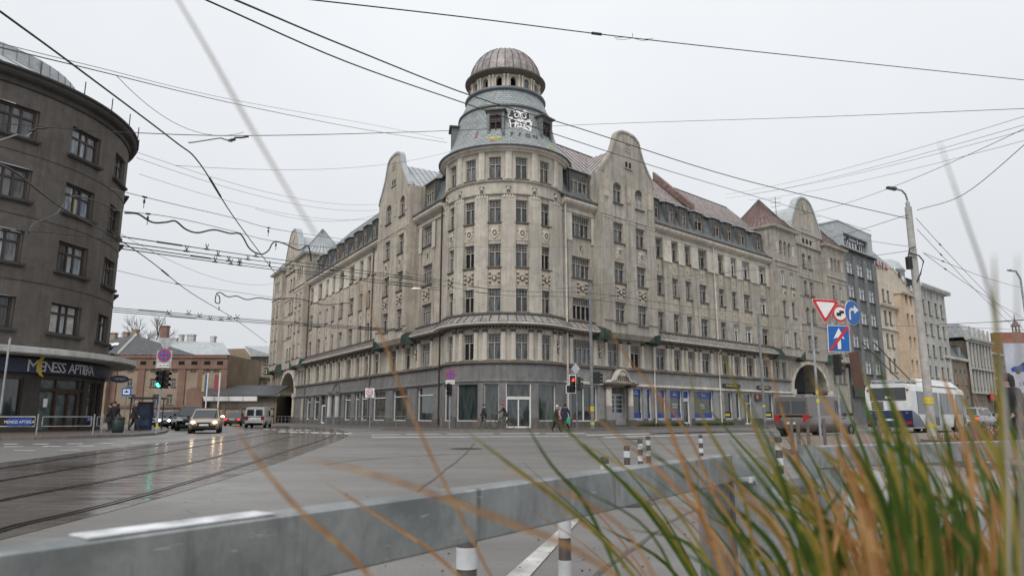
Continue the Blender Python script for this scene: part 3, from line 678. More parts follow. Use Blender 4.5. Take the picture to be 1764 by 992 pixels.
m = MB(); m.lathe((TC[0], TC[1], 0), [(2.4, 28.9), (2.4, 30.3)], 24); m.build('lantern_dark_filler', [M['black_hole']], B)  # added black drum, keeps sky from showing through the lantern openings
m = MB(); m.lathe((TC[0], TC[1], 0), [(3.0, 30.2), (3.35, 30.24), (3.4, 30.34), (3.6, 30.38), (3.66, 30.5), (3.66, 30.56), (3.3, 30.66)], 64); m.build('dome_cornice', [M['trim_dark']], B, True)
dp = [(3.25 * math.cos(R_(q)) ** 0.92 if q < 90 else 0.0, 30.58 + 3.24 * math.sin(R_(q))) for q in range(0, 91, 6)]
m = MB(); m.lathe((TC[0], TC[1], 0), dp, 28); m.build('dome', [M['dome']], B, True)
m = MB()
for k in range(28):
    a = 2 * math.pi * k / 28; m.tube([(TC[0] + (r + .01) * math.sin(a), TC[1] - (r + .01) * math.cos(a), z + .01) for r, z in dp[:-1]], 0.035, 4)
m.build('dome_seams', [M['seam']], B)
# tower dormers
for a, gl in ((-82, 'black_hole'), (-9, 'black_hole'), (48, 'black_hole')):
    T = TF.mat(ta(a), 0, 0); d = MB()
    y0, y1 = 0.42, 1.5
    d.box(-.72, -.52, y0, y1, 23.55, 26.0, 0, T); d.box(.52, .72, y0, y1, 23.55, 26.0, 0, T); d.box(-.52, .52, y0, y1, 23.5, 23.8, 0, T)
    d.box(-.9, .9, y0 - .22, y1 + .3, 26.0, 26.12, 1, T); d.box(-.52, .52, y0, y0 + .1, 25.6, 26.0, 1, T)
    o = d.build('tower_dormer', [M['roof_teal'], M['trim_dark']], B)
    window(B, TF, ta(a), 23.82, 1.02, 1.76, 2, True, 'frame_brown', gl, -0.35, 0.22, False, 0.7)
# graffiti on the bell roof
def bell_r(z):
    for (r0, z0), (r1, z1) in zip(bell, bell[1:]):
        if z0 <= z <= z1: return r0 + (r1 - r0) * (z - z0) / (z1 - z0)
    return 4.1
def gpt(u, v, off):   # u,v 0..1 over the painted patch
    z = 24.35 + v * 2.25; a = R_(3 + u * 29); r = bell_r(z) + off; return Vector((TC[0] + r * math.sin(a), TC[1] - r * math.cos(a), z))
gm = MB()
def gcirc(u, v, ru, rv, n=14): return [(u + ru * math.cos(2 * math.pi * k / n), v + rv * math.sin(2 * math.pi * k / n)) for k in range(n + 1)]
def gfill(pts, off, mi):
    cu = sum(p[0] for p in pts) / len(pts); cv = sum(p[1] for p in pts) / len(pts)
    for a, b in zip(pts, pts[1:] + pts[:1]):
        q = [gpt(cu, cv, off), gpt(a[0], a[1], off), gpt(b[0], b[1], off)]; gm.poly(q, mi)
def gline(pts, r=0.03, mi=0): gm.tube([gpt(u, v, 0.05) for u, v in pts], r, 4, mi)
gfill([(0.1, 0.1), (0.05, 0.45), (0.0, 0.62), (0.12, 0.8), (0.3, 0.98), (0.5, 0.86), (0.72, 0.96), (0.92, 0.85), (0.9, 0.6), (0.98, 0.45), (0.92, 0.2), (0.85, 0.02), (0.5, 0.12)], 0.03, 0)
gfill(gcirc(0.33, 0.66, 0.15, 0.15)[:-1], 0.045, 1); gfill(gcirc(0.68, 0.66, 0.15, 0.15)[:-1], 0.045, 1)
gfill(gcirc(0.35, 0.66, 0.10, 0.10)[:-1], 0.055, 0); gfill(gcirc(0.66, 0.66, 0.10, 0.10)[:-1], 0.055, 0)
gfill(gcirc(0.36, 0.68, 0.06, 0.07)[:-1], 0.065, 1); gfill(gcirc(0.65, 0.68, 0.06, 0.07)[:-1], 0.065, 1)
for pts in ([(0.04, 0.6), (0.16, 0.88), (0.26, 0.86), (0.16, 0.6)], [(0.78, 0.88), (0.9, 0.84), (0.88, 0.56), (0.82, 0.6)], [(0.1, 0.42), (0.2, 0.5), (0.3, 0.36), (0.14, 0.3)], [(0.12, 0.26), (0.26, 0.3), (0.24, 0.14), (0.14, 0.12)], [(0.72, 0.42), (0.88, 0.44), (0.84, 0.3), (0.74, 0.3)]): gfill(pts, 0.045, 1)
for pts in ([(0.5, 0.62), (0.47, 0.52), (0.54, 0.52)], [(0.34, 0.42), (0.5, 0.36), (0.66, 0.42)], [(0.4, 0.2), (0.44, 0.34)], [(0.56, 0.2), (0.54, 0.34)], [(0.4, 0.24), (0.6, 0.24)], [(0.3, 0.14), (0.36, 0.28)], [(0.66, 0.26), (0.8, 0.1)], [(0.25, 0.94), (0.33, 0.84)], [(0.6, 0.94), (0.53, 0.84)]): gline(pts, 0.035, 1)
for k, ch in enumerate('EFFON'):
    me = text_mesh(ch, 0.62, 'black', 0.004)
    z = 23.72; a = R_(-1 + k * 8.0); r = bell_r(z) + 0.07; nv = Vector((math.sin(a), -math.cos(a), 0))
    T = Matrix.Translation(Vector((TC[0], TC[1], z)) + nv * r) @ Matrix.Rotation(a, 4, 'Z') @ Matrix.Rotation(R_(-28), 4, 'X') @ TXT
    part('painted_letter', me, B, T)
gm.build('graffiti', [M['white'], M['black']], B)
yp = MB(); T0 = lambda a, z: Vector((TC[0] + (bell_r(z) + .04) * math.sin(R_(a)), TC[1] - (bell_r(z) + .04) * math.cos(R_(a)), z))
for (a, b, z0, z1, q) in ((-15, -3, 23.35, 23.6, 0), (-13, -8, 23.1, 23.4, 1), (44, 53, 23.2, 23.42, 0), (-31, -28, 23.8, 24.6, 1)): yp.quad(T0(a, z0), T0(b, z0), T0(b - 1, z1), T0(a + 1, z1), q)
yp.build('paint_smear', [simple('smear_yellow', (0.45, 0.42, 0.08), 0.8, var=0.3), simple('smear_pink', (0.35, 0.16, 0.15), 0.8, var=0.3)], B)
# ---- wings
def dormer(fr, a, b, mat='roof_teal'):
    d = MB()
    d.fbox(fr, a - .22, a - .001, 19.95, 22.3, -0.25, -1.6, 0); d.fbox(fr, b + .001, b + .22, 19.95, 22.3, -0.25, -1.6, 0)
    d.fbox(fr, a, b, 19.75, 20.12, -0.25, -0.6, 0); d.fbox(fr, a, b, 22.08, 22.3, -0.2, -0.5, 1)
    d.hexa([fr.pt(a - .34, 22.3, .02), fr.pt(b + .34, 22.3, .02), fr.pt(b + .34, 22.75, -2.1), fr.pt(a - .34, 22.75, -2.1), fr.pt(a - .34, 22.4, .02), fr.pt(b + .34, 22.4, .02), fr.pt(b + .34, 22.85, -2.1), fr.pt(a - .34, 22.85, -2.1)], 2)
    d.fbox(fr, a - .1, a - .002, 20.05, 22.25, -0.1, -0.25, 1); d.fbox(fr, b + .002, b + .1, 20.05, 22.25, -0.1, -0.25, 1)
    d.build('dormer', [M['roof_teal'], M['trim_dark'], M['roof_zinc']], B)
    window(B, fr, (a + b) / 2, 20.12, b - a, 1.96, 2 if b - a < 2 else 4, True, 'frame_old', pick(), -0.25, 0.06, False)
def roof(fr, s0, s1, mat, seam, ridge=27.1, rp=-5.2, step=0.78, seed=1):
    m = MB(); m.sweep(fr, s0, s1, [(0.42, 19.62), (0.2, 19.72), (-0.25, 20.3), (-0.6, 21.3), (-0.85, 22.45)], 1, False)
    m.sweep(fr, s0, s1, [(-0.55, 22.42), (rp, ridge), (rp * 2, 22.42)], 0, False)
    m.sweep(fr, s0, s1, [(rp - .15, ridge - .05), (rp, ridge + .09), (rp + .15, ridge - .05)], 2, False)
    n = int((s1 - s0) / step); r = random.Random(seed)
    for k in range(n + 1):
        s = s0 + (s1 - s0) * k / n; m.tube([fr.pt(s, 22.45, -0.55), fr.pt(s, ridge, rp)], 0.05, 4, 2)
    for k in range(n):
        s = s0 + (s1 - s0) * (k + .5) / n; m.tube([fr.pt(s, 19.75, 0.2), fr.pt(s, 20.3, -0.23), fr.pt(s, 21.3, -.58), fr.pt(s, 22.4, -.83)], 0.03, 4, 3)
    m.build('roof', [M[mat], M['roof_teal'], M[seam], M['seam_zinc']], B)
def gutter(fr, s0, s1):
    m = MB(); m.sweep(fr, s0, s1, [(0, 18.3), (0.12, 18.32), (0.16, 18.5), (0.14, 18.52), (0.02, 18.72), (0.5, 18.95), (0.62, 19.12), (0.64, 19.3), (0.0, 19.34)], 0)
    m.sweep(fr, s0, s1, [(0.0, 19.35), (0.66, 19.32), (0.72, 19.5), (0.66, 19.56), (0.2, 19.62)], 1); m.build('cornice', [M['cream'], M['trim_dark']], B)
def column_windows(fr, a, b, p=0.0, levs=LEV, n=None, fm='frame_old', only=None):
    w = b - a; n = n or (4 if w > 2 else (3 if w > 1.65 else 2))
    for j, (z, h) in enumerate(levs):
        if only and j not in only: continue
        window(B, fr, (a + b) / 2, z, w, h, n, True, fm if not (fm == 'mix') else rnd.choice(['frame_white', 'frame_old']), pick(), p, 0.2)
def downpipe(fr, s, z0, z1, p=0.2):
    m = MB(); m.tube([fr.pt(s, z1, p + .3), fr.pt(s, z1 - .35, p), fr.pt(s, z0, p)], 0.075, 7)
    z = z0 + .6
    while z < z1 - 1:
        m.tube([fr.pt(s, z, p), fr.pt(s, z + .08, p)], 0.1, 7); z += 2.4
    m.build('downpipe', [M['cream'] if fr is RF else M['trim_dark']], B)
def bay(fr, s0, s1, a, b, PM, sg):
    m = MB(); hs = [(a, b, z, z + h) for z, h in LEV]
    m.wall(fr, s0, s1, 5.05, 18.4, hs, 0, 0.25)
    for x in (a, b):
        q = -1 if x == a else 1
        m.fbox(fr, x + q * .25, x + q * .55, 9.0, 18.28, 0.001, 0.08)
        m.fbox(fr, x + q * .08, x + q * .75, 15.8, 18.25, 0.082, 0.14, 1)
    m.fbox(fr, a - .2, b + .2, 8.98, 9.04, 0.001, 0.12, 1)
    m.build('bay_wall', [M[PM], M['cream']], B)
    column_windows(fr, a, b)
    relief(B, fr, (a + b) / 2, 11.15, 'garland', 0, 1.2); relief(B, fr, (a + b) / 2, 15.35, 'small', 0)
    for x in (a - .35, b + .35): pilaster(B, fr, x, 5.27, 0.34, 2.5)
    relief(B, fr, b + 1.0, 6.5, 'cartouche', 0)
    dormer(fr, a, b)
    gutter(fr, s0, s1)
def gable_block(fr, s0, s1, wins, PM, zt=27.6):
    sc = (s0 + s1) / 2 + .12; m = MB()
    hs = [(a, b, z, z + h) for a, b in wins for z, h in LEV[1:]] + [(a + .08, b - .08, 20.0, 21.95) for a, b in wins]
    m.wall(fr, s0, s1, 8.15, 22.6, hs, 1.0, 0.25)
    for s in (s0, s1): m.quad(fr.pt(s, 7.75, 1.0), fr.pt(s, 22.6, 1.0), fr.pt(s, 22.6, -.6), fr.pt(s, 7.75, -.6))
    # corbelled foot of the oriel
    m.hexa([fr.pt(s0 + .5, 7.72, .75), fr.pt(s1 - .5, 7.72, .75), fr.pt(s1 - .3, 7.72, 0), fr.pt(s0 + .3, 7.72, 0), fr.pt(s0, 8.16, 1.04), fr.pt(s1, 8.16, 1.04), fr.pt(s1, 8.16, 0), fr.pt(s0, 8.16, 0)])
    m.wall(fr, s0, s1, 5.05, 8.0, [(a, b, 5.3, 7.36) for a, b in wins], 0, 0.25)
    for a, b in wins:
        arch_fill(m, fr, a + .08, b - .08, 21.35, 21.951, 1.003, .2, 0, 8)
    # flat giant pilasters and frieze
    edges = [s0] + [x for w in wins for x in w] + [s1]
    for a, b in ((s0 + .12, wins[0][0] - .12), (wins[0][1] + .12, wins[1][0] - .12), (wins[1][1] + .12, s1 - .12)):
        if b - a > .3:
            m.fbox(fr, a, b, 9.2, 18.5, 1.001, 1.1)
            for k in range(4):
                T = fr.mat(a + (b - a) * (k + .5) / 4, 18.46, 1.1); m.box(-.07, .07, -.05, 0, -.13, .1, 1, T)
    for s in (s0 + .75, (wins[0][1] + wins[1][0]) / 2, s1 - .75):
        z0, z1 = 20.3, 21.6
        m.fbox(fr, s - .3, s + .3, z0, z1, 1.001, 1.05, 1)
        pts = [fr.pt(s - .3 * math.cos(math.pi * k / 8), z1 + .32 * math.sin(math.pi * k / 8), 1.05) for k in range(9)]; m.poly(pts, 1)
    m.sweep(fr, s0, s1, [(1.0, 18.62), (1.07, 18.66), (1.0, 18.74)], 0)
    m.build('gable_wall', [M[PM], M['relief']], B)
    hw = (s1 - s0) / 2 - .12
    prof = [(1.0, 22.6), (1.0, 23.3), (.93, 23.75), (.83, 24.2), (.72, 24.75), (.61, 25.4), (.53, 26.1), (.475, 26.7), (.44, 27.05), (.36, 27.33), (.22, 27.54), (0, 27.62)]
    pts = [(sc - hw * k, z - 27.62 + zt if z > 22.9 else z) for k, z in prof] + [(sc + hw * k, z - 27.62 + zt if z > 22.9 else z) for k, z in prof[-2::-1]]
    q = MB(); pediment(q, fr, pts, 1.0, 0.6, 0, 1, .14)
    for x in (-.42, .12): q.fbox(fr, sc + x, sc + x + .3, 23.75, 24.3, 1.001, 1.012, 2)
    q.fbox(fr, sc - .6, sc + .6, 23.6, 23.72, 1.001, 1.1, 0)
    for k in range(9):
        T = fr.mat(sc + (k % 3 - 1) * .3, 25.4 + (k // 3) * .35, 1.0); q.box(-.08, .08, -.07, 0, -.1, .1, 0, T)
    q.build('curved_gable', [M[PM], M['roof_zinc'] if fr is LF else M[PM], M['black_hole']], B)
    # roof behind the gable
    r = MB(); rz, re = 26.0, 22.5
    for sg in (-1, 1):
        r.quad(fr.pt(sc, rz, .36), fr.pt(sc, rz, -6), fr.pt(sc + sg * (hw + .1), re, -6), fr.pt(sc + sg * (hw + .1), re, .36))
        for k in range(10): r.tube([fr.pt(sc, rz + .02, .3 - k * .62), fr.pt(sc + sg * (hw + .1), re + .02, .3 - k * .62)], .035, 4, 1)
    r.build('gable_roof', [M['roof_rust' if fr is RF else 'roof_zinc'], M['seam' if fr is RF else 'seam_zinc']], B)
    for a, b in wins:
        column_windows(fr, a, b, 1.0, LEV[1:]); column_windows(fr, a, b, 0.0, LEV[:1])
        window(B, fr, (a + b) / 2, 20.0, b - a - .16, 1.9, 2, True, 'frame_old', pick(), 1.0, 0.2)
        relief(B, fr, (a + b) / 2, 11.15, 'garland', 1.0, 1.0); relief(B, fr, (a + b) / 2, 14.8, 'shield', 1.0)
        for x in (a - .3, b + .3): pilaster(B, fr, x, 5.27, 0.3, 2.4)
    for s in (s0, s1):
        sg = 1 if s == s0 else -1; n = MB()
        n.hexa([fr.pt(s - sg * .12, 7.5, 1.12), fr.pt(s + sg * 1.1, 7.62, 1.12), fr.pt(s + sg * 1.0, 7.6, .1), fr.pt(s - sg * .45, 7.45, -.05), fr.pt(s - sg * .05, 8.45, 1.15), fr.pt(s + sg * .75, 8.25, 1.15), fr.pt(s + sg * .7, 8.25, .1), fr.pt(s - sg * .12, 8.7, .1)])
        for k in range(5): n.tube([fr.pt(s - sg * .14, 7.5 + k * .2, 1.16), fr.pt(s + sg * .9, 7.6 + k * .16, 1.17)], .02, 4)
        n.build('copper_bird_net', [M['verdigris']], B)
def long_section(fr, s0, s1, cols5, cols2, dorms, PM, pipes, fm):
    m = MB()
    hs = [(a, b, z, z + h) for a, b in cols5 for z, h in LEV[1:]] + [(a, b, LEV[0][0], LEV[0][0] + LEV[0][1]) for a, b in cols2]
    m.wall(fr, s0, s1, 5.05, 18.4, hs, 0, 0.3)
    ed = [s0] + [x for c in cols5 for x in c] + [s1]
    for i in range(0, len(ed), 2):
        a, b = ed[i] + .06, ed[i + 1] - .06
        if b - a > .25:
            m.fbox(fr, a, b, 9.0, 16.0, 0.001, 0.12); m.fbox(fr, a, b, 16.0, 18.28, 0.001, 0.17, 1)
            m.fbox(fr, a - .03, b + .03, 16.0, 16.12, 0.171, 0.22, 1)
    m.build('wing_wall', [M[PM], M['cream']], B)
    for i, (a, b) in enumerate(cols5):
        column_windows(fr, a, b, 0, LEV[1:], None, fm if i < 5 else 'mix')
        relief(B, fr, (a + b) / 2, 14.85, 'panel', 0, 1.0); relief(B, fr, (a + b) / 2, 11.2, 'panel', 0, 1.0)
    for i, (a, b) in enumerate(cols2):
        column_windows(fr, a, b, 0, LEV[:1])
        for x in (a - .28, b + .28): pilaster(B, fr, x, 5.27, 0.3, 2.45)
    for a, b in dorms: dormer(fr, a, b)
    gutter(fr, s0, s1)
    for s in pipes: downpipe(fr, s, 8.9, 19.2, .25); downpipe(fr, s, 0.2, 7.8, .2)
def end_block(fr, s, PM, roofm, seam, arch):
    """s = (turret1 a,b, turret2 a,b, end)"""
    t1a, t1b, t2a, t2b, e = s; sc = (t1b + t2a) / 2; PT = .9
    m = MB()
    mid = [(sc - 1.35, sc - .35), (sc + .35, sc + 1.35)]
    mh = [(a, b, z, z + h) for a, b in mid for z, h in [(9.05, 1.9), (12.6, 2.0), (16.2, 1.8), (19.7, 1.9)]]
    m.wall(fr, t1b, t2a, 7.9, 22.6, mh, .25, .3)
    for a, b in mid: arch_fill(m, fr, a, b, 14.1, 14.602, .253, .2); arch_fill(m, fr, a, b, 21.1, 21.602, .253, .2)
    for z in (12.3, 15.9, 18.3): m.sweep(fr, t1b, t2a, [(.25, z), (.36, z + .04), (.25, z + .12)])
    # ground part with the gateway
    m.wall(fr, t1a - .5, e, 3.9, 7.9, [(arch[0], arch[1], 3.5, 7.35)] + [(x, x + .95, 5.3, 7.3) for x in (t1a + .3, t1a + 1.9, t1a + 3.5, t2a + 1.6, t2a + 3.2, t2a + 4.6) if x + .95 < arch[0] - .3 or x > arch[1] + .3], 0, .3)
    m.wall(fr, t1a - .5, e, 0.12, 3.9, [(arch[0], arch[1], 0, 4.0)], 0, 5.0)
    arch_fill(m, fr, arch[0], arch[1], 4.2, 7.351, .003, 5.0, 0, 18)
    for (a, b) in ((arch[0], arch[0] + .001), (arch[1] - .001, arch[1])):
        m.quad(fr.pt(a, .12, 0), fr.pt(a, 4.2, 0), fr.pt(a, 4.2, -5), fr.pt(a, .12, -5), 2)
    for x in (arch[0] - .45, arch[1] + .45):
        m.fbox(fr, x - .28, x + .28, .12, .9, .001, .4, 3); m.tube([fr.pt(x, .9, .22), fr.pt(x, 3.6, .22)], .2, 10, 1); m.fbox(fr, x - .3, x + .3, 3.6, 4.2, .001, .45, 1)
    m.build('gateway_wall', [M[PM], M['cream'], M['shopgrey'], M['plinth']], B)
    ac = (arch[0] + arch[1]) / 2
    rg = MB()
    for k in range(18):
        t0 = math.pi * k / 18; t1 = math.pi * (k + 1) / 18; ra = (arch[1] - arch[0]) / 2; 
        P = lambda t, o, p: fr.pt(ac - (ra + o) * math.cos(t), 4.2 + (3.15 + o) * math.sin(t), p)
        rg.hexa([P(t0, 0, .12), P(t1, 0, .12), P(t1, 0, .004), P(t0, 0, .004), P(t0, .4, .12), P(t1, .4, .12), P(t1, .4, .004), P(t0, .4, .004)], k % 2)
    rg.build('arch_ring', [M['cream'], M['relief']], B)
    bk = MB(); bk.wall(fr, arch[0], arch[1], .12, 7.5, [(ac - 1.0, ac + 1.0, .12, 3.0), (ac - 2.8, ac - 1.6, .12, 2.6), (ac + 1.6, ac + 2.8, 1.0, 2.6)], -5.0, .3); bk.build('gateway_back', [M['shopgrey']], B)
    bg = MB(); bg.fbox(fr, arch[0], arch[1], .12, 3.2, -5.4, -5.5); bg.build('gateway_dark_backing', [M['black_hole']], B)  # black sheet painted as the unlit depth behind the back wall openings
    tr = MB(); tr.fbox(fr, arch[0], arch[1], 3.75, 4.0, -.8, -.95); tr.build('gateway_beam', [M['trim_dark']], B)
    for a, b in mid:
        for z, h in [(9.05, 1.9), (12.6, 1.9), (16.2, 1.8), (19.7, 1.85)]: window(B, fr, (a + b) / 2, z, b - a, h, 2, True, 'frame_old', pick(), .25, .2)
    for x in (t1a + .3, t1a + 1.9, t1a + 3.5, t2a + 1.6, t2a + 3.2, t2a + 4.6):
        if x + .95 < arch[0] - .3 or x > arch[1] + .3: window(B, fr, x + .475, 5.3, .95, 2.0, 2, True, 'frame_old', pick(), 0, .2)
    # turrets
    for ti, (a, b) in enumerate(((t1a, t1b), (t2a, t2b))):
        c = (a + b) / 2; q = MB(); d = b - a
        wins = [(c - 1.55, c - .65), (c + .65, c + 1.55)]
        tri = [(c - 1.45, c - .75), (c - .35, c + .35), (c + .75, c + 1.45)]
        hh = [(x, y, z, z + h) for x, y in wins for z, h in LEV[1:]] + [(x, y, 20.1, 21.95) for x, y in tri]
        q.wall(fr, a, b, 8.0, 23.3, hh, PT, .25)
        for x, y in tri: arch_fill(q, fr, x, y, 21.6, 21.952, PT + .003, .2, 0, 6)
        for x in (a, b): q.quad(fr.pt(x, 8.0, PT), fr.pt(x, 23.3, PT), fr.pt(x, 23.3, PT - d), fr.pt(x, 8.0, PT - d))
        q.quad(fr.pt(a, 8.0, PT), fr.pt(b, 8.0, PT), fr.pt(b, 7.6, 0), fr.pt(a, 7.6, 0))
        for x in (a + .1, wins[0][1] + .15, wins[1][1] + .15):
            q.fbox(fr, x, x + (.9 if x != wins[0][1] + .15 else 1.0), 8.9, 18.4, PT + .001, PT + .09)
        q.sweep(fr, a, b, [(PT, 19.1), (PT + .14, 19.2), (PT + .1, 19.35), (PT, 19.4)]); q.sweep(fr, a, b, [(PT, 18.55), (PT + .08, 18.6), (PT, 18.7)])
        for x in (c - 1.95, c + 1.95):
            q.fbox(fr, x - .25, x + .25, 20.3, 21.6, PT + .001, PT + .04, 1)
        z0, z1 = 23.15, 23.55
        for k in range(4):
            pass
        q.hexa([fr.pt(a - .35, z0 + .15, PT + .4), fr.pt(b + .35, z0 + .15, PT + .4), fr.pt(b + .35, z0 + .15, PT - d), fr.pt(a - .35, z0 + .15, PT - d), fr.pt(a - .5, z1, PT + .55), fr.pt(b + .5, z1, PT + .55), fr.pt(b + .5, z1, PT - d), fr.pt(a - .5, z1, PT - d)], 1)
        q.build('turret_wall', [M[PM], M['cream']], B)
        r = MB(); pc = PT - d / 2; half = d / 2 + .45
        rings = [(half, z1 + .003), (half - .8, z1 + .75), (half - 1.35, z1 + 1.6), (half - 1.6, z1 + 1.75), (.06, z1 + 4.35)]
        for (h0, y0), (h1, y1) in zip(rings, rings[1:]):
            C0 = [fr.pt(c - h0, y0, pc + h0), fr.pt(c + h0, y0, pc + h0), fr.pt(c + h0, y0, pc - h0), fr.pt(c - h0, y0, pc - h0)]
            C1 = [fr.pt(c - h1, y1, pc + h1), fr.pt(c + h1, y1, pc + h1), fr.pt(c + h1, y1, pc - h1), fr.pt(c - h1, y1, pc - h1)]
            for k in range(4): r.quad(C0[k], C0[(k + 1) % 4], C1[(k + 1) % 4], C1[k], 0)
        for side in range(2):
            for k in range(-5, 6):
                u = k / 5.5; P = []
                for h0, y0 in rings:
                    P.append(fr.pt(c + u * h0, y0 + .02, pc + h0) if side == 0 else fr.pt(c + (-h0), y0 + .02, pc + u * h0))
                r.tube(P, .035, 4, 1)
        r.build('turret_roof', [M[roofm], M[seam]], B)
        for x, y in wins: column_windows(fr, x, y, PT, LEV[1:], 2, fm='mix')
        for x, y in tri: window(B, fr, (x + y) / 2, 20.1, y - x, 1.8, 1, True, 'frame_old', pick(), PT, .2, False)
        for k in wins: relief(B, fr, (k[0] + k[1]) / 2, 14.8, 'shield', PT, .8)
        for x in (a, b):
            sg = 1 if x == a else -1; n = MB()
            n.hexa([fr.pt(x - sg * .15, 7.6, 1.0), fr.pt(x + sg * 1.3, 7.7, 1.0), fr.pt(x + sg * 1.2, 7.7, .05), fr.pt(x - sg * .5, 7.5, -.05), fr.pt(x - sg * .05, 8.7, 1.02), fr.pt(x + sg * .5, 8.3, 1.02), fr.pt(x + sg * .5, 8.3, .1), fr.pt(x - sg * .12, 8.9, .1)])
            n.build('copper_bird_net', [M['verdigris']], B)
    # centre gable
    hw = (t2a - t1b) / 2 + .2
    prof = [(1.0, 22.5), (1.0, 24.3), (.93, 25.3), (.80, 26.3), (.69, 27.1), (.57, 27.9), (.44, 28.55), (.25, 28.98), (0, 29.15)]
    pts = [(sc - hw * k, z) for k, z in prof] + [(sc + hw * k, z) for k, z in prof[-2::-1]]
    q = MB(); pediment(q, fr, pts, .45, -.3, 0, 1, .16)
    for x in (-1.35, -.3, .75): q.fbox(fr, sc + x, sc + x + .55, 22.9, 23.5, .451, .462, 2)
    for x in (-1.4, -.3, .8):
        q.fbox(fr, sc + x, sc + x + .6, 24.8, 26.4, .451, .5, 3); q.poly([fr.pt(sc + x + .3 - .3 * math.cos(math.pi * k / 8), 26.4 + .32 * math.sin(math.pi * k / 8), .5) for k in range(9)], 3)
    q.sweep(fr, sc - hw, sc + hw, [(.45, 24.1), (.6, 24.15), (.6, 24.3), (.45, 24.35)])
    disc_pts = [fr.pt(sc + .55 * math.cos(k * math.pi / 8), 27.7 + .6 * math.sin(k * math.pi / 8), .52) for k in range(16)]; q.poly(disc_pts, 3)
    q.build('curved_gable', [M[PM], M['roof_zinc'], M['black_hole'], M['plaster']], B)
    r = MB()
    for sg in (-1, 1):
        pr = [(.66, 26.9), (.85, 25.5), (1.0, 23.5)]
        L_ = [(0, 28.2)] + [(k, z) for k, z in pr]
        for (k0, z0), (k1, z1) in zip(L_, L_[1:]): r.quad(fr.pt(sc + sg * hw * k0, z0, -.28), fr.pt(sc + sg * hw * k0, z0, -7), fr.pt(sc + sg * hw * k1, z1, -7), fr.pt(sc + sg * hw * k1, z1, -.28))
    r.build('gable_roof', [M['roof_zinc']], B)
# right wing
bay(RF, 0.0, 4.15, 1.35, 3.7, 'plaster_right', 1)
gable_block(RF, 4.12, 11.98, [(5.78, 7.2), (8.98, 10.36)], 'plaster_right', 27.25)
long_section(RF, 11.98, 36.0, [(13.1, 14.35), (15.85, 16.95), (18.15, 19.25), (20.65, 22.2), (24.4, 25.6), (27.0, 28.15), (29.5, 31.1), (33.2, 34.8)],
             [(12.75, 14.3), (15.7, 16.8), (18.05, 19.15), (20.55, 22.05), (24.3, 25.5), (26.8, 27.95), (29.3, 30.85), (32.95, 34.55)],
             [(13.1, 14.35), (15.85, 17.0), (18.15, 19.25), (20.7, 22.2), (24.4, 25.6), (27.0, 28.15), (29.6, 31.1), (33.5, 34.7)], 'plaster_right', [12.2, 23.4], 'frame_old')
canopy(RF, -.2, 4.0); canopy(RF, 12.1, 35.6)
roof(RF, -1.0, 36.0, 'roof_rust', 'seam')
m = MB(); m.hexa([RF.pt(20.6, 22.5, -.4), RF.pt(21.2, 22.5, -.4), RF.pt(21.2, 27.1, -5.2), RF.pt(20.6, 27.1, -5.2), RF.pt(20.6, 23.3, -.4), RF.pt(21.2, 23.3, -.4), RF.pt(21.2, 28.1, -5.2), RF.pt(20.6, 28.1, -5.2)]); m.build('fire_wall', [M['roof_red']], B)
end_block(RF, (35.6, 41.6, 49.8, 55.8, 56.3), 'plaster_right', 'roof_red', 'seam', (40.0, 49.2))
# left wing
bay(LF, 0.0, 5.95, 2.75, 4.8, 'plaster_left', -1)
gable_block(LF, 5.95, 14.1, [(7.0, 8.45), (10.5, 12.05)], 'plaster_left', 27.0)
long_section(LF, 14.1, 43.0, [(18.35, 19.55), (20.9, 22.1), (23.95, 25.7), (27.8, 29.3), (31.15, 32.35), (33.8, 35.1), (36.8, 38.45), (40.9, 42.5)],
             [(15.2, 16.7), (18.4, 19.55), (21.1, 22.25), (24.0, 25.7), (27.8, 29.2), (31.0, 32.2), (33.6, 34.95), (36.6, 38.2), (40.7, 42.2)],
             [(15.0, 16.0), (18.0, 19.1), (21.0, 22.1), (24.1, 25.4), (27.6, 28.9), (31.0, 32.1), (34.6, 35.8), (38.4, 39.6)], 'plaster_left', [17.4, 42.7], 'frame_old')
canopy(LF, -.3, 5.8); canopy(LF, 14.2, 42.8)
roof(LF, -1.0, 43.0, 'roof_zinc', 'seam_zinc')
end_block(LF, (42.8, 48.6, 56.6, 62.6, 64.8), 'plaster_left', 'roof_zinc', 'seam_zinc', (48.7, 57.0))
# ground floors of the wings
def shopfront(fr, s0, s1, opens, mat, fas=3.72, pm='plinth', tz=0.72):
    m = MB(); m.wall(fr, s0, s1, .12, 5.0, [(o[0], o[1], o[2], 3.52) for o in opens], .06, .3)
    m.sweep(fr, s0, s1, [(.06, fas - .1), (.22, fas - .06), (.22, fas + .08), (.06, fas + .14)], 1)
    ed = [s0] + [x for o in opens for x in (o[0], o[1])] + [s1]
    for i in range(0, len(ed), 2):
        if ed[i + 1] - ed[i] > .12: m.fbox(fr, ed[i] + .02, ed[i + 1] - .02, .12, .8, .061, .14, 2)
    for o in opens:
        if o[2] > .5: m.fbox(fr, o[0], o[1], .12, .58, .061, .1, 2)
    m.build('shopfront_wall', [M[mat], M['cream'] if mat == 'shopgrey_right' else M[mat], M[pm]], B)
    c = MB(); c.sweep(fr, s0, s1, [(0.0, 4.98), (0.2, 5.0), (0.26, 5.08), (0.22, 5.2), (0.0, 5.26)]); c.build('ledge', [M['trim_dark']], B)
lo = [(1.9, 5.3), (7.5, 11.1), (13.0, 16.6), (18.2, 20.3), (20.9, 22.3), (23.6, 25.9), (28.6, 29.6), (30.8, 32.9), (36.0, 38.5), (39.9, 42.0), (43.0, 45.0)]
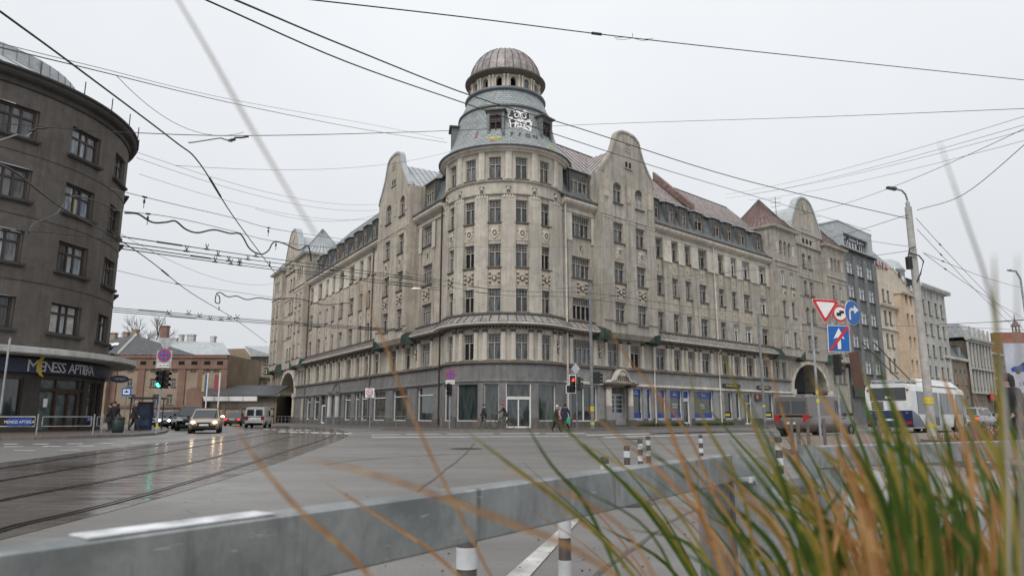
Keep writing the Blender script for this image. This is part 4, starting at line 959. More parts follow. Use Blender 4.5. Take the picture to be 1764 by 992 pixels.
shopfront(LF, -.2, 47.8, [(a, b, .62) for a, b in lo[:8]] + [(33.2, 35.3, .15)] + [(a, b, .62) for a, b in lo[8:]], 'shopgrey')
for a, b in lo: window(B, LF, (a + b) / 2, .62, b - a, 2.9, 1, False, 'frame_white', 'glass_shop', .06, .24, False, .76, .06)
window(B, LF, 34.25, 2.42, 2.1, 1.1, 1, False, 'frame_black', 'glass_shop', .06, .24, False, 0)
window(B, LF, 34.25, .15, 2.1, 2.25, 1, False, 'frame_white', 'glass_shop', .06, .24, False, 0, .16, 'door')
for s in (27.3, 30.2): m = MB(); m.tube([LF.pt(s, .9, .4), LF.pt(s, 3.5, .4)], .28, 12); m.fbox(LF, s - .42, s + .42, 3.5, 3.85, .07, .8, 1); m.fbox(LF, s - .38, s + .38, .12, .9, .15, .78, 1); m.build('entrance_column', [M['white_trim'], M['shopgrey']], B)
m = MB()
m.tube([LF.pt(27.3, 3.95, .2), LF.pt(27.9, 4.6, .15), LF.pt(28.7, 4.85, .15), LF.pt(29.6, 4.6, .15), LF.pt(30.2, 3.95, .2)], .05, 5); m.build('entrance_moulding', [M['trim_dark']], B)
ro = [(8.9, 10.5), (11.1, 11.85), (12.55, 14.1), (14.7, 16.75), (18.7, 22.25), (24.3, 26.0), (26.6, 27.6), (32.2, 34.8)]
shopfront(RF, -.2, 39.2, [(.95, 4.25, .62), (5.75, 7.9, .15)] + [(a, b, .75) for a, b in ro[:4]] + [(16.85, 18.1, .3), (ro[4][0], ro[4][1], .75), (ro[5][0], ro[5][1], .75), (ro[6][0], ro[6][1], .75), (28.2, 30.0, .2), (ro[7][0], ro[7][1], .75)], 'shopgrey_right')
window(B, RF, 2.6, .62, 3.3, 2.9, 2, False, 'frame_white', 'glass_shop', .06, .24, False, 0, .06)
for a, b in ro: window(B, RF, (a + b) / 2, .75, b - a, 2.77, 1, False, 'frame_white', 'glass_shop', .06, .24, False, 0, .07)
window(B, RF, 17.475, 2.65, 1.25, .87, 1, False, 'frame_white', 'navy_film', .06, .24, False, 0, .1); window(B, RF, 17.475, .3, 1.25, 2.3, 1, False, 'frame_white', 'glass_shop', .06, .24, False, 0, .14, 'door')
window(B, RF, 29.1, .2, 1.8, 3.3, 2, False, 'frame_white', 'glass_shop', .06, .24, False, .66, .1, 'door')
# blue film and lettering on the shop windows
for i, (a, b) in enumerate(ro[:5]):
    for c_, d_ in ((2.78, 3.44), (.84, 1.32)): f = MB(); f.fbox(RF, a + .08, b - .08, c_, d_, -.155, -.16, 0); f.build('window_film', [M['navy_film']], B)
    if b - a > 1:
        lettering('SERVISS', .2, 'letter_white', B, RF.mat((a + b) / 2 + (.3 if i == 4 else 0), 2.98, -.145)); lettering('Smile', .17, 'letter_white', B, RF.mat((a + b) / 2, 3.2, -.145))
    if b - a > 1.9:
        for k, (w_, z_) in enumerate(((1.0, 2.15), (.7, 2.0), (.85, 1.82))):
            q = MB(); q.fbox(RF, (a + b) / 2 - w_ / 2, (a + b) / 2 + w_ / 2, z_, z_ + .05, -.15, -.156); q.build('small_print', [M['letter_white']], B)
q = MB(); q.fbox(RF, 9.0, 9.2, 1.35, 2.75, -.15, -.156); q.build('red_strip', [M['sign_red']], B)
for a, b in ((23.9, 27.3), (31.0, 34.0)):
    q = MB(); q.fbox(RF, a, b, 4.0, 4.36, .2, .28); o = q.build('shop_sign_board', [M['black']], B)
    for k in range(9):
        q = MB(); s_ = (a + b) / 2 - 1.1 + k * .25; q.fbox(RF, s_, s_ + .15, 4.1 + .04 * (k % 2), 4.27 - .03 * (k % 3), .281, .292); q.build('sign_stroke', [M['yellow_band']], B)
for a, b in (ro[5], ro[7]):
    q = MB(); q.fbox(RF, a + .1, b - .1, .85, 1.5, -.15, -.156); q.build('window_film', [M['black']], B)
    q = MB(); q.fbox(RF, a + .4, b - .4, 1.05, 1.3, -.142, -.148); q.build('window_film', [M['yellow_band']], B)
q = MB(); q.fbox(RF, 30.4, 31.9, 2.7, 3.4, .2, .26); q.build('photo_board', [simple('photo_board_dark', (0.06, 0.012, 0.01), 0.4)], B)
q = MB(); disc(q, .22, -.002, .01, 0, 0, 16); part('photo_disc', q.mesh('photo_disc', simple('photo_disc', (0.5, 0.22, 0.14))), B, RF.mat(30.8, 3.1, .27))
# portal with carved pediment
m = MB()
for s in (5.35, 8.3):
    m.tube([RF.pt(s, .7, .35), RF.pt(s, 1.9, .35)], .27, 12, 2); m.tube([RF.pt(s, 1.9, .35), RF.pt(s, 3.45, .35)], .26, 12, 0); m.fbox(RF, s - .38, s + .38, .12, .7, .15, .72, 1)
    m.fbox(RF, s - .4, s + .4, 3.45, 3.7, .07, .75, 1)
m.fbox(RF, 4.8, 8.85, 3.7, 3.86, .23, .9, 1)
m.build('portal', [M['cream'], M['trim_dark'], M['shopgrey_right']], B)
m = MB(); pts = [(5.0, 3.88), (5.3, 4.05), (5.9, 4.15), (6.15, 4.6), (6.5, 4.95), (6.85, 5.05), (7.2, 4.95), (7.55, 4.6), (7.8, 4.15), (8.4, 4.05), (8.7, 3.88)]
pediment(m, RF, pts, .7, .25, 0, 0, .08)
for k in range(7): m.tube([RF.pt(5.9 + k * .3, 4.0, .74), RF.pt(6.0 + k * .24, 4.3, .76), RF.pt(6.3 + k * .16, 4.5, .74)], .05, 5, 1)
m.build('carved_pediment', [M['cream'], M['trim_dark']], B)
m = MB(); m.fbox(RF, 5.75, 7.9, .12, .3, -.24, .35, 1); m.fbox(RF, 5.78, 6.85, .3, 2.95, -.2, -.26, 0); m.fbox(RF, 6.87, 7.88, .3, 2.95, -.2, -.26, 0)
for a in (5.9, 6.98):
    for k in range(4): m.fbox(RF, a, a + .75, 1.35 + k * .38, 1.65 + k * .38, -.18, -.199, 2)
    for k in (0, 1): m.fbox(RF, a + k * .4, a + .33 + k * .4, .5, 1.15, -.17, -.199, 0)
m.fbox(RF, 5.78, 7.88, 2.98, 3.5, -.2, -.26, 3)
m.build('double_door', [M['sign_grey'], M['plinth'], M['glass_up'], M['trim_dark']], B)
# cores so that the building is solid from behind and above the tower joints
m = MB()
for fr, a, b in ((RF, 0, 56.3), (LF, 0, 64.8)):
    m.fbox(fr, a, b, 8.6, 19.6, -.62, -10.4); m.fbox(fr, a, b - 12 if fr is RF else b - 20, .2, 8.5, -.62, -10.4)
m.lathe((TC[0], TC[1], 0), [(4.5, .2), (4.5, 22.4), (0, 22.4)], 24)
m.build('building_core', [M['black_hole']], B)
m = MB(); m.quad(RF.pt(56.3, .1, 0), RF.pt(56.3, 22, 0), RF.pt(56.3, 22, -10.4), RF.pt(56.3, .1, -10.4)); m.quad(LF.pt(64.8, .1, 0), LF.pt(64.8, 20, 0), LF.pt(64.8, 20, -10.4), LF.pt(64.8, .1, -10.4)); m.build('end_wall', [M['plaster_left']], B)
for fr, s in ((TF, ta(-78)), (TF, ta(68))):
    m = MB(); m.tube([fr.pt(s, 18.9, .3), fr.pt(s, .3, .3)], .08, 7); m.build('downpipe', [M['frame_brown'] if s < 0 else M['cream']], B)
# ================================================================== ground, tracks, pavements
g = MB(); g.quad(Vector((-1500, -60, 0)), Vector((1500, -60, 0)), Vector((1500, 2500, 0)), Vector((-1500, 2500, 0))); g.build('road', [M['asphalt']], None, kind='structure')
def slab_poly(name, pts, mat, z=0.12, kerb=None, kind='structure'):
    m = MB(); m.poly([Vector((p[0], p[1], z)) for p in pts], 0)
    n = len(pts)
    for k in range(n):
        a, b = pts[k], pts[(k + 1) % n]; m.quad(Vector((a[0], a[1], 0)), Vector((b[0], b[1], 0)), Vector((b[0], b[1], z)), Vector((a[0], a[1], z)), 1)
    o = m.build(name, [mat, M['kerb']], None, kind=kind)
    if kerb:
        q = MB(); c = Vector((sum(p[0] for p in pts) / n, sum(p[1] for p in pts) / n, 0))
        for a, b in zip(kerb, kerb[1:]):
            a = Vector((a[0], a[1], 0)); b = Vector((b[0], b[1], 0)); d = (b - a); L = d.length; d.normalize(); nn = Vector((-d.y, d.x, 0))
            if nn.dot(c - a) < 0: nn = -nn
            k = max(1, int(L / 1.1))
            for i in range(k):
                p0 = a + d * (L * i / k + .01); p1 = a + d * (L * (i + 1) / k - .01)
                q.hexa([p0 - nn * .02, p1 - nn * .02, p1 + nn * .16, p0 + nn * .16, p0 - nn * .02 + Vector((0, 0, z + .015)), p1 - nn * .02 + Vector((0, 0, z + .015)), p1 + nn * .16 + Vector((0, 0, z + .012)), p0 + nn * .16 + Vector((0, 0, z + .012))])
        q.build('kerb', [M['kerb']], None, kind='structure')
    return o
kl = [LF.pt(s, 0, 3.2) for s in (95, 65, 40, 20, 6)] + [Vector((TC[0], TC[1], 0)) + Vector((math.sin(R_(a)), -math.cos(R_(a)), 0)) * 10.8 for a in (-58, -40, -20, 0, 20, 38)] + [RF.pt(s, 0, 4.2) for s in (6, 20, 40, 70, 140, 240)]
slab_poly('pavement', [LF.pt(95, 0, -3)] + kl + [RF.pt(240, 0, -3), RF.pt(20, 0, -8), LF.pt(20, 0, -8)], M['paving'], .12, kl)
kerbL = [gnd(*p) for p in ((-150, 760), (0, 758), (60, 757), (120, 755.6), (170, 754), (230, 752), (265, 749.5), (284, 746), (290, 742.5), (284, 738), (268, 733), (255, 728.5), (248, 725)) ]
slab_poly('pavement', kerbL + [Vector((-90, 150, 0)), Vector((-60, 60, 0)), Vector((-60, 30, 0))], M['paving'], .12, kerbL)
isl = [gnd(*p) for p in ((1764, 812), (1600, 800), (1470, 792), (1400, 788), (1360, 781), (1338, 772), (1332, 764), (1345, 757), (1380, 753), (1450, 751), (1560, 749), (1764, 746))]
slab_poly('pavement_island', isl + [Vector((60, 28, 0)), Vector((30, 8, 0))], M['paving_pink'], .10, isl)
# tram tracks (ground points measured along the four rails)
def cr(pts, n=8):
    out = []
    P = [pts[0] * 2 - pts[1]] + pts + [pts[-1] * 2 - pts[-2]]
    for i in range(1, len(P) - 2):
        for k in range(n):
            u = k / n; a, b, c, d = P[i - 1], P[i], P[i + 1], P[i + 2]
            out.append(0.5 * ((2 * b) + (c - a) * u + (2 * a - 5 * b + 4 * c - d) * u * u + (3 * b - a - 3 * c + d) * u ** 3))
    out.append(pts[-1]); return out
rails_px = {
 'a': [(-260, 838), (0, 807), (204, 776.5), (340, 759.5), (408, 751), (436, 744), (431, 738), (410, 733)],
 'b': [(-260, 872), (0, 829), (204, 793.5), (374, 763), (445, 751), (478, 744), (470, 737.5), (440, 732.5)],
 'c': [(-260, 928), (0, 863), (204, 824), (374, 786.7), (476, 757.8), (524, 746), (512, 738.5), (470, 733)],
 'd': [(-260, 1010), (0, 914), (170, 873.5), (340, 825.8), (476, 783), (575, 749), (560, 740), (505, 733.8)],
 'e': [(-260, 1032), (0, 929.6), (194, 880), (374, 829), (507, 787), (600, 749.5), (584, 740), (530, 734)],
 'z': [(-260, 822), (0, 797), (204, 771), (340, 756), (398, 749), (420, 743.5), (414, 738), (395, 733)]}
RP = {k: cr([gnd(*p) for p in v], 10) for k, v in rails_px.items()}
TT = thing('tram_track', (RP['b'][20].x, RP['b'][20].y, 0), 'two curving tram tracks in wet brown concrete slabs across the road', 'tram track')
def ribbon(A, Bp, z, i0, i1): return [Vector((A[i].x, A[i].y, z)) for i in range(i0, i1 + 1)] + [Vector((Bp[i].x, Bp[i].y, z)) for i in range(i1, i0 - 1, -1)]
lanes = [('z', 'a'), ('a', 'b'), ('b', 'c'), ('c', 'd'), ('d', 'e')]
def resample(P, q):
    L = [0]; 
    for a, b in zip(P, P[1:]): L.append(L[-1] + (b - a).length)
    out = []
    for k in range(q + 1):
        t_ = L[-1] * k / q; i = 0
        while i < len(L) - 2 and L[i + 1] < t_: i += 1
        u = (t_ - L[i]) / max(1e-6, L[i + 1] - L[i]); out.append(P[i].lerp(P[i + 1], u))
    return out
NQ = 46
for la, lb in lanes:
    A = resample(RP[la], NQ); BB = resample(RP[lb], 600); Bq = []; j0 = 0
    for i, p in enumerate(A):
        if i == NQ: Bq.append(BB[-1]); break
        best = min(range(j0, min(601, j0 + 60)), key=lambda j: (BB[j] - p).length); j0 = best; Bq.append(BB[best])
    for i in range(NQ):
        g_ = .012
        ai, aj, bi, bj = A[i], A[i + 1], Bq[i], Bq[i + 1]
        q = [ai.lerp(aj, g_), ai.lerp(aj, 1 - g_), bi.lerp(bj, 1 - g_), bi.lerp(bj, g_)]
        lft = [v.copy() for v in q]
        for v in lft: v.z = .006
        lo_ = [Vector((v.x, v.y, .0005)) for v in lft]
        m = MB(); m.hexa([lo_[0], lo_[1], lo_[2], lo_[3], lft[0], lft[1], lft[2], lft[3]])
        m.build('concrete_slab', [M['slab']], TT)
for k in 'abcd':
    P = resample(RP[k], 90); m = MB()
    for off, w, z in ((-.035, .055, .016), (.04, .025, .015)):
        L_ = []
        for i, p in enumerate(P):
            d = P[min(i + 1, 90)] - P[max(i - 1, 0)]; d.z = 0; d.normalize(); n = Vector((-d.y, d.x, 0)); L_.append((p + n * (off - w / 2), p + n * (off + w / 2)))
        for a, b in zip(L_, L_[1:]):
            m.hexa([Vector((v.x, v.y, .004)) for v in (a[0], b[0], b[1], a[1])] + [Vector((v.x, v.y, z)) for v in (a[0], b[0], b[1], a[1])])
    m.build('rail', [M['rail']], TT)
# painted markings
def mark(pts, z=.008, name='road_marking'):
    m = MB(); m.poly([gnd(p[0], p[1], z) for p in pts]); return m.build(name, [M['paint_road']], None, kind='structure')
for (x, y, w) in ((5, 764, 25), (6, 768.5, 34), (55, 764, 28), (72, 768, 32), (23, 775.3, 38), (102, 774.2, 36), (115, 763.4, 27), (133, 767.2, 29), (170, 762.5, 26), (190, 766.4, 28), (224, 762, 24)):
    mark([(x, y), (x + w, y - .2), (x + w + 2, y + 1.0), (x + 2, y + 1.2)])
for (x0, x1, y) in ((640, 690, 748), (700, 760, 747), (770, 850, 746.5), (862, 930, 746.2), (940, 1010, 746)):
    mark([(x0, y), (x1, y - .4), (x1, y + .8), (x0, y + 1.2)])
for (x0, y0, x1, y1) in ((1010, 748.5, 1330, 740.5), (1040, 752.5, 1325, 745), (640, 752, 980, 750.5), (1120, 745.5, 1300, 741.5)):
    mark([(x0, y0), (x1, y1), (x1, y1 + 1.1), (x0, y0 + 1.6)])
for k in range(7): mark([(476 + k * 19, 742.4 + k * .5), (490 + k * 19, 742.2 + k * .5), (496 + k * 19, 744 + k * .6), (481 + k * 19, 744.2 + k * .6)])
for k in range(6): mark([(452 + k * 14, 738.6 + k * .35), (462 + k * 14, 738.6 + k * .35), (466 + k * 14, 739.8 + k * .35), (456 + k * 14, 739.8 + k * .35)])
mark([(862, 1000), (905, 1000), (1008, 884), (994, 884)]); mark([(1500, 842), (1800, 868), (1800, 871), (1500, 844)])
def manhole(x, y, r, label):
    p = gnd(x, y); m = MB(); m.lathe((0, 0, 0), [(0, .012), (r * .86, .012), (r * .88, .008), (r * .95, .008), (r, .014), (r + .02, .001)], 20)
    o = m.build('manhole_cover', [M['rail']], None); o.location = p; o['label'] = label; o['category'] = 'manhole cover'
manhole(802, 773, .5, 'round iron manhole cover in the grey asphalt before the glass doors'); manhole(1078, 868, .3, 'rusty manhole cover behind the galvanised guard rail')
manhole(1092, 756, .45, 'flat dark manhole cover on the road near the red signal')
# ================================================================== dark rounded house on the left
HC = (-38.5, 44.5); HR = 11.0
HF = Arc(HC, HR, R_(90)); hs = lambda deg: R_(deg) * HR       # angle from +X, growing away from the camera
H = thing('dark_corner_house', (-38.5, 44.5, 0), 'dark brown rough cast house with rounded corner and a pharmacy under its canopy', 'building')
Hrows = [(5.95, 1.85), (9.75, 1.92), (13.5, 1.92), (17.25, 1.9)]
Hc = [(-60.5, -48.5), (-38.2, -26.0), (-15.0, -2.2), (8.2, 20.0), (31, 43), (53, 65)]
m = MB(); hh = [(hs(a), hs(b), z, z + h) for a, b in Hc for z, h in Hrows]
m.wall(HF, hs(-75), hs(85), 4.7, 20.7, hh, 0, .42)
m.build('house_wall', [M['dark_house']], H)
m = MB(); m.sweep(HF, hs(-75), hs(85), [(0, 20.25), (.12, 20.3), (.10, 20.6), (.38, 20.72), (.48, 20.85), (.48, 21.05), (.60, 21.1), (.60, 21.22), (.4, 21.3), (0, 21.35)]); m.build('cornice', [M['dark_trim']], H)
m = MB()
for z in (8.75, 12.55, 16.3): m.sweep(HF, hs(-75), hs(85), [(0, z), (.025, z + .01), (.025, z + .05), (0, z + .06)])
m.build('wall_joint', [M['dark_trim']], H)
for a, b in Hc:
    for j, (z, h) in enumerate(Hrows):
        s = hs((a + b) / 2); w = 2 * HR * math.sin(R_(b - a) / 2) - .02
        key = ('hw', round(w, 1))
        if key not in CACHE:
            f = MB(); ft = .11; x = w / 2 - .12
            f.box(-w / 2, -w / 2 + .001, -.01, 0, 0, .001)
            for x0, x1 in ((-x, -x + ft), (x - ft, x), (-.33, -.2), (.2, .33)): f.box(x0, x1, -.05, .05, 0, 1.86)
            for z0, z1 in ((0, ft), (1.76, 1.86), (1.2, 1.32)):
                for x0, x1 in ((-x + ft, -.33), (-.2, .2), (.33, x - ft)): f.box(x0, x1, -.05, .05, z0, z1)
            f.box(-w / 2, -x, -.12, .05, 0, 1.86, 1); f.box(x, w / 2, -.12, .05, 0, 1.86, 1)
            g_ = []
            for x0, x1 in ((-x, -.27), (-.27, .27), (.27, x)):
                gg = MB(); gg.quad(Vector((x0, .03, 0)), Vector((x1, .03, 0)), Vector((x1, .03, 1.86)), Vector((x0, .03, 1.86))); g_.append({k_: gg.mesh('pane', M[k_]) for k_ in ('glass_sky', 'glass_pale', 'glass')})
            sl_ = MB(); sl_.box(-w / 2 - .2, w / 2 + .2, -.54, -.13, -.14, 0); sl_.box(-w / 2 - .12, w / 2 + .12, -.47, -.13, -.22, -.142)
            CACHE[key] = (f.mesh('window', [M['frame_brown'], M['dark_house']]), g_, sl_.mesh('sill', M['dark_trim']))
        f, g_, sl_ = CACHE[key]; T = HF.mat(s, z, -.32); o = part('window', f, H, T); [part('pane', gg[rnd.choice(('glass_sky', 'glass_sky', 'glass_pale', 'glass'))], H, T, sub_of=o) for gg in g_]; part('sill', sl_, H, T, sub_of=o)
        if j in (0, 2) and -16 < a < 9:
            q = MB(); q.box(-.95, -.4, .02, .028, .1, 1.75) if j == 0 else None
            if j == 0: q.box(.4, .95, .02, .028, .1, 1.75); part('curtain', q.mesh('curtain', M['curtain']), H, T, sub_of=o)
        if j == 2 and a == -15.0:
            q = MB(); q.box(-.30, .05, -.02, .02, .12, 1.15, 0); q.box(.05, .45, -.02, .02, .12, 1.15, 1); part('flag_in_window', q.mesh('flag_in_window', [M['flag_yellow'], M['flag_blue']]), H, T, sub_of=o, label='yellow and blue flag hung inside the window')
# bay on the receding side (seen in silhouette), roof, snow pegs
m = MB(); m.sweep(HF, hs(52), hs(64), [(0, 7.6), (.55, 8.6), (.55, 17.7), (.7, 17.8), (0, 18.0)]); m.build('corner_oriel', [M['dark_trim']], H)
m = MB(); m.sweep(HF, hs(-75), hs(85), [(.2, 21.3), (-3.6, 23.4), (-3.7, 24.3), (-6.0, 24.6)], 0, False)
for k in range(26): s = hs(-75 + k * 6.2); m.tube([HF.pt(s, 21.35, .15), HF.pt(s, 23.42, -3.6), HF.pt(s, 24.3, -3.7)], .04, 4, 1)
m.build('roof', [M['roof_zinc'], M['seam_zinc']], H)
for a in (-29, -15, -3, 9, 21, 34):
    q = MB(); q.tube([HF.pt(hs(a), 21.2, .6), HF.pt(hs(a), 22.05, .6)], .035, 5); q.build('roof_rod', [M['dark_trim']], H)
q = MB(); q.box(-1.1, 1.1, -.06, .08, 0, .9, 0); q.box(-.95, .95, -.08, -.06, .12, .78, 1); part('roof_window', q.mesh('roof_window', [M['white'], M['glass']]), H, HF.mat(hs(-33), 21.9, -1.2) @ Matrix.Rotation(R_(-58), 4, 'X'))
# canopy and pharmacy front
m = MB(); m.sweep(HF, hs(-75), hs(60), [(0, 4.45), (1.7, 4.45), (1.7, 4.5), (1.85, 4.5), (1.85, 4.82), (1.6, 4.86), (0, 4.98)], 0)
m.build('canopy', [M['white_trim']], H)
m = MB(); m.sweep(HF, hs(-75), hs(40), [(.12, 3.5), (.3, 3.5), (.3, 4.3), (.12, 4.3)], 0, True, .5, True); m.build('sign_fascia', [M['navy']], H)
open_ = [(-60, -32, .9, 3.2), (-29.5, -20.8, .8, 3.2), (-15.5, 4.2, .2, 3.3), (7, 13.2, .5, 3.2), (14, 20, .5, 3.2), (23, 34, .5, 3.2)]
m = MB(); m.wall(HF, hs(-75), hs(85), .12, 4.7, [(hs(a), hs(b), c, d) for a, b, c, d in open_], -.02, .35); m.build('shopfront_wall', [M['dark_trim']], H)
for a, b, c, d in open_:
    w = hs(b - a); s = hs((a + b) / 2)
    if c == .2: continue
    f = MB(); f.fbox(HF, hs(a), hs(a) + .08, c, d, -.1, -.2); f.fbox(HF, hs(b) - .08, hs(b), c, d, -.1, -.2); f.fbox(HF, hs(a) + .08, hs(b) - .08, c, c + .08, -.1, -.2); f.fbox(HF, hs(a) + .08, hs(b) - .08, d - .08, d, -.1, -.2)
    o = f.build('shop_window', [M['frame_brown']], H)
    q = MB(); q.wall(HF, hs(a), hs(b), c, d, [], -.22, 0); q.build('pane', [M['glass_shop']], o)
f = MB()
for dg in (-15.5, -9.4, 1.2, 4.0): f.fbox(HF, hs(dg), hs(dg) + .1, .2, 3.3, -.08, -.2)
for dg in (-9.0, -4.0, -3.5, 1.0): f.fbox(HF, hs(dg) , hs(dg) + .07, .2, 2.45, -.06, -.16, 1)
f.fbox(HF, hs(-15.5), hs(4.2), 2.5, 2.66, -.06, -.2); f.fbox(HF, hs(-15.5), hs(4.2), 3.2, 3.3, -.08, -.2)
for x0, x1 in ((-9, -4), (-3.5, 1.4)): f.fbox(HF, hs(x0), hs(x1), .2, .34, -.065, -.165, 1); f.fbox(HF, hs(x0), hs(x1), 2.38, 2.5, -.065, -.165, 1)
o = f.build('entrance', [M['frame_brown'], simple('door_brown', (0.085, 0.03, 0.022), 0.5)], H)
q = MB(); q.wall(HF, hs(-15.5), hs(4.2), .2, 3.3, [], -.22, 0); q.build('pane', [simple('pharmacy_glass', (0.11, 0.135, 0.13), 0.06, 0, .3, 1.5, .8)], o)
q = MB()
for k in range(5): q.fbox(HF, hs(-8.6), hs(-4.4), .7 + k * .36, .75 + k * .36, -.3, -.6)
rr = random.Random(5)
for k in range(5):
    for i in range(5): q.fbox(HF, hs(-8.4 + i * .8), hs(-7.9 + i * .8), .76 + k * .36, .98 + k * .36, -.35, -.5, 1 + (i + k) % 2)
q.build('pharmacy_shelves', [M['curtain'], M['moon'], M['white']], H)
q = MB(); q.fbox(HF, hs(-12.8), hs(-11.2), 1.55, 2.05, -.205, -.21); q.build('notice', [M['white']], H)
q = MB(); disc(q, .28, -.02, .0, 0, 0, 18)
# the name in single letters following the curve
def on_house(x, y, rr):
    r = ray(x, y); A = r[0] ** 2 + r[1] ** 2; Bq_ = -2 * (r[0] * HC[0] + r[1] * HC[1]); Cq = HC[0] ** 2 + HC[1] ** 2 - rr * rr
    t_ = (-Bq_ - math.sqrt(Bq_ * Bq_ - 4 * A * Cq)) / (2 * A); return math.degrees(math.atan2(r[1] * t_ - HC[1], r[0] * t_ - HC[0]))
for i, (ch, px) in enumerate(zip('MENESSAPTIEKA', (56.4, 73, 84, 93.8, 102, 109.5, 124, 132.3, 138.8, 143.6, 147.6, 152.4, 158))):
    me = text_mesh(ch, 1.0 if i == 0 else .86, 'letter_white', .015)
    part('letter', me, H, HF.mat(hs(on_house(px, 634, 11.32)), 3.6 if i else 3.56, .325) @ TXT)
m = MB(); c0 = hs(on_house(75, 634, 11.32)); n = 20; O = []; I = []
for k in range(n + 1):
    a = R_(100 + 160 * k / n); O.append((c0 + .55 * math.cos(a) + .1, 3.9 + .62 * math.sin(a))); 
    I.append((c0 + .30 * math.cos(a) + .12, 3.9 + .58 * math.sin(a)))
for k in range(n): m.quad(HF.pt(O[k][0], O[k][1], .345), HF.pt(O[k + 1][0], O[k + 1][1], .345), HF.pt(I[k + 1][0], I[k + 1][1], .345), HF.pt(I[k][0], I[k][1], .345)); m.quad(HF.pt(O[k][0], O[k][1], .345), HF.pt(O[k + 1][0], O[k + 1][1], .345), HF.pt(O[k + 1][0], O[k + 1][1], .305), HF.pt(O[k][0], O[k][1], .305))
m.build('crescent_moon', [M['moon']], H)
# hanging oval sign
T = HF.mat(hs(21), 3.55, 1.0) @ Matrix.Rotation(R_(-60), 4, 'Z')
m = MB(); n = 20
for y0, rr_ in ((-.05, 1), (.05, 1)): m.poly([T @ Vector((.62 * math.cos(2 * math.pi * k / n), y0, .26 * math.sin(2 * math.pi * k / n))) for k in range(n)])
for k in range(n):
    a0, a1 = 2 * math.pi * k / n, 2 * math.pi * (k + 1) / n; m.quad(*[T @ Vector(v) for v in ((.62 * math.cos(a0), -.05, .26 * math.sin(a0)), (.62 * math.cos(a1), -.05, .26 * math.sin(a1)), (.62 * math.cos(a1), .05, .26 * math.sin(a1)), (.62 * math.cos(a0), .05, .26 * math.sin(a0)))])
m.build('hanging_sign', [M['navy']], H); lettering('MENESS', .2, 'letter_white', H, T @ Matrix.Translation((0, -.06, -.06)))
# ================================================================== background buildings on the left
def plain_house(name, label, cat, x0, x1, ybot, yeave, Y, depth, wall, rows, roofm=None, ridge=None, rz=2.5, frame='frame_old', gl='glass', wh=None):
    """a block facing the camera; window rows in picture pixels -> metres on its front"""
    z1 = at(0, yeave, Y).z; X0 = at(x0, 640, Y).x; X1 = at(x1, 640, Y).x
    P = thing(name, ((X0 + X1) / 2, Y, 0), label, cat); F = Fr((X0, Y), (1, 0), (0, -1)); m = MB(); W_ = X1 - X0; hh = []
    for r in rows:
        for (a, b) in r[0]:
            s0 = at(a, (r[1] + r[2]) / 2, Y).x - X0; s1 = at(b, (r[1] + r[2]) / 2, Y).x - X0; hh.append((s0, s1, at(0, r[2], Y).z, at(0, r[1], Y).z))
    m.wall(F, 0, W_, 0, z1, hh, 0, .25)
    for s in (0, W_): m.quad(F.pt(s, 0, 0), F.pt(s, z1, 0), F.pt(s, z1, -depth), F.pt(s, 0, -depth))
    m.quad(F.pt(0, 0, -depth), F.pt(W_, 0, -depth), F.pt(W_, z1, -depth), F.pt(0, z1, -depth)); m.quad(F.pt(0, z1, -.01), F.pt(W_, z1, -.01), F.pt(W_, z1, -depth), F.pt(0, z1, -depth))
    m.build('wall', [wall], P)
    for s0, s1, c, d in hh: window(P, F, (s0 + s1) / 2, c, s1 - s0, d - c, 2, False, frame, gl, 0, .18)
    return P, F, W_, z1
P, F, W_, z1 = plain_house('brick_warehouse', 'old yellow and red brick building with dark hipped roof behind the tram stop', 'building', 186, 392, 733, 611, 104, 14, M['brick_yellow'],
    [([(221, 229.5), (261, 268.5), (297.6, 304.6), (329, 337), (355, 361.5), (369, 376.6)], 627, 638.5), ([(219, 227.5), (258.5, 266.5), (295.6, 302.6)], 652, 665.5), ([(287, 296.5), (225, 233)], 679, 696), ([(262, 275)], 679, 704)], gl='glass')
m = MB(); q = MB()
for xa, xb in ((186, 202), (238, 249.5), (308, 320), (341, 350.5), (381.5, 392)):
    s0 = at(xa, 650, 104).x - at(186, 640, 104).x; s1 = at(xb, 650, 104).x - at(186, 640, 104).x; m.fbox(F, s0, s1, 0, z1 - .01, .002, .18)
m.fbox(F, 0, W_, z1 - 2.1, z1 - .6, .185, .24); m.fbox(F, 0, W_, z1 - .5, z1, .19, .4); m.fbox(F, 0, W_, 2.3, 2.6, .19, .26)
m.build('red_brick_trim', [M['brick_red']], P)
for k in range(9): q.fbox(F, 1.0 + k * 1.9, 1.9 + k * 1.9, z1 - 1.5, z1 - .95, .241, .25)
q.build('attic_opening', [M['black_hole']], P)
def roofhip(P, pts, faces, mat, name='roof'):
    m = MB(); V = [Vector(p) for p in pts]
    for f in faces: m.poly([V[i] for i in f])
    return m.build(name, [mat], P)
dk = metalroof('roof_felt_dark', (0.07, 0.072, 0.076), (0.10, 0.10, 0.105), (0.05, 0.05, 0.055), .6, 0)
e0 = F.pt(-.6, z1, .6); e1 = F.pt(12.6, z1, .6); rg0 = at(234, 577, 110); rg1 = at(268, 582, 110)
zc = at(202, 603, 104)
roofhip(P, [F.pt(-4, z1, .5), F.pt(1.4, z1 + .02, .5), F.pt(12.9, z1, .5), rg0, at(322, 613, 104), at(150, 588, 116)], [(0, 1, 3, 5), (1, 2, 3)], dk)
roofhip(P, [F.pt(8.2, z1 + .03, .45), at(328, 615, 103.8), at(252, 584, 111), rg0], [(0, 1, 2, 3)], dk)
roofhip(P, [at(300, 617, 103.9), F.pt(W_ + .4, z1, .55), at(385, 590, 110), at(258, 585, 112.0)], [(0, 1, 2, 3)], M['roof_zinc'])
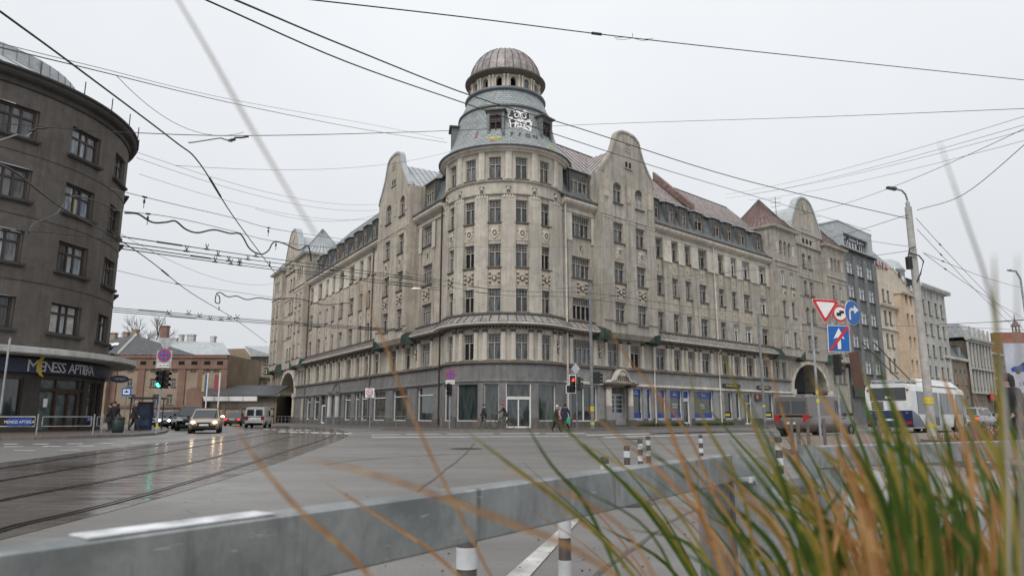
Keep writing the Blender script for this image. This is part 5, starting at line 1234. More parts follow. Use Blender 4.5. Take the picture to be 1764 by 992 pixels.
q = MB(); q.tube([rg0 + Vector((0, 0, .1)), F.pt(1.4, z1 + .1, .5)], .22, 4); q.build('hip_flashing', [M['white_trim']], P)
for (x, y, w) in ((230, 600, 5), (192, 594, 4), (200, 593, 4)):
    q = MB(); p = at(x, y, 106.4); q.box(-.5 * w / 5, .5 * w / 5, -.1, .1, -.25, .25); part('skylight', q.mesh('skylight', M['white']), P, Matrix.Translation(p) @ Matrix.Rotation(R_(-40), 4, 'X'))
for (x, y0, y1, w, mt) in ((281, 561, 586, 9, 'brick_red'), (230, 567, 579, 6, 'brick_yellow'), (193, 573, 586, 6, 'brick_yellow'), (310, 576, 588, 4, 'white_trim'), (300, 582, 588, 6, 'white_trim'), (327, 576, 590, 10, 'white_trim'), (365, 579, 592, 5, 'white_trim'), (215, 572, 580, 6, 'brick_yellow')):
    Yc = 111; a = at(x - w / 2, y0, Yc); b = at(x + w / 2, y1 + 8, Yc); q = MB(); q.box(a.x, b.x, Yc, Yc + .9, b.z - .5, a.z - .15); q.box(a.x - .08, b.x + .08, Yc - .08, Yc + .98, a.z - .15, a.z + .05)
    q.build('chimney', [M[mt]], P)
P, F, W_, z1 = plain_house('brick_block', 'plain yellow brick block with zinc gable roof beside the old warehouse', 'building', 386, 470, 733, 613, 128, 14, M['brick_yellow'], [([(439, 447), (455, 463)], 617, 627), ([(438, 446), (454.5, 463)], 633, 643)], frame='frame_white')
a, b, c, d = at(386, 601, 127), at(422, 600, 127), at(432, 613, 127), at(420, 596.5, 127.5)
m = MB(); m.poly([a, b, at(422, 660, 127), at(386, 660, 127)]); m.poly([b, c, at(432, 660, 127), at(422, 660, 127)]); m.build('blind_wall', [M['brick_yellow']], P)
roofhip(P, [at(421, 596, 127), at(475, 596, 134), at(475, 613.5, 127), at(433, 613.5, 127)], [(0, 1, 2, 3)], M['roof_zinc'])
P, F, W_, z1 = plain_house('low_annexe', 'low flat annexe with a row of white framed windows below the brick block', 'building', 389, 470, 733, 652.5, 118, 8, M['cream_house'], [([(395, 405), (414, 424), (432.5, 442), (452, 460)], 658, 667)], frame='frame_white')
m = MB(); m.fbox(F, -.3, W_ + .3, z1, z1 + .3, .5, -8); m.build('flat_roof', [M['seam_zinc']], P)
P = thing('long_shed', (at(385, 700, 100).x, 100, 0), 'long low shed with dark sloping roof and white fascia boards', 'shed')
Xa, Xb = at(322, 690, 100).x, at(475, 690, 100).x; ze = at(0, 682, 100).z; zr = at(0, 665, 106).z
m = MB(); m.box(Xa, Xb, 100.5, 112, 0, ze); m.build('wall', [M['old_house']], P)
m = MB(); m.hexa([Vector(v) for v in ((Xa, 99.6, ze), (Xb, 99.6, ze), (Xb, 106, zr), (Xa, 106, zr), (Xa, 99.6, ze + .15), (Xb, 99.6, ze + .15), (Xb, 106, zr + .15), (Xa, 106, zr + .15))]); m.build('roof', [dk], P)
for k in range(4):
    xa = at(346 + k * 24.5, 687, 99).x; xb = at(369.5 + k * 24.5, 687, 99).x; q = MB(); q.box(xa, xb, 98.9, 99.1, at(0, 690.5, 99).z, at(0, 682.5, 99).z); q.build('fascia_board', [M['white']], P)
m = MB(); v = [at(321, 712, 98.5), at(321, 672, 98.5), at(331, 667, 98.5), at(348, 684, 98.5), at(348, 712, 98.5)]; m.poly(v); m.poly([p + Vector((0, 4, 0)) for p in v])
for i in range(5): m.quad(v[i], v[(i + 1) % 5], v[(i + 1) % 5] + Vector((0, 4, 0)), v[i] + Vector((0, 4, 0)))
m.build('gable_end', [M['brick_red']], P)
P = thing('yard_wall', (at(370, 720, 96).x, 96, 0), 'long yellow brick yard wall behind the queue of cars', 'wall')
Xa, Xb = at(235, 720, 96).x, at(470, 720, 96).x; zt = at(0, 704.5, 96).z
m = MB(); m.box(Xa, Xb, 96, 96.4, 0, zt); m.build('wall', [M['brick_yellow']], P)
m = MB(); m.box(Xa, Xb, 95.9, 96.5, zt + .001, zt + .14); m.build('coping', [M['dark_trim']], P)
for k in range(8): xa = Xa + (Xb - Xa) * k / 8; q = MB(); q.box(xa, xa + .4, 95.86, 96, 0, zt); q.build('pier', [M['brick_red']], P)
M['banner_red'] = simple('banner_red', (0.30, 0.06, 0.08), .8)
for x, cs, lb in ((353, ('flag_yellow', 'flag_blue'), 'yellow and blue banner on a white pole above the shed'), (374, ('banner_red',), 'faded red banner on a white pole to the right of the yellow and blue one')):
    T = thing('banner_pole', at(x + 2, 720, 97) * 1.0, lb, 'flag', 'banner poles by the long shed'); T.location.z = 0; WM[T.name] = Matrix.Translation((T.location.x, 97, 0)); reg(T)
    X = at(x + 3, 680, 97).x; m = MB(); m.tube([(X, 97, 0), (X, 97, at(0, 642, 97).z)], .1, 6); m.build('pole', [M['white']], T)
    for k, cc in enumerate(cs):
        q = MB(); x0 = X - .75 + k * .36; q.box(x0, x0 + (.36 if len(cs) > 1 else .5), 96.95, 97.0, at(0, 674, 97).z, at(0, 645, 97).z); q.build('banner', [M[cc]], T)
X0, X1 = at(140, 640, 103).x, at(185.5, 640, 103).x; P = thing('side_warehouse', ((X0 + X1) / 2, 103, 0), 'brick side building showing in the gap right of the dark rounded house', 'building')
m = MB(); m.box(X0, X1, 103, 115, 0, at(0, 612, 103).z); m.build('wall', [M['brick_yellow']], P); m = MB(); m.box(X0, X1 + .3, 102.7, 115, at(0, 612, 103).z + .01, at(0, 608, 103).z); m.build('roof', [dk], P)
# bare tree
def bare_tree(x, Y, top, base_y, label, seed, spread=1.0):
    T = thing('bare_tree', at(x, 700, Y) * 1.0, label, 'tree', 'bare winter trees'); T.location = (at(x, 640, Y).x, Y, 0); WM[T.name] = Matrix.Translation(T.location); reg(T)
    r = random.Random(seed); tr = MB(); tw = MB(); H_ = at(0, top, Y).z; X = T.location.x
    tr.tube([(X, Y, 0), (X + .1, Y, H_ * .3), (X + .15, Y, H_ * .5)], .42, 7, 0, .25); tr.build('trunk', [M['twig']], T)
    def br(p, d, L, rad, lv):
        e = p + d * L; mid = p + d * L * .5 + Vector((r.uniform(-.1, .1), r.uniform(-.1, .1), .05)) * L * .3
        tw.tube([p, mid, e], rad, 4 if lv > 1 else 3, 0, rad * .6, False)
        if lv <= 0: return
        for k in range(3 if lv > 1 else 4):
            nd = (d + Vector((r.uniform(-.75, .75) * spread, r.uniform(-.6, .6), r.uniform(-.1, .6)))).normalized(); br(p.lerp(e, r.uniform(.5, 1)), nd, L * r.uniform(.6, .82), rad * .6, lv - 1)
    for k in range(6):
        a = 2 * math.pi * k / 6; br(Vector((X + .1, Y, H_ * (.38 + .03 * k))), Vector((math.cos(a) * .7, math.sin(a) * .5, .9)).normalized(), H_ * .2, .16, 4)
    tw.build('crown', [M['twig']], T)
bare_tree(254, 122, 543, 600, 'bare winter tree behind the brick chimney of the old warehouse', 4, 1.2)
bare_tree(218, 124, 572, 600, 'smaller bare tree showing over the warehouse roof beside the dark house', 9)
# ================================================================== right hand street front
def street_house(name, label, s0, s1, p, ztop, cols, rows, wall, frame='frame_white', gl='glass', depth=14, piers=None, z0=0, cat='building', rev=.2, nlead=False):
    P0 = RF.pt(s0, 0, p); P = thing(name, P0, label, cat); m = MB(); hh = [(a, b, c, d) for a, b in cols for c, d in rows]
    m.wall(RF, s0, s1, z0, ztop, hh, p, rev)
    for s in (s0, s1): m.quad(RF.pt(s, 0, p), RF.pt(s, ztop, p), RF.pt(s, ztop, p - depth), RF.pt(s, 0, p - depth))
    m.quad(RF.pt(s0, ztop, p), RF.pt(s1, ztop, p), RF.pt(s1, ztop, p - depth), RF.pt(s0, ztop, p - depth))
    m.build('wall', [wall], P)
    for a, b, c, d in hh: window(P, RF, (a + b) / 2, c, b - a, d - c, 2, False, frame, gl, p, rev - .05)
    return P
rows = [(6.9, 8.75), (10.45, 12.3), (13.95, 15.85), (17.45, 19.4), (20.9, 22.85)]
gc = [(58.0, 60.3), (61.6, 63.9), (65.1, 67.4)]
P = street_house('grey_office_block', 'smooth grey office building with blue grey metal penthouse next to the old corner building', 56.6, 68.9, .15, 24.3, gc, rows, M['grey_house'], gl='glass_sky')
m = MB()
for a, b in ((56.7, 57.9), (60.45, 61.45), (64.0, 65.0), (67.55, 68.8)): m.fbox(RF, a, b, 5.2, 23.6, .152, .36)
m.build('pier', [M['grey_house_pier']], P)
m = MB(); m.fbox(RF, 56.6, 68.9, 3.6, 5.0, .152, .5); m.build('band', [M['frame_black']], P); m = MB(); m.fbox(RF, 56.3, 69.1, 24.3, 24.55, .5, -6); m.build('ledge', [M['dark_trim']], P)
m = MB(); m.wall(RF, 56.9, 69.0, 24.55, 28.2, [(58.6, 67.3, 25.0, 26.9)], .0, .5); m.fbox(RF, 56.8, 69.1, 28.2, 28.4, .05, -8)
m.quad(RF.pt(56.9, 24.5, 0), RF.pt(56.9, 28.2, 0), RF.pt(56.9, 28.2, -8), RF.pt(56.9, 24.5, -8)); m.build('penthouse', [M['roof_zinc']], P)
for a, b in ((58.6, 60.9), (61.3, 64.4), (64.8, 67.3)): window(P, RF, (a + b) / 2, 25.0, b - a, 1.9, 3, False, 'frame_brown', 'glass_sky', 0, .45, False)
P = street_house('cream_house', 'tall cream and apricot house with shaped roofline beyond the grey office block', 69.0, 86.5, 0, 20.9, [(71.2, 72.3), (73.2, 74.3), (78.2, 79.2), (80.2, 81.2), (83.5, 84.7)], [(3.9, 5.9), (7.6, 9.7), (11.3, 13.4), (14.9, 17.0), (18.4, 20.3)], M['cream_house'], 'frame_old')
m = MB(); m.wall(RF, 76.2, 82.6, .1, 20.0, [(78.2, 79.2, c, d) for c, d in ((3.9, 5.9), (7.6, 9.7), (11.3, 13.4), (14.9, 17.0), (18.4, 20.0))] + [(80.2, 81.2, c, d) for c, d in ((3.9, 5.9), (7.6, 9.7), (11.3, 13.4), (14.9, 17.0), (18.4, 20.0))], .9, .9)
for s in (76.2, 82.6): m.quad(RF.pt(s, .1, .9), RF.pt(s, 20.0, .9), RF.pt(s, 20.0, 0), RF.pt(s, .1, 0))
m.build('projecting_bay', [M['apricot']], P)
for a_, b_, pr_ in ((76.0, 82.8, [(0, 20.0), (1.2, 20.0), (1.3, 20.3), (0, 20.4)]), (69.0, 75.95, [(0, 17.4), (.5, 17.5), (.6, 17.8), (0, 17.9)]), (69.0, 75.95, [(0, 13.9), (.3, 14.0), (.3, 14.2), (0, 14.3)]), (82.85, 86.5, [(0, 17.4), (.6, 17.5), (.6, 17.8), (0, 17.9)])): m = MB(); m.sweep(RF, a_, b_, pr_); m.build('cornice', [M['cream']], P)
m = MB(); pts = [(69.0, 20.91), (69.0, 23.3), (72, 23.6), (75.5, 24.2), (77.5, 24.1), (80.5, 22.9), (83.5, 21.5), (86.5, 21.2), (86.5, 20.91)]; pediment(m, RF, pts, 0.0, -.4, 0, 0, .1); m.build('shaped_gable', [M['cream_house']], P)
m = MB(); m.poly([RF.pt(69.1, 21, -.5), RF.pt(69.1, 27.2, -1.2), RF.pt(86, 23.8, -1.2), RF.pt(86, 21, -.5)]); m.poly([RF.pt(69.1, 21, -9), RF.pt(69.1, 27.2, -8), RF.pt(86, 23.8, -8), RF.pt(86, 21, -9)]); m.poly([RF.pt(69.1, 27.2, -1.2), RF.pt(86, 23.8, -1.2), RF.pt(86, 23.8, -8), RF.pt(69.1, 27.2, -8)]); m.build('roof', [M['roof_zinc']], P)
m = MB(); c_ = RF.pt(83.0, 0, -3); m.lathe((c_.x, c_.y, 0), [(2.6, 23.0), (2.6, 24.8), (2.8, 24.9), (2.6, 25.3), (1.9, 26.4), (.9, 27.0), (0, 27.1)], 16); m.build('turret_cap', [M['roof_zinc']], P, True)
for k, ch in enumerate('RAPA'):
    me = text_mesh(ch, 1.5, 'sign_red' if k % 2 else 'black', .06); part('graffiti_letter', me, P, RF.mat(69.8 + k * 1.25, 23.5, .14) @ TXT)
    me = text_mesh(ch, 1.15, 'curtain', .02); part('graffiti_letter', me, P, RF.mat(69.8 + k * 1.25, 23.65, .22) @ TXT)
for k, ch in enumerate('CREAS'):
    me = text_mesh(ch, 1.3, 'black' if k % 2 else 'white', .06); part('graffiti_letter', me, P, RF.mat(77.5 + k * 1.6, 23.6 - k * .55, .14) @ TXT)
P = street_house('white_house', 'tall off white house with projecting cornice behind the street lamp pole', 86.6, 100.5, .2, 22.4, [(88.2, 89.6), (91.2, 92.6), (94.6, 96.0), (97.6, 98.9)], [(3.9, 6), (7.4, 9.4), (10.9, 13.0), (14.5, 16.7), (18.1, 20.6)], M['white_house'], 'frame_old')
m = MB(); m.sweep(RF, 86.6, 100.5, [(.2, 22.3), (.9, 22.5), (1.1, 22.9), (1.1, 23.1), (.2, 23.2)]); m.build('cornice', [M['white_trim']], P); m = MB(); m.fbox(RF, 100.52, 101.4, 22.5, 23.1, 1.1, -12); m.build('side_cornice', [M['white_trim']], P)
m = MB()
for s in (90.3, 93.5, 96.7, 99.6): m.fbox(RF, s - .25, s + .25, 4, 22.2, .202, .35)
m.build('pier', [M['white_house']], P)
m = MB(); m.sweep(RF, 86.6, 100.6, [(.8, 23.1), (-2, 24.6), (-8, 24.6)], 0, False); m.build('roof', [M['roof_zinc']], P)
# older houses further along: placed by where their corners stand on the street line
def sx(x, y=640, p=0): return RF.hit(x, y, p)[0]
def zx(x, y, p=0): return RF.hit(x, y, p)[1]
a0, a1 = sx(1627, 650), sx(1668, 650); za = zx(1640, 618)
nC = 5; cols = [(a0 + (a1 - a0) * (k + .25) / nC, a0 + (a1 - a0) * (k + .68) / nC) for k in range(nC)]
zr = za / 13.0
P = street_house('low_old_house', 'low weathered grey brown house with grey mansard beside the white house', a0, a1, 0, za, cols, [(za * .22, za * .42), (za * .6, za * .84)], M['old_house'], 'frame_old')
m = MB(); m.sweep(RF, a0, a1, [(.3, za - .2), (.5, za), (.5, za + .3), (-1.5, za + .32)], 1); m.sweep(RF, a0, a1, [(.2, za + .33), (-1.2, za + 3.0), (-2.2, za + 3.3), (-8, za + 3.4)], 0, False); m.build('mansard_roof', [M['roof_teal'], M['cream']], P)
for k in (1, 3):
    q = MB(); s = a0 + (a1 - a0) * (k + .5) / nC; q.fbox(RF, s - .9, s + .9, za + .4, za + 2.6, .1, -1.6, 0); q.fbox(RF, s - 1.1, s + 1.1, za + 2.6, za + 2.85, .3, -1.8, 1); q.fbox(RF, s - .55, s + .55, za + .6, za + 2.3, .101, .11, 2); q.build('dormer', [M['roof_teal'], M['trim_dark'], M['glass']], P)
b0, b1 = a1 + .1, sx(1707, 650); zb = zx(1668, 588)
nC = 7; cols = [(b0 + (b1 - b0) * (k + .28) / nC, b0 + (b1 - b0) * (k + .70) / nC) for k in range(nC)]
P = street_house('grand_old_house', 'tall ornate grey stone house with row of arched roof dormers far along the street', b0, b1, .4, zb, cols, [(zb * .12, zb * .27), (zb * .42, zb * .58), (zb * .70, zb * .90)], M['old_house'], 'frame_old')
m = MB()
for k in range(nC + 1):
    s = b0 + (b1 - b0) * k / nC; m.fbox(RF, s - .35, s + .35, zb * .35, zb - .3, .402, .62)
for z in (zb * .34, zb * .64, zb - .3): m.sweep(RF, b0, b1, [(.4, z), (.9, z + .1), (.9, z + .35), (.4, z + .4)])
m.sweep(RF, b0 - .5, b1 + .5, [(.4, zb), (1.2, zb + .2), (1.3, zb + .6), (0, zb + .7)]); m.build('stone_trim', [M['white_house']], P)
m = MB(); m.quad(RF.pt(b0, 0, .4), RF.pt(b0, zb, .4), RF.pt(b0, zb, -14), RF.pt(b0, 0, -14)); m.build('side_wall', [M['brick_yellow']], P)
zm = zb + (zx(1668, 560) - zb)
m = MB(); m.sweep(RF, b0, b1, [(.6, zb + .71), (-.6, zm), (-13, zm + .4), (-14, zb + .7)], 0, True); m.build('mansard_roof', [M['roof_zinc']], P)
for k in range(5):
    s = b0 + (b1 - b0) * (k + .5) / 5; q = MB(); q.fbox(RF, s - .8, s + .8, zb + .8, zm - 1.2, .7, -1.5, 0); q.fbox(RF, s - .5, s + .5, zb + 1.1, zm - 1.6, .701, .72, 1)
    q.poly([RF.pt(s - .95 * math.cos(math.pi * i / 8), zm - 1.2 + .8 * math.sin(math.pi * i / 8), .71) for i in range(9)], 0); q.build('dormer', [M['white_house'], M['glass']], P)
q = MB(); q.fbox(RF, b0 + 9, b0 + 11.5, zb * .27, zb * .36, .95, 1.1); q.build('shop_sign', [M['sign_red']], P)
def block(name, label, cat, x0, x1, ytop, Y, mat, parts=(), depth=10):
    X0, X1 = at(x0, 640, Y).x, at(x1, 640, Y).x; z = at((x0 + x1) / 2, ytop, Y).z; P = thing(name, ((X0 + X1) / 2, Y, 0), label, cat); m = MB(); m.box(X0, X1, Y, Y + depth, 0, z); m.build('wall', [mat], P); return P, X0, X1, z
c1 = sx(1738, 650); zn = zx(1712, 612)
P = street_house('narrow_house', 'narrow yellowish house between the grand old house and the billboard', b1 + .1, c1, 0, zn, [(b1 + (c1 - b1) * k, b1 + (c1 - b1) * (k + .14)) for k in (.1, .32, .54, .76)], [(zn * .1, zn * .24), (zn * .4, zn * .58), (zn * .7, zn * .88)], M['brick_yellow'], 'frame_old')
m = MB(); m.sweep(RF, b1, c1, [(0, zn), (.6, zn + .1), (.6, zn + .5), (0, zn + .6)]); m.build('cornice', [M['white_trim']], P); m = MB(); m.sweep(RF, b1, c1, [(0, zn * .62), (.4, zn * .63), (0, zn * .65)]); m.build('string_course', [M['white_trim']], P)
P, X0, X1, z = block('orange_brick_wall_house', 'big orange brick fire wall with stepped top behind the billboard', 'building', 1716, 1810, 588, 158, M['brick_orange'], depth=2)
m = MB(); m.box(X0 + 1, X1, 158.1, 159.9, z, z + 2.1); m.build('upper_wall', [M['brick_orange']], P)
P = thing('church_spire', at(1749, 560, 190) * 1.0, 'small red and grey church spire above the orange brick wall', 'spire'); P.location.z = 0; WM[P.name] = Matrix.Translation(P.location); reg(P)
c_ = at(1749, 560, 190); zA = at(1749, 575, 190).z; zB = at(1749, 541, 190).z; h = zB - zA
m = MB(); m.lathe((c_.x, c_.y, 0), [(1.3, 0), (1.3, zA), (1.0, zA + .1), (1.0, zA + h * .1)], 8); m.build('tower', [M['brick_orange']], P)
m = MB()
for k in range(6): a = k * math.pi / 3; m.tube([(c_.x + .85 * math.cos(a), c_.y + .85 * math.sin(a), zA + h * .1), (c_.x + .85 * math.cos(a), c_.y + .85 * math.sin(a), zA + h * .38)], .15, 5)
m.build('lantern_post', [M['old_house']], P)
m = MB(); m.lathe((c_.x, c_.y, 0), [(1.2, zA + h * .38), (1.15, zA + h * .42), (.75, zA + h * .5), (.6, zA + h * .58), (.2, zA + h * .66), (.06, zB)], 10); m.build('cap', [M['roof_red']], P)
P = thing('billboard', at(1752, 640, 96) * 1.0, 'large pale billboard showing a dark blue car at the right edge', 'billboard'); P.location.z = 0; WM[P.name] = Matrix.Translation(P.location); reg(P)
xa, xb = at(1733, 630, 96).x, at(1800, 630, 96).x; z0, z1 = at(0, 676, 96).z, at(0, 591, 96).z
m = MB(); m.box(xa, xb, 96, 96.25, z0, z1); m.build('panel', [simple('billboard_paper', (0.46, 0.47, 0.54), 0.6, var=.08, scale=.5)], P)
m = MB(); m.box(xa + 1.2, xa + 1.5, 96.3, 96.6, 0, z0 + .5); m.box(xb - 1.5, xb - 1.2, 96.3, 96.6, 0, z0 + .5); m.build('post', [M['pole_grey']], P)
m = MB(); cx, cz, s = xa + 2.9, z0 + (z1 - z0) * .42, .95
pts = [(-2.3, 0), (-2.4, .45), (-1.9, .75), (-1.2, .85), (-.6, 1.35), (.6, 1.4), (1.3, .95), (2.2, .8), (2.4, .3), (2.3, 0)]
m.poly([Vector((cx + x * s, 95.985, cz + z * s)) for x, z in pts], 0); m.poly([Vector((cx + x * s, 95.98, cz + z * s)) for x, z in [(-1.0, .85), (-.5, 1.22), (.5, 1.27), (1.05, .9)]], 1)
for wx in (-1.45, 1.45): disc(m, .36, 95.97, 95.98, cx + wx * s, cz + .02, 14, 1)
m.build('printed_car', [M['navy_film'], M['black']], P)
for k, (tx, zz) in enumerate((('LTI', .14),)): lettering(tx, .7, 'navy', P, Matrix.Translation((xa + 2.0, 95.97, z0 + (z1 - z0) * zz)))
# ================================================================== vehicles
def car(name, label, L, W_, Hh, paint, style='hatch', head=None, tail=None, group=None, plate=True):
    """built at the origin, nose towards -Y"""
    T = thing(name, (0, 0, 0), label, 'van' if style == 'van' else 'car', group)
    zb = Hh * (.60 if style != 'van' else .52); w = W_ / 2
    st = {'hatch': (.27, .42, .80, .97), 'sedan': (.28, .42, .72, .87), 'suv': (.25, .38, .88, .985), 'van': (.13, .27, .985, .998)}[style]
    y = lambda f: -L / 2 + L * f
    secs = [(0, .42, zb * .55, .80), (.02, .30, zb * .72, .88), (.08, .22, zb * .84, .96), (st[0] * .6, .2, zb * .93, 1.0), (st[0], .2, zb * 1.0, 1.0), (.5, .2, zb * 1.02, 1.0), (.8, .2, zb * 1.03, 1.0), (.93, .24, zb * (1.0 if style != 'sedan' else .98), .97), (.985, .3, zb * .95, .90), (1.0, .42, zb * .8, .84)]
    m = MB(); rows_ = []
    for f, z0, zt, k in secs:
        ww = w * k; rr = [(ww * .84, z0), (ww * .97, z0 + .08), (ww, z0 + (zt - z0) * .45), (ww * .985, zt - .10), (ww * .90, zt - .01), (ww * .5, zt + .03), (0, zt + .04)]
        full = [Vector((x, y(f), z)) for x, z in rr] + [Vector((-x, y(f), z)) for x, z in rr[-2::-1]]; rows_.append(full)
    i0 = 0
    for r in rows_: m.v += r
    n = len(rows_[0])
    for j in range(len(rows_) - 1):
        for k in range(n - 1): m.f.append((j * n + k, j * n + k + 1, (j + 1) * n + k + 1, (j + 1) * n + k)); m.mi.append(0)
        m.f.append((j * n, (j + 1) * n, (j + 1) * n + n - 1, j * n + n - 1)); m.mi.append(1)
    m.f.append(tuple(range(n))); m.mi.append(0); m.f.append(tuple(range((len(rows_) - 1) * n, len(rows_) * n))); m.mi.append(0)
    m.build('body', [paint, M['black']], T, True)
    # cabin
    wb, wr = w * .93, w * .74 if style != 'van' else w * .86
    c = [(st[0], zb * .98, wb, zb * .98), (st[1], zb, wr, Hh - .04), ((st[1] + st[2]) / 2, zb, wr * 1.02, Hh), (st[2], zb, wr * .98, Hh - .05), (st[3], zb * .98, wb * .95, zb)]
    q = MB()
    for f, z0, x, zt in c:
        q.v += [Vector((wb, y(f), z0 - .03)), Vector((x if zt > zb * 1.1 else wb, y(f), zt)), Vector((x * .6, y(f), zt + .025)), Vector((-x * .6, y(f), zt + .025)), Vector((-(x if zt > zb * 1.1 else wb), y(f), zt)), Vector((-wb, y(f), z0 - .03))]
    for j in range(4):
        for k in range(5): q.f.append((j * 6 + k, j * 6 + k + 1, (j + 1) * 6 + k + 1, (j + 1) * 6 + k)); q.mi.append(0)
    q.build('roof', [paint], T, False)
    def quadg(nm, pts, mt='glass_car'):
        g = MB(); g.poly([Vector(p) for p in pts]); return g.build(nm, [M[mt]], T)
    e = .015; lerp = lambda a, b, u: a + (b - a) * u
    def ws(u, s_): # point on the windscreen plane
        return (s_ * lerp(wb, wr, u) * .92, lerp(y(st[0]), y(st[1]), u) - e * 1.6, lerp(zb * .98, Hh - .04, u) + e)
    quadg('windscreen', [ws(.06, -1), ws(.06, 1), ws(.93, 1), ws(.93, -1)])
    def rw(u, s_): return (s_ * lerp(wb * .95, wr * .98, u) * .88, lerp(y(st[3]), y(st[2]), u) + e * 1.6, lerp(zb, Hh - .05, u) + e)
    if style != 'van': quadg('rear_window', [rw(.12, -1), rw(.12, 1), rw(.9, 1), rw(.9, -1)])
    else:
        for s_ in (-1, 1): quadg('rear_window', [(s_ * .08, y(1) - .01, zb * 1.1), (s_ * w * .78, y(1) - .01, zb * 1.1), (s_ * w * .72, y(1) - .012, Hh * .88), (s_ * .08, y(1) - .012, Hh * .88)])
    for s_ in (-1, 1):
        def sd_(f, u):
            return (s_ * (lerp(wb, wr, u) + e), y(f), lerp(zb, Hh - .05, u))
        fm_ = (st[1] + st[2]) / 2
        spans = ((st[1] - .05, fm_ - .02, st[1] + .01), (fm_ + .01, st[2] - .01, fm_ + .01)) if style != 'van' else ((st[1] - .05, .45, st[1] + .01),)
        for f0, f1, ft in spans: quadg('side_window', [sd_(f0, .1), sd_(f1, .1), sd_(f1, .86), sd_(ft, .86)])
        mr = MB(); mr.box(s_ * (w + .02) if s_ > 0 else s_ * (w + .2), s_ * (w + .2) if s_ > 0 else s_ * (w + .02), y(st[0] + .06), y(st[0] + .09), zb, zb + .15); mr.build('mirror', [M['black']], T)
        hl_ = MB(); hz = zb * .70
        hl_.hexa([Vector(p) for p in ((s_ * w * .86, y(.0) - .01, hz - .02), (s_ * w * .5, y(0) - .015, hz - .01), (s_ * w * .5, y(.03), hz - .01), (s_ * w * .95, y(.06), hz - .02), (s_ * w * .84, y(.01) - .01, hz + .13), (s_ * w * .5, y(.01) - .01, hz + .10), (s_ * w * .5, y(.05), hz + .10), (s_ * w * .96, y(.08), hz + .15))])
        h = hl_.build('headlight', [M['lampclear']], T)
        if head:
            b_ = MB(); b_.lathe((s_ * w * .68, 0, 0), [(0, -.0), (.075, .01), (.07, .03), (0, .05)], 10, 0, T=Matrix.Translation((0, y(0) - .03, hz + .05)) @ Matrix.Rotation(math.pi / 2, 4, 'X') @ Matrix.Identity(4)); b_.build('lit_lamp', [M[head]], h)
        tl_ = MB(); tz = zb * .78; tl_.box(min(s_ * w * .62, s_ * w * .90), max(s_ * w * .62, s_ * w * .90), y(.985), y(1.003), tz - .08, tz + .1 if style != 'van' else tz + .28); tl_.build('tail_light', [M[tail or 'tail']], T)
        for fy in (.18, .81):
            Tm = Matrix.Translation((s_ * (w - .09), y(fy), .31)) @ Matrix.Rotation(math.pi / 2, 4, 'Y')
            k = MB(); k.lathe((0, 0, 0), [(.2, -.1), (.30, -.1), (.315, -.07), (.315, .07), (.30, .1), (.2, .1)], 18, 0, T=Tm); wo = k.build('wheel', [M['rubber']], T, True)
            k = MB()
            for a in range(7): aa = 2 * math.pi * a / 7; k.quad(*[Tm @ Vector(v) for v in ((0, 0, s_ * .09), (.2 * math.cos(aa - .2), .2 * math.sin(aa - .2), s_ * .08), (.21 * math.cos(aa), .21 * math.sin(aa), s_ * .08), (.2 * math.cos(aa + .2), .2 * math.sin(aa + .2), s_ * .08))])
            k.build('rim', [M['silver']], wo)
            k = MB(); k.lathe((0, 0, 0), [(.34, -.02), (.37, -.02), (.37, .095), (.33, .10)], 18, 0, 0, 2 * math.pi, T=Tm); k.build('wheel_arch', [M['black']], T)
    g = MB(); g.box(-w * .42, w * .42, y(0) - .012, y(.02), zb * .62, zb * .75); g.build('grille', [M['black']], T)
    g = MB(); g.box(-w * .7, w * .7, y(0) - .016, y(.02), .30, .42); g.build('lower_grille', [M['black']], T)
    g = MB(); g.box(-.26, .26, y(0) - .03, y(0) - .02, .45, .56); g.build('number_plate', [M['plate']], T)
    g = MB(); g.box(-.26, .26, y(1.0) + .004, y(1.0) + .014, .62, .73); g.build('number_plate', [M['plate']], T)
    remember(T); return T
def put(T, x, Y, rz): T.matrix_basis = Matrix.Translation((at(x, 717, Y).x, Y, 0)) @ Matrix.Rotation(rz, 4, 'Z')
beige = carpaint('paint_beige', (0.42, 0.34, 0.26)); black = carpaint('paint_black', (0.015, 0.016, 0.018)); silver = carpaint('paint_silver', (0.30, 0.31, 0.32)); darkgrey = carpaint('paint_darkgrey', (0.06, 0.065, 0.07)); whitep = carpaint('paint_white', (0.72, 0.73, 0.72), 0, .35); taupe = carpaint('paint_taupe', (0.13, 0.11, 0.10)); 
c = car('parked_car', 'beige hatchback with both warm headlights lit at the head of the queue', 4.2, 1.74, 1.46, beige, 'hatch', 'e_head'); put(c, 356, 44, R_(20))
q = MB(); q.lathe((0, 0, 0), [(0, 0), (.09, .02), (.09, .08), (0, .1)], 8, T=Matrix.Translation((.98, -1.4, .95))); q.build('indicator_glow', [M['e_head']], c)
c = car('parked_car', 'black tall car queued right behind the beige hatchback', 4.5, 1.85, 1.72, black, 'suv'); put(c, 329, 52, R_(23))
c = car('parked_car', 'small black hatchback squeezed behind the tall black car', 4.0, 1.7, 1.45, black, 'hatch'); put(c, 317, 58, R_(24))
c = car('parked_car', 'dark grey sedan with silver bonnet and lit left lamp in the middle of the queue', 4.4, 1.76, 1.45, darkgrey, 'sedan', 'e_headw'); put(c, 306, 62, R_(24))
c = car('parked_car', 'silver car with bright white headlights near the tram stop', 4.4, 1.78, 1.48, silver, 'hatch', 'e_headw'); put(c, 287, 62, R_(28))
c = car('parked_car', 'dark car half hidden behind the bright white headlights', 4.4, 1.78, 1.5, darkgrey, 'hatch'); put(c, 266, 70, R_(30))
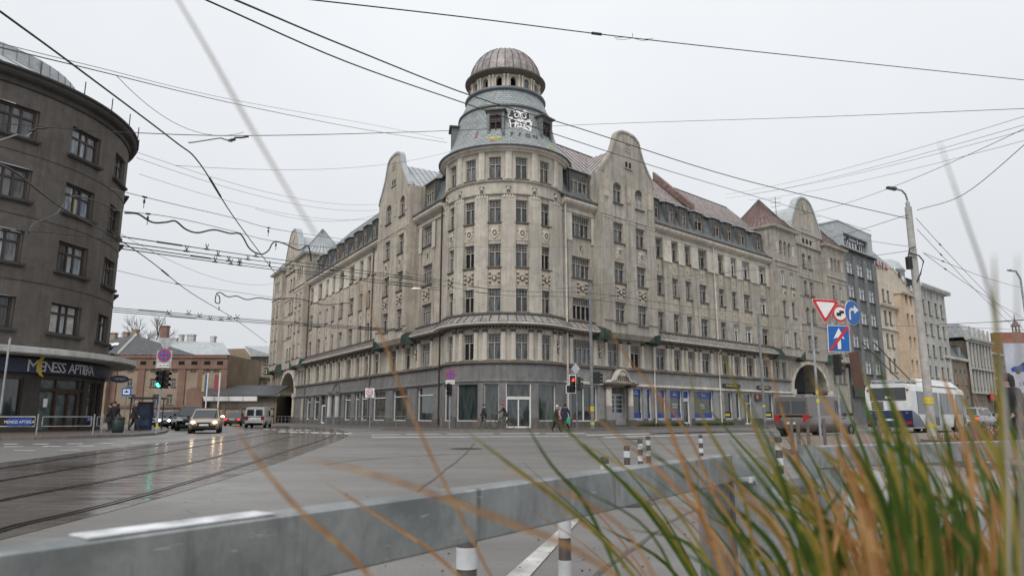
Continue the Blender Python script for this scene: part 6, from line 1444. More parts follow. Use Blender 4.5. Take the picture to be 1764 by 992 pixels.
c = car('dark_sedan', 'dark sedan driving away with red brake lights on', 4.6, 1.8, 1.44, darkgrey, 'sedan', None, 'e_tail'); put(c, 407, 78, R_(191))
c = car('white_van', 'small white delivery van driving away beside the dark sedan', 4.3, 1.8, 1.84, whitep, 'van'); put(c, 446, 66, R_(190))
c = car('taupe_van', 'large taupe minibus with roof rails seen from behind the grass', 5.2, 2.0, 1.98, taupe, 'van'); hd = R_(50); cx_ = at(1394, 717, 34.5); c.matrix_basis = Matrix.Translation((cx_.x - .95 * math.cos(hd) + 2.6 * math.sin(hd), 34.5 + .95 * math.sin(hd) + 2.6 * math.cos(hd), 0)) @ Matrix.Rotation(math.pi - hd, 4, 'Z')
q = MB()
for s_ in (-1, 1): q.tube([(s_ * .75, -1.2, 2.02), (s_ * .75, 2.3, 2.02)], .03, 6)
for yy in (-.6, 1.9): q.box(-.85, .85, yy, yy + .08, 2.04, 2.09)
q.build('roof_rail', [M['silver']], c)
c = car('silver_van', 'silver car driving away in front of the ornate old houses', 4.3, 1.8, 1.75, silver, 'suv', None, 'e_tail'); put(c, 1683, 60, R_(128))
c = car('dark_car', 'dark car further along beside the silver car', 4.3, 1.8, 1.5, black, 'hatch'); put(c, 1712, 78, R_(130))
# trolleybus, nose towards -Y at the origin
def trolleybus():
    T = thing('trolleybus', (0, 0, 0), 'white trolleybus with dark blue rear skirt seen from behind on the right', 'trolleybus')
    L, w, Hh = 12.0, 1.27, 2.95; y0, y1 = -L / 2, L / 2
    m = MB(); prof = [(-w * .97, .3), (-w, .5), (-w, 2.5), (-w * .95, 2.78), (-w * .7, Hh), (w * .7, Hh), (w * .95, 2.78), (w, 2.5), (w, .5), (w * .97, .3)]
    for (ya, yb) in ((y0, y1),):
        n = len(prof)
        for k in range(n):
            a, b = prof[k], prof[(k + 1) % n]; m.quad(Vector((a[0], ya, a[1])), Vector((b[0], ya, b[1])), Vector((b[0], yb, b[1])), Vector((a[0], yb, a[1])))
        m.poly([Vector((p[0], ya, p[1])) for p in prof]); m.poly([Vector((p[0], yb, p[1])) for p in prof])
    m.build('body', [whitep], T)
    d = carpaint('paint_bus_blue', (0.008, 0.02, 0.085), 0, .35)
    m = MB(); m.box(-w * .995, w * .995, y1 + .001, y1 + .05, .38, 1.35); m.build('rear_skirt', [d], T)
    m = MB(); m.box(-w * .85, w * .85, y1 + .051, y1 + .09, .95, 1.2); m.build('skirt_panel', [d], T)
    for s_ in (-1, 1):
        xs = sorted((s_ * (w + .001), s_ * (w + .02)))
        v = [(s_ * (w + .012), y1 - .01, .38), (s_ * (w + .012), y1 - .01, 1.35), (s_ * (w + .012), y1 - 1.2, 1.05), (s_ * (w + .012), y1 - 2.2, .45), (s_ * (w + .012), y1 - 2.2, .38)]
        m = MB(); m.poly([Vector(p) for p in v]); m.build('side_skirt', [d], T)
        for k, (a, b) in enumerate(((1.1, 2.4), (2.5, 4.0), (4.1, 5.3), (5.9, 7.4), (7.5, 9.0), (9.6, 11.0))):
            m = MB(); m.box(xs[0], xs[1], y1 - b, y1 - a, 1.15 if k not in (2,) else .45, 2.5); m.build('side_window', [M['glass_car']], T)
        m = MB(); m.box(xs[0], xs[1], y1 - 11.8, y1 - 11.05, .5, 2.5); m.build('side_window', [M['glass_car']], T)
        for yy in (2.9, 9.2):
            Tm = Matrix.Translation((s_ * (w - .12), y1 - yy, .48)) @ Matrix.Rotation(math.pi / 2, 4, 'Y')
            k = MB(); k.lathe((0, 0, 0), [(.25, -.14), (.46, -.14), (.48, -.1), (.48, .13), (.3, .145), (.1, .1), (0, .1)] if s_ > 0 else [(0, -.1), (.1, -.1), (.3, -.145), (.48, -.13), (.48, .1), (.46, .14), (.25, .14)], 18, T=Tm); wo = k.build('wheel', [M['rubber']], T, True)
            k = MB(); k.lathe((0, 0, 0), [(.56, .0), (.62, .0), (.62, s_ * .125), (.5, s_ * .13)], 18, T=Tm); k.build('wheel_arch', [M['black']], T)
            k = MB(); k.lathe((0, 0, 0), [(.05, s_ * .15), (.22, s_ * .152), (.24, s_ * .14)], 12, T=Tm); k.build('rim', [M['sign_grey']], wo)
        m = MB(); m.box(min(s_ * .95, s_ * 1.22), max(s_ * .95, s_ * 1.22), y1 + .052, y1 + .1, .55, .72); m.build('tail_light', [M['tail']], T)
        m = MB(); disc(m, .07, y1 + .01, y1 + .03, s_ * 1.1, 2.55, 12); m.build('marker_lamp', [M['tail']], T)
        m = MB(); m.box(min(s_ * .93, s_ * 1.05), max(s_ * .93, s_ * 1.05), y1 + .052, y1 + .06, 1.05, 1.22); m.build('sticker', [M['white']], T)
    m = MB(); m.box(-1.0, 1.0, y1 + .001, y1 + .03, 1.95, 2.7); m.build('rear_window', [M['glass_car']], T)
    m = MB(); m.box(-.15, .15, y1 + .031, y1 + .035, 2.05, 2.2); m.build('window_sticker', [M['white']], T)
    m = MB()
    for k in range(5): m.box(.28, .95, y1 + .005, y1 + .05, 1.42 + k * .1, 1.47 + k * .1)
    m.build('air_grille', [M['dark_trim']], T)
    m = MB(); m.hexa([Vector(p) for p in ((-w * .85, y0 + .4, Hh), (w * .85, y0 + .4, Hh), (w * .85, y1 - 4.2, Hh), (-w * .85, y1 - 4.2, Hh), (-w * .7, y0 + 1.6, Hh + .38), (w * .7, y0 + 1.6, Hh + .38), (w * .75, y1 - 4.3, Hh + .42), (-w * .75, y1 - 4.3, Hh + .42))]); m.build('roof_housing', [M['white']], T)
    m = MB()
    for x in (-.9, -.3, .3, .9): m.tube([(x, y1 - .2, Hh + .18), (x, y1 - 3.9, Hh + .18)], .03, 5)
    for yy in (.3, 1.3, 2.4, 3.7): m.tube([(-.95, y1 - yy, Hh + .02), (-.95, y1 - yy, Hh + .2), (.95, y1 - yy, Hh + .2), (.95, y1 - yy, Hh + .02)], .03, 5)
    m.build('roof_frame', [M['sign_grey']], T)
    m = MB(); m.box(-.45, .45, y1 - 4.1, y1 - 3.0, Hh, Hh + .35); m.build('pole_base', [M['trim_dark']], T)
    for s_ in (-1, 1):
        m = MB(); m.tube([(s_ * .3, y1 - 3.5, Hh + .35), (s_ * .3, y1 - 1.0, Hh + 1.15), (s_ * .32, y1 + 2.6, Hh + 2.3)], .035, 6); m.build('trolley_pole', [M['frame_black']], T)
    m = MB(); m.box(-.26, .26, y1 + .051, y1 + .06, .75, .87); m.build('number_plate', [M['plate']], T)
    return T
T = trolleybus(); dirb = R_(-47.6)
hd = R_(45.4); T.matrix_basis = Matrix.Translation((23.5 - 1.27 * math.cos(hd) + 6 * math.sin(hd), 41.5 + 1.27 * math.sin(hd) + 6 * math.cos(hd), 0)) @ Matrix.Rotation(math.pi - hd, 4, 'Z')
# ================================================================== street furniture
def pole_thing(name, label, cat, base, group=None): return thing(name, base, label, cat, group)
LAMP_Y = 33.0
p = gnd(1607, 755); p = Vector((at(1606, 747, LAMP_Y).x, LAMP_Y, 0)); T = thing('street_lamp', p, 'thick concrete street lamp pole with curved arm and yellow bands on the island', 'street lamp')
zt = at(1570, 357, LAMP_Y).z
m = MB(); m.tube([p, p + Vector((0, 0, zt))], .20, 14, 0, .155); m.build('pole', [M['concrete_pole']], T)
for z in (at(0, 687, LAMP_Y).z, at(0, 693, LAMP_Y).z, at(0, 733, LAMP_Y).z):
    m = MB(); m.tube([p + Vector((0, 0, z - .07)), p + Vector((0, 0, z + .07))], .215, 14); m.build('yellow_band', [M['yellow_band']], T)
e = p + Vector((0, 0, zt))
m = MB(); m.tube([e, e + Vector((0, 0, .35)), e + Vector((-.12, -.1, .62)), e + Vector((-.4, -.3, .76)), e + Vector((-.9, -.6, .74))], .045, 7); m.tube([e - Vector((0, 0, .02)), e + Vector((0, 0, .25))], .1, 8); m.build('arm', [M['galv_plain']], T)
m = MB(); m.hexa([e + Vector(v) for v in ((-.85, -.68, .66), (-.85, -.5, .66), (-1.5, -.88, .64), (-1.5, -1.06, .64), (-.85, -.7, .80), (-.85, -.48, .80), (-1.5, -.9, .72), (-1.5, -1.06, .72))]); m.build('lamp_head', [M['frame_black']], T)
m = MB(); z = at(0, 455, LAMP_Y).z; m.box(p.x - .5, p.x - .28, p.y - .35, p.y - .15, z - .3, z + .3); m.tube([p + Vector((-.3, -.2, z + .5)), p + Vector((.1, -.3, z + .35)), p + Vector((.35, -.2, z + .1)), p + Vector((.2, -.1, z - .5)), p + Vector((-.1, -.25, z - .9))], .035, 5); m.tube([p + Vector((-.4, -.25, z + .3)), p + Vector((-.3, -.25, z + .7)), p + Vector((0, -.25, z + .8))], .03, 5); m.build('junction_box', [M['black']], T)
def mast(name, x, ybase, ytop, Y, r, label, cat='pole', bands=(), mt='pole_grey', zb=.1, curved=False):
    b = at(x, 717, Y); b.z = zb; T = thing(name, b, label, cat); zt = at(x, ytop, Y).z
    m = MB(); m.tube([b, Vector((b.x, b.y, zt))], r, 10, 0, r * .8); m.build('pole', [M[mt]], T)
    for yb in bands:
        z = at(0, yb, Y).z; m = MB(); m.tube([Vector((b.x, b.y, z - .09)), Vector((b.x, b.y, z + .09))], r * 1.12, 10); m.build('sticker_band', [M['yellow_band']], T)
    return T, b, zt
T, b, zt = mast('tram_wire_mast', 1020.5, 738, 490, 50.5, .13, 'grey wire mast with yellow stickers on the pavement left of the carved doorway', 'pole', (702, 706, 729))
m = MB(); m.box(b.x + .16, b.x + .62, b.y - .1, b.y + .3, 3.3, 4.15); m.box(b.x + .05, b.x + .17, b.y, b.y + .1, 3.6, 3.7); m.build('signal_backplate', [M['black']], T)
for k in range(3): q = MB(); q.tube([(b.x + .62, b.y + .1, 3.45 + k * .26), (b.x + .82, b.y + .1, 3.42 + k * .26)], .1, 8); q.build('signal_hood', [M['black']], T)
mast('tram_wire_mast', 1317, 730, 542, 60, .12, 'slim dark wire mast on the pavement between the two yellow lettered shops', 'pole', (699,))
def noparking(m, cx, cz, r, y): pass
def round_sign(T, c, r, rz, kind):
    Tm = Matrix.Translation(c) @ Matrix.Rotation(rz, 4, 'Z')
    def D(nm, rr, y, mt, sz=1):
        m = MB(); disc(m, rr, y - .004, y + .004, 0, 0, 28); o = part(nm, m.mesh(nm, M[mt]), T, Tm); return o
    if kind == 'nostop':
        D('sign_rim', r, 0, 'sign_red'); D('sign_face', r * .8, -.012, 'sign_blue')
        m = MB()
        for a in (45, 135): 
            R0 = Matrix.Rotation(R_(a), 4, 'Y'); m.box(-r * .82, r * .82, -.024, -.018 if a == 45 else -.0185, -r * .09, r * .09, 0, R0)
        part('sign_cross', m.mesh('sign_cross', M['sign_red']), T, Tm)
    elif kind == 'limit':
        D('sign_rim', r, 0, 'sign_red'); D('sign_face', r * .78, -.012, 'white'); part('numeral', text_mesh('30', r * 1.15, 'black', .003), T, Tm @ Matrix.Translation((0, -.024, -r * .4)) @ TXT)
    elif kind == 'ring':
        D('sign_rim', r, 0, 'sign_red'); D('sign_face', r * .78, -.012, 'white')
        m = MB(); m.box(-r * .5, r * .1, -.024, -.018, -r * .3, r * .1); m.box(-r * .1, r * .5, -.024, -.018, 0, r * .35); part('truck_symbol', m.mesh('truck_symbol', M['black']), T, Tm)
def signal(T, c, rz, lit, scale=1.0, mt=None, label=None, three=True):
    Tm = Matrix.Translation(c) @ Matrix.Rotation(rz, 4, 'Z') @ Matrix.Scale(scale, 4)
    m = MB(); m.box(-.16, .16, 0, .16, 0, .95); m.box(-.19, .19, .02, .14, -.02, .0); part('signal_housing', m.mesh('signal_housing', M['black']), T, Tm, label=label)
    for k in range(3):
        z = .17 + k * .3; on = {'green': 0, 'amber': 1, 'red': 2}.get(lit, 9) == k
        m = MB(); disc(m, .115 if on else .1, -.012, 0, 0, z, 18); part('lens', m.mesh('lens', M[('e_green' if k == 0 else 'e_red') if on else 'lens_off']), T, Tm)
        m = MB()
        for i in range(9):
            a0 = R_(-20 + 220 * i / 9); a1 = R_(-20 + 220 * (i + 1) / 9); rr = .125
            P_ = lambda a, y, zz=0: Vector((rr * math.cos(a), y, z + rr * math.sin(a) + zz)); m.quad(P_(a0, 0), P_(a1, 0), P_(a1, -.2, -.03), P_(a0, -.2, -.03))
        part('signal_hood', m.mesh('signal_hood', M['black']), T, Tm)
# green light on the left
GY = 38.0; b = at(272, 717, GY); b.z = .1
T = thing('traffic_light', b, 'slim traffic light lit green with a no stopping sign above it', 'traffic light')
zt = at(290, 603, GY).z + .4
m = MB(); m.tube([b, Vector((b.x + .05, b.y, zt))], .055, 8); m.build('pole', [M['galv_plain']], T)
m = MB(); m.tube([b + Vector((0, 0, .25)), b + Vector((0, 0, .5))], .065, 8); m.build('yellow_band', [M['yellow_band']], T)
signal(T, Vector((b.x - .05, GY - .15, at(0, 668, GY).z)), 0, 'green')
signal(T, Vector((b.x + .25, GY + .1, at(0, 668, GY).z)), R_(75), None)
Tm = Matrix.Translation((b.x + .1, GY - .1, at(0, 634, GY).z)); m = MB(); m.box(-.42, .42, 0, .02, 0, .95); part('sign_plate', m.mesh('sign_plate', M['sign_grey']), T, Tm)
round_sign(T, Vector((b.x + .1, GY - .13, at(0, 612, GY).z)), .35, 0, 'nostop')
m = MB(); m.box(-.33, .33, -.03, -.02, .03, .25); part('time_plate', m.mesh('time_plate', M['white']), T, Tm); part('lettering', text_mesh('7.00-20.00', .15, 'black', .002), T, Tm @ Matrix.Translation((0, -.036, .09)) @ TXT)
m = MB(); m.poly([Vector(v) for v in ((-.48, .06, 1.65), (.48, .06, 1.65), (0, .06, .85))]); m.poly([Vector(v) for v in ((-.48, .08, 1.65), (.48, .08, 1.65), (0, .08, .85))]); part('sign_back', m.mesh('sign_back', M['sign_grey']), T, Tm)
# no stopping sign with a dark signal by the tower
b = at(774.5, 717, 51); b.z = .12; T = thing('traffic_light', b, 'unlit traffic light under a round no stopping sign left of the tower windows', 'traffic light')
m = MB(); m.tube([b, b + Vector((0, 0, 4.2))], .05, 8); m.build('pole', [M['galv_plain']], T)
signal(T, Vector((b.x - .05, 50.85, at(0, 681, 51).z)), R_(-20), None)
round_sign(T, Vector((b.x + .05, 50.8, at(0, 645, 51).z)), .36, 0, 'nostop')
m = MB(); m.box(-.33, .33, 0, .02, 0, .28); Tm = Matrix.Translation((b.x + .02, 50.8, at(0, 661.5, 51).z)); part('time_plate', m.mesh('time_plate', M['white']), T, Tm); part('lettering', text_mesh('7.00-20.00', .14, 'black', .002), T, Tm @ Matrix.Translation((0, -.008, .09)) @ TXT)
# speed limit
b = at(637, 717, 56); b.z = .12; T = thing('speed_sign', b, 'square white sign with a red ringed 30 in front of the left wing shops', 'road sign')
m = MB(); m.tube([b, b + Vector((0, 0, 3.3))], .04, 8); m.build('pole', [M['galv_plain']], T)
Tm = Matrix.Translation((b.x - .05, 55.9, at(0, 685, 56).z)); m = MB(); m.box(-.36, .36, 0, .02, 0, .75); part('sign_plate', m.mesh('sign_plate', M['white']), T, Tm)
round_sign(T, Vector((b.x - .05, 55.87, at(0, 675.5, 56).z)), .26, 0, 'limit')
m = MB(); m.box(-.2, .2, -.01, -.005, .05, .1); part('small_print', m.mesh('small_print', M['black']), T, Tm)
# red signal with white edged board
b = at(994, 717, 50); b.z = .12; T = thing('traffic_light', b, 'traffic light lit red on a white edged black board by the tower', 'traffic light')
m = MB(); m.tube([b, b + Vector((0, 0, 4.6))], .05, 8); m.build('pole', [M['pole_grey']], T)
z0 = at(0, 676, 50).z; Lp = [(-.72, 0), (-.1, 0), (-.1, 1.2), (-.48, 1.2), (-.48, .5), (-.72, .5)]
for sc_, y_, mt in ((1.0, 49.86, 'white'),):
    for nm, gro, yy, mt in (('board_edge', .05, 49.88, 'white'), ('board', 0.0, 49.86, 'black')):
        m = MB(); 
        m.box(-.72 - gro, -.1 + gro, 0, .012, 0 - gro, .5 + gro); m.box(-.48 - gro, -.1 + gro, .0005, .0125, .5 + gro, 1.2 + gro)
        part(nm, m.mesh(nm, M[mt]), T, Matrix.Translation((b.x, yy, z0)))
signal(T, Vector((b.x - .28, 49.75, z0 + .12)), R_(20), 'red', 1.0)
signal(T, Vector((b.x + .25, 49.9, z0 + .15)), R_(70), None)
m = MB(); m.poly([Vector(v) for v in ((0, 0, 0), (.32, 0, .42), (0, 0, .84), (-.32, 0, .42))]); m.poly([Vector(v) for v in ((0, .02, 0), (.32, .02, .42), (0, .02, .84), (-.32, .02, .42))]); part('diamond_sign', m.mesh('diamond_sign', M['sign_grey']), T, Matrix.Translation((b.x - .05, 49.9, at(0, 645, 50).z)))
# sign cluster on the right
SY = 25.0; b = at(1411, 717, SY); b.z = .1; T = thing('sign_post', b, 'grey post on the island carrying the triangular, round blue and square road signs', 'sign post')
zt = at(0, 540, SY).z; m = MB(); m.tube([b, Vector((b.x, b.y, zt))], .045, 8); m.build('pole', [M['galv_plain']], T)
for yy in (676, 690): 
    z = at(0, yy, SY).z; m = MB(); m.tube([Vector((b.x, b.y, z - .07)), Vector((b.x, b.y, z + .07))], .055, 8); m.build('yellow_band', [M['yellow_band']], T)
z = at(0, 602, SY).z; m = MB(); m.tube([(b.x - .3, SY + .05, z), (b.x + 1.3, SY + .05, z)], .02, 6); m.tube([(b.x + .72, SY + .05, z), (b.x + .72, SY + .05, zt + .1)], .03, 6); m.build('cross_bar', [M['galv_plain']], T)
c = at(1421.5, 530, SY - .1); rt = Matrix.Rotation(R_(4), 4, 'Y')
def tri(r, y, mt, nm, rnd_=.06):
    pts = []
    for k in range(3):
        a = R_(-90 + 120 * k); ctr_ = Vector((math.cos(a) * (r - rnd_ * 2), 0, math.sin(a) * (r - rnd_ * 2)))
        for j in range(-3, 4): aa = a + R_(20 * j); pts.append(ctr_ + Vector((math.cos(aa) * rnd_, 0, math.sin(aa) * rnd_)))
    m = MB(); m.poly([p + Vector((0, y, 0)) for p in pts]); m.poly([p + Vector((0, y + .01, 0)) for p in pts])
    for i in range(len(pts)): m.quad(pts[i] + Vector((0, y, 0)), pts[(i + 1) % len(pts)] + Vector((0, y, 0)), pts[(i + 1) % len(pts)] + Vector((0, y + .01, 0)), pts[i] + Vector((0, y + .01, 0)))
    part(nm, m.mesh(nm, M[mt]), T, Matrix.Translation(c) @ rt)
tri(.60, .0, 'white', 'triangle_edge'); tri(.58, -.011, 'sign_red', 'triangle_rim'); tri(.40, -.022, 'white', 'triangle_face', .03)
c2 = at(1468.5, 538.5, SY - .1); R2 = Matrix.Translation(c2) @ Matrix.Rotation(R_(32), 4, 'Z') 
m = MB(); disc(m, .455, 0, .01, 0, 0, 32); part('round_edge', m.mesh('round_edge', M['white']), T, R2)
m = MB(); disc(m, .435, -.012, -.002, 0, 0, 32); part('round_face', m.mesh('round_face', M['sign_blue']), T, R2)
m = MB(); path = [(-.2, -.26), (-.2, -.02), (-.17, .06), (-.1, .11), (0, .12), (.1, .12)]
for (x0, z0), (x1, z1) in zip(path, path[1:]):
    d = Vector((x1 - x0, 0, z1 - z0)).normalized(); n = Vector((-d.z, 0, d.x)) * .05; e_ = d * .012
    m.quad(*[Vector((x, -.02, z)) + o for x, z, o in ((x0, z0, n - e_), (x1, z1, n + e_), (x1, z1, -n + e_), (x0, z0, -n - e_))])
m.poly([Vector(v) for v in ((.08, -.021, .28), (.36, -.021, .12), (.08, -.021, -.04))]); part('turn_arrow', m.mesh('turn_arrow', M['white']), T, R2)
c3 = at(1445, 583, SY - .1); R3 = Matrix.Translation(c3) @ Matrix.Rotation(R_(2), 4, 'Y')
m = MB(); m.box(-.39, .39, 0, .01, -.47, .47); part('square_edge', m.mesh('square_edge', M['white']), T, R3)
m = MB(); m.box(-.37, .37, -.012, -.002, -.45, .45); part('square_face', m.mesh('square_face', M['sign_blue']), T, R3)
m = MB(); m.poly([Vector(v) for v in ((-.2, -.02, -.02), (0, -.02, .38), (.2, -.02, -.02), (.06, -.02, .04), (-.06, -.02, .04))]); m.box(-.06, .06, -.021, -.019, -.38, .05); part('straight_arrow', m.mesh('straight_arrow', M['white']), T, R3)
m = MB(); m.box(-.53, .53, -.034, -.03, -.05, .05, 0, Matrix.Rotation(R_(-52), 4, 'Y')); part('red_bar', m.mesh('red_bar', M['sign_red']), T, R3)
# the second post behind it with two more ring signs, and the dark panel
b = at(1447, 717, 30); b.z = .1; T = thing('sign_post', b, 'sign post half hidden behind the blue signs with two red ringed signs', 'sign post')
m = MB(); m.tube([b, Vector((b.x, b.y, at(0, 520, 30).z))], .045, 8); m.build('pole', [M['galv_plain']], T)
round_sign(T, at(1447, 540, 29.9), .36, R_(10), 'ring'); round_sign(T, at(1452, 573, 29.9), .36, R_(10), 'ring')
m = MB(); b_ = at(1478, 640, 29.8); m.box(-.25, .15, 0, .06, -.7, .85); part('brown_panel', m.mesh('brown_panel', simple('brown_panel', (0.09, 0.045, 0.03), .6)), T, Matrix.Translation(b_) @ Matrix.Rotation(R_(-25), 4, 'Z') @ Matrix.Rotation(R_(-4), 4, 'Y'))
signal(T, at(1446, 645, 29.8), R_(120), None, .9)
# tram stop: shelter, stop sign, litter bin
b = at(236, 717, 46); T = thing('tram_shelter', (b.x, b.y, .12), 'dark tram stop shelter panel with a flat roof on the left pavement', 'shelter')
X0, X1 = at(222, 700, 46).x, at(250, 700, 46).x
m = MB(); m.box(X0, X1, 46.9, 47.1, .12, 1.95); m.build('advert_case', [M['navy']], T)
m = MB(); m.box(X0 + .12, X1 - .12, 46.88, 46.899, .4, 1.8); m.build('poster', [simple('poster_dark', (0.03, 0.05, 0.08), .3, var=.5, scale=1.5)], T)
m = MB(); m.box(X0 - .2, X1 + .3, 46.2, 48.2, 2.15, 2.25); m.build('roof', [M['dark_trim']], T)
m = MB(); m.tube([(X0 - .1, 46.4, .12), (X0 - .1, 46.4, 2.15)], .04); m.build('post', [M['dark_trim']], T); m = MB(); m.tube([(X1 + .2, 48, .12), (X1 + .2, 48, 2.15)], .04); m.build('post', [M['dark_trim']], T)
b = at(214, 717, 40.5); T = thing('stop_sign', (b.x, b.y, .12), 'blue tram stop sign on a thin post behind the litter bin', 'stop sign')
m = MB(); m.tube([(b.x, b.y, .12), (b.x, b.y, 2.95)], .03); m.build('pole', [M['pole_grey']], T)
Tm = Matrix.Translation((b.x + .02, b.y - .05, 2.15)); m = MB(); m.box(-.27, .27, 0, .02, 0, .48); part('sign_plate', m.mesh('sign_plate', M['sign_blue']), T, Tm)
m = MB(); m.box(-.19, .19, -.012, -.002, .1, .38); part('sign_face', m.mesh('sign_face', M['white']), T, Tm); m = MB(); m.box(-.12, .12, -.02, -.014, .2, .28); m.box(-.03, .03, -.02, -.014, .281, .34); part('tram_symbol', m.mesh('tram_symbol', M['black']), T, Tm)
b = at(205, 717, 39.5); T = thing('litter_bin', (b.x, b.y, .12), 'dark green litter bin at the foot of the tram stop sign', 'litter bin')
m = MB(); m.lathe((b.x, b.y, .12), [(0, 0), (.26, 0), (.3, .1), (.32, .72), (.30, .74), (.28, .6), (0, .6)], 16); m.build('bin_body', [simple('bin_green', (0.012, 0.03, 0.028), .5)], T, True)
m = MB(); m.lathe((b.x, b.y, .12), [(.33, .74), (.34, .8), (.2, .88), (0, .9)], 16); m.build('bin_lid', [M['black']], T, True)
# pedestrian railings on the left pavement
def railing(name, x0, x1, Y0, Y1, label, n, boards=()):
    A = at(x0, 717, Y0); Bq = at(x1, 717, Y1); A.z = Bq.z = .12; T = thing(name, A, label, 'railing', 'grey pedestrian railings in front of the pharmacy'); d = (Bq - A)
    L = d.length; d.normalize(); F = Fr((A.x, A.y), (d.x, d.y), (d.y, -d.x)); F.n = Vector((d.y, -d.x, 0))
    q = MB()
    for s in (0, L): q.box(0, 0.001, 0, .001, 0, .001)
    q = MB(); q.tube([F.pt(L, .12), F.pt(L, 1.12)], .035, 8); q.build('post', [M['galv_plain']], T)
    q = MB()
    for z in (.98, .52): q.tube([F.pt(.1, z), F.pt(L - .12, z)], .024, 6)
    for s in (.1, L - .12): q.tube([F.pt(s, .52), F.pt(s, .98)], .024, 6)
    q.build('rail_frame', [M['galv_plain']], T)
    for a, b_, tx in boards:
        q = MB(); q.fbox(F, a, b_, .56, .92, .03, .05); q.build('board', [M['navy_film']], T); lettering(tx, .2, 'letter_white', T, F.mat((a + b_) / 2, .67, .056), xs=.9 if b_ - a > 1 else .55)
railing('railing', -20, 66, 34.5, 34.8, 'grey railing panel with a blue pharmacy board at the left edge', 1, ((.9, 2.0, 'MENESS APTIEKA'),))
railing('railing', 70, 163, 34.8, 36.5, 'middle grey railing panel in front of the pharmacy entrance', 1)
railing('railing', 166, 178, 36.6, 37.2, 'short last grey railing panel beside the pharmacy corner', 1)
T = thing('pharmacy_board', HF.pt(hs(8), .9, .3), 'small blue pharmacy board low on the shop wall right of the entrance', 'sign'); q = MB(); q.fbox(HF, hs(6.5), hs(12), .62, 1.0, .05, .08); q.build('board', [M['navy_film']], T); lettering('MENESS', .2, 'letter_white', T, HF.mat(hs(9.2), .74, .09))
b = at(2, 717, 26); T = thing('leaning_pole', (b.x, b.y, .12), 'thin grey metal pole leaning at the far left edge', 'pole')
m = MB(); m.tube([at(0, 712, 26), at(17, 585, 26)], .035, 8); m.build('pole', [M['galv_plain']], T); m = MB(); m.tube([at(6, 664, 25.9), at(18, 582, 25.9)], .03, 6); m.build('pole_clamp', [M['silver']], T)
# guard railing along the left wing pavement
A = LF.pt(1.5, .12, 2.7); T = thing('guard_railing', A, 'long low dark guard railing along the kerb of the left wing', 'railing')
m = MB(); m.tube([LF.pt(1.5, 1.0, 2.7), LF.pt(50, 1.0, 2.7)], .03, 6); m.tube([LF.pt(1.5, .6, 2.7), LF.pt(50, .6, 2.7)], .02, 6); m.build('handrail', [M['pole_grey']], T)
for k in range(25): q = MB(); q.tube([LF.pt(1.5 + k * 2.02, .12, 2.7), LF.pt(1.5 + k * 2.02, 1.0, 2.7)], .03, 6); q.build('post', [M['pole_grey']], T)
# flexible bollards
def bollard(x, ytop, Y, label, kind='bw', h=None, r=.05):
    b = at(x, 717, Y); b.z = 0; z = at(x, ytop, Y).z; T = thing('bollard', b, label, 'bollard', 'striped and plain bollards around the junction')
    if kind == 'plain': m = MB(); m.tube([b, Vector((b.x, b.y, z))], r, 10); m.build('post', [simple('bollard_brown', (0.12, 0.095, 0.085), .6)] if 'bollard_brown' not in M else [M['bollard_brown']], T); return
    m = MB(); m.lathe((b.x, b.y, 0), [(0, 0), (.10, 0), (.09, .03), (r, .04), (r, z), (0, z + .01)], 12); m.build('post', [M['bollard_dark']], T, True)
    for k in range(3):
        zz = z - .12 - k * .22
        if zz > .12: m = MB(); m.lathe((b.x, b.y, 0), [(r + .003, zz - .06), (r + .004, zz + .045)], 12); m.build('reflective_band', [M['bollard_white']], T, True)
M['bollard_dark'] = simple('bollard_dark', (0.05, 0.038, 0.034), .6); M['bollard_white'] = simple('bollard_white', (0.55, 0.56, 0.57), .5); M['bollard_brown'] = simple('bollard_brown', (0.13, 0.105, 0.095), .6)
for a in ((1040, 787, 8.6, 'plain capped bollard just behind the guard rail right of the white line'), (1078, 768, 11.6, 'striped bollard third from the right of the row behind the rail'), (1101, 757, 13.8, 'striped bollard left one of the close pair behind the rail'), (1115, 751.5, 15.2, 'striped bollard right one of the close pair behind the rail'), (1205, 749, 16.5, 'striped bollard standing alone right of the close pair'), (1338, 753, 10.5, 'striped bollard at the island kerb behind the rail gap'), (970, 866, 4.0, 'large near striped bollard where the white line starts'), (807, 914, 3.75, 'nearest thick bollard with a broad white band under the rail')):
    bollard(*a, 'bw', None, .034 if a[0] == 970 else (.05 if a[2] > 4 else .052))
for x, y0, Y, lb in ((1362, 736, 19, 'first'), (1373, 737, 17.5, 'second'), (1390, 735, 20, 'third'), (1418, 733, 21, 'fourth'), (1512, 735, 18, 'fifth')):
    bollard(x, y0 - 12, Y, 'plain brown post on the island, %s of the brown posts from the left' % lb, 'plain', None, .045)
bollard(1675, 728, 20, 'thick brown post at the corner of the dry grass bed', 'plain', None, .12)
# far lamp at the right edge
b = at(1790, 717, 40); T = thing('street_lamp', (b.x, b.y, 0), 'street lamp head reaching in at the right edge of the sky', 'street lamp')
z = at(1764, 466, 40).z; m = MB(); m.tube([(b.x, 40, 0), (b.x, 40, z - .5), (b.x - .2, 40, z - .05), (b.x - .7, 40, z + .02)], .06, 7); m.build('pole', [M['galv_plain']], T); m = MB(); m.box(at(1740, 466, 40).x, b.x - .6, 39.9, 40.1, z - .03, z + .05); m.build('lamp_head', [M['frame_black']], T)
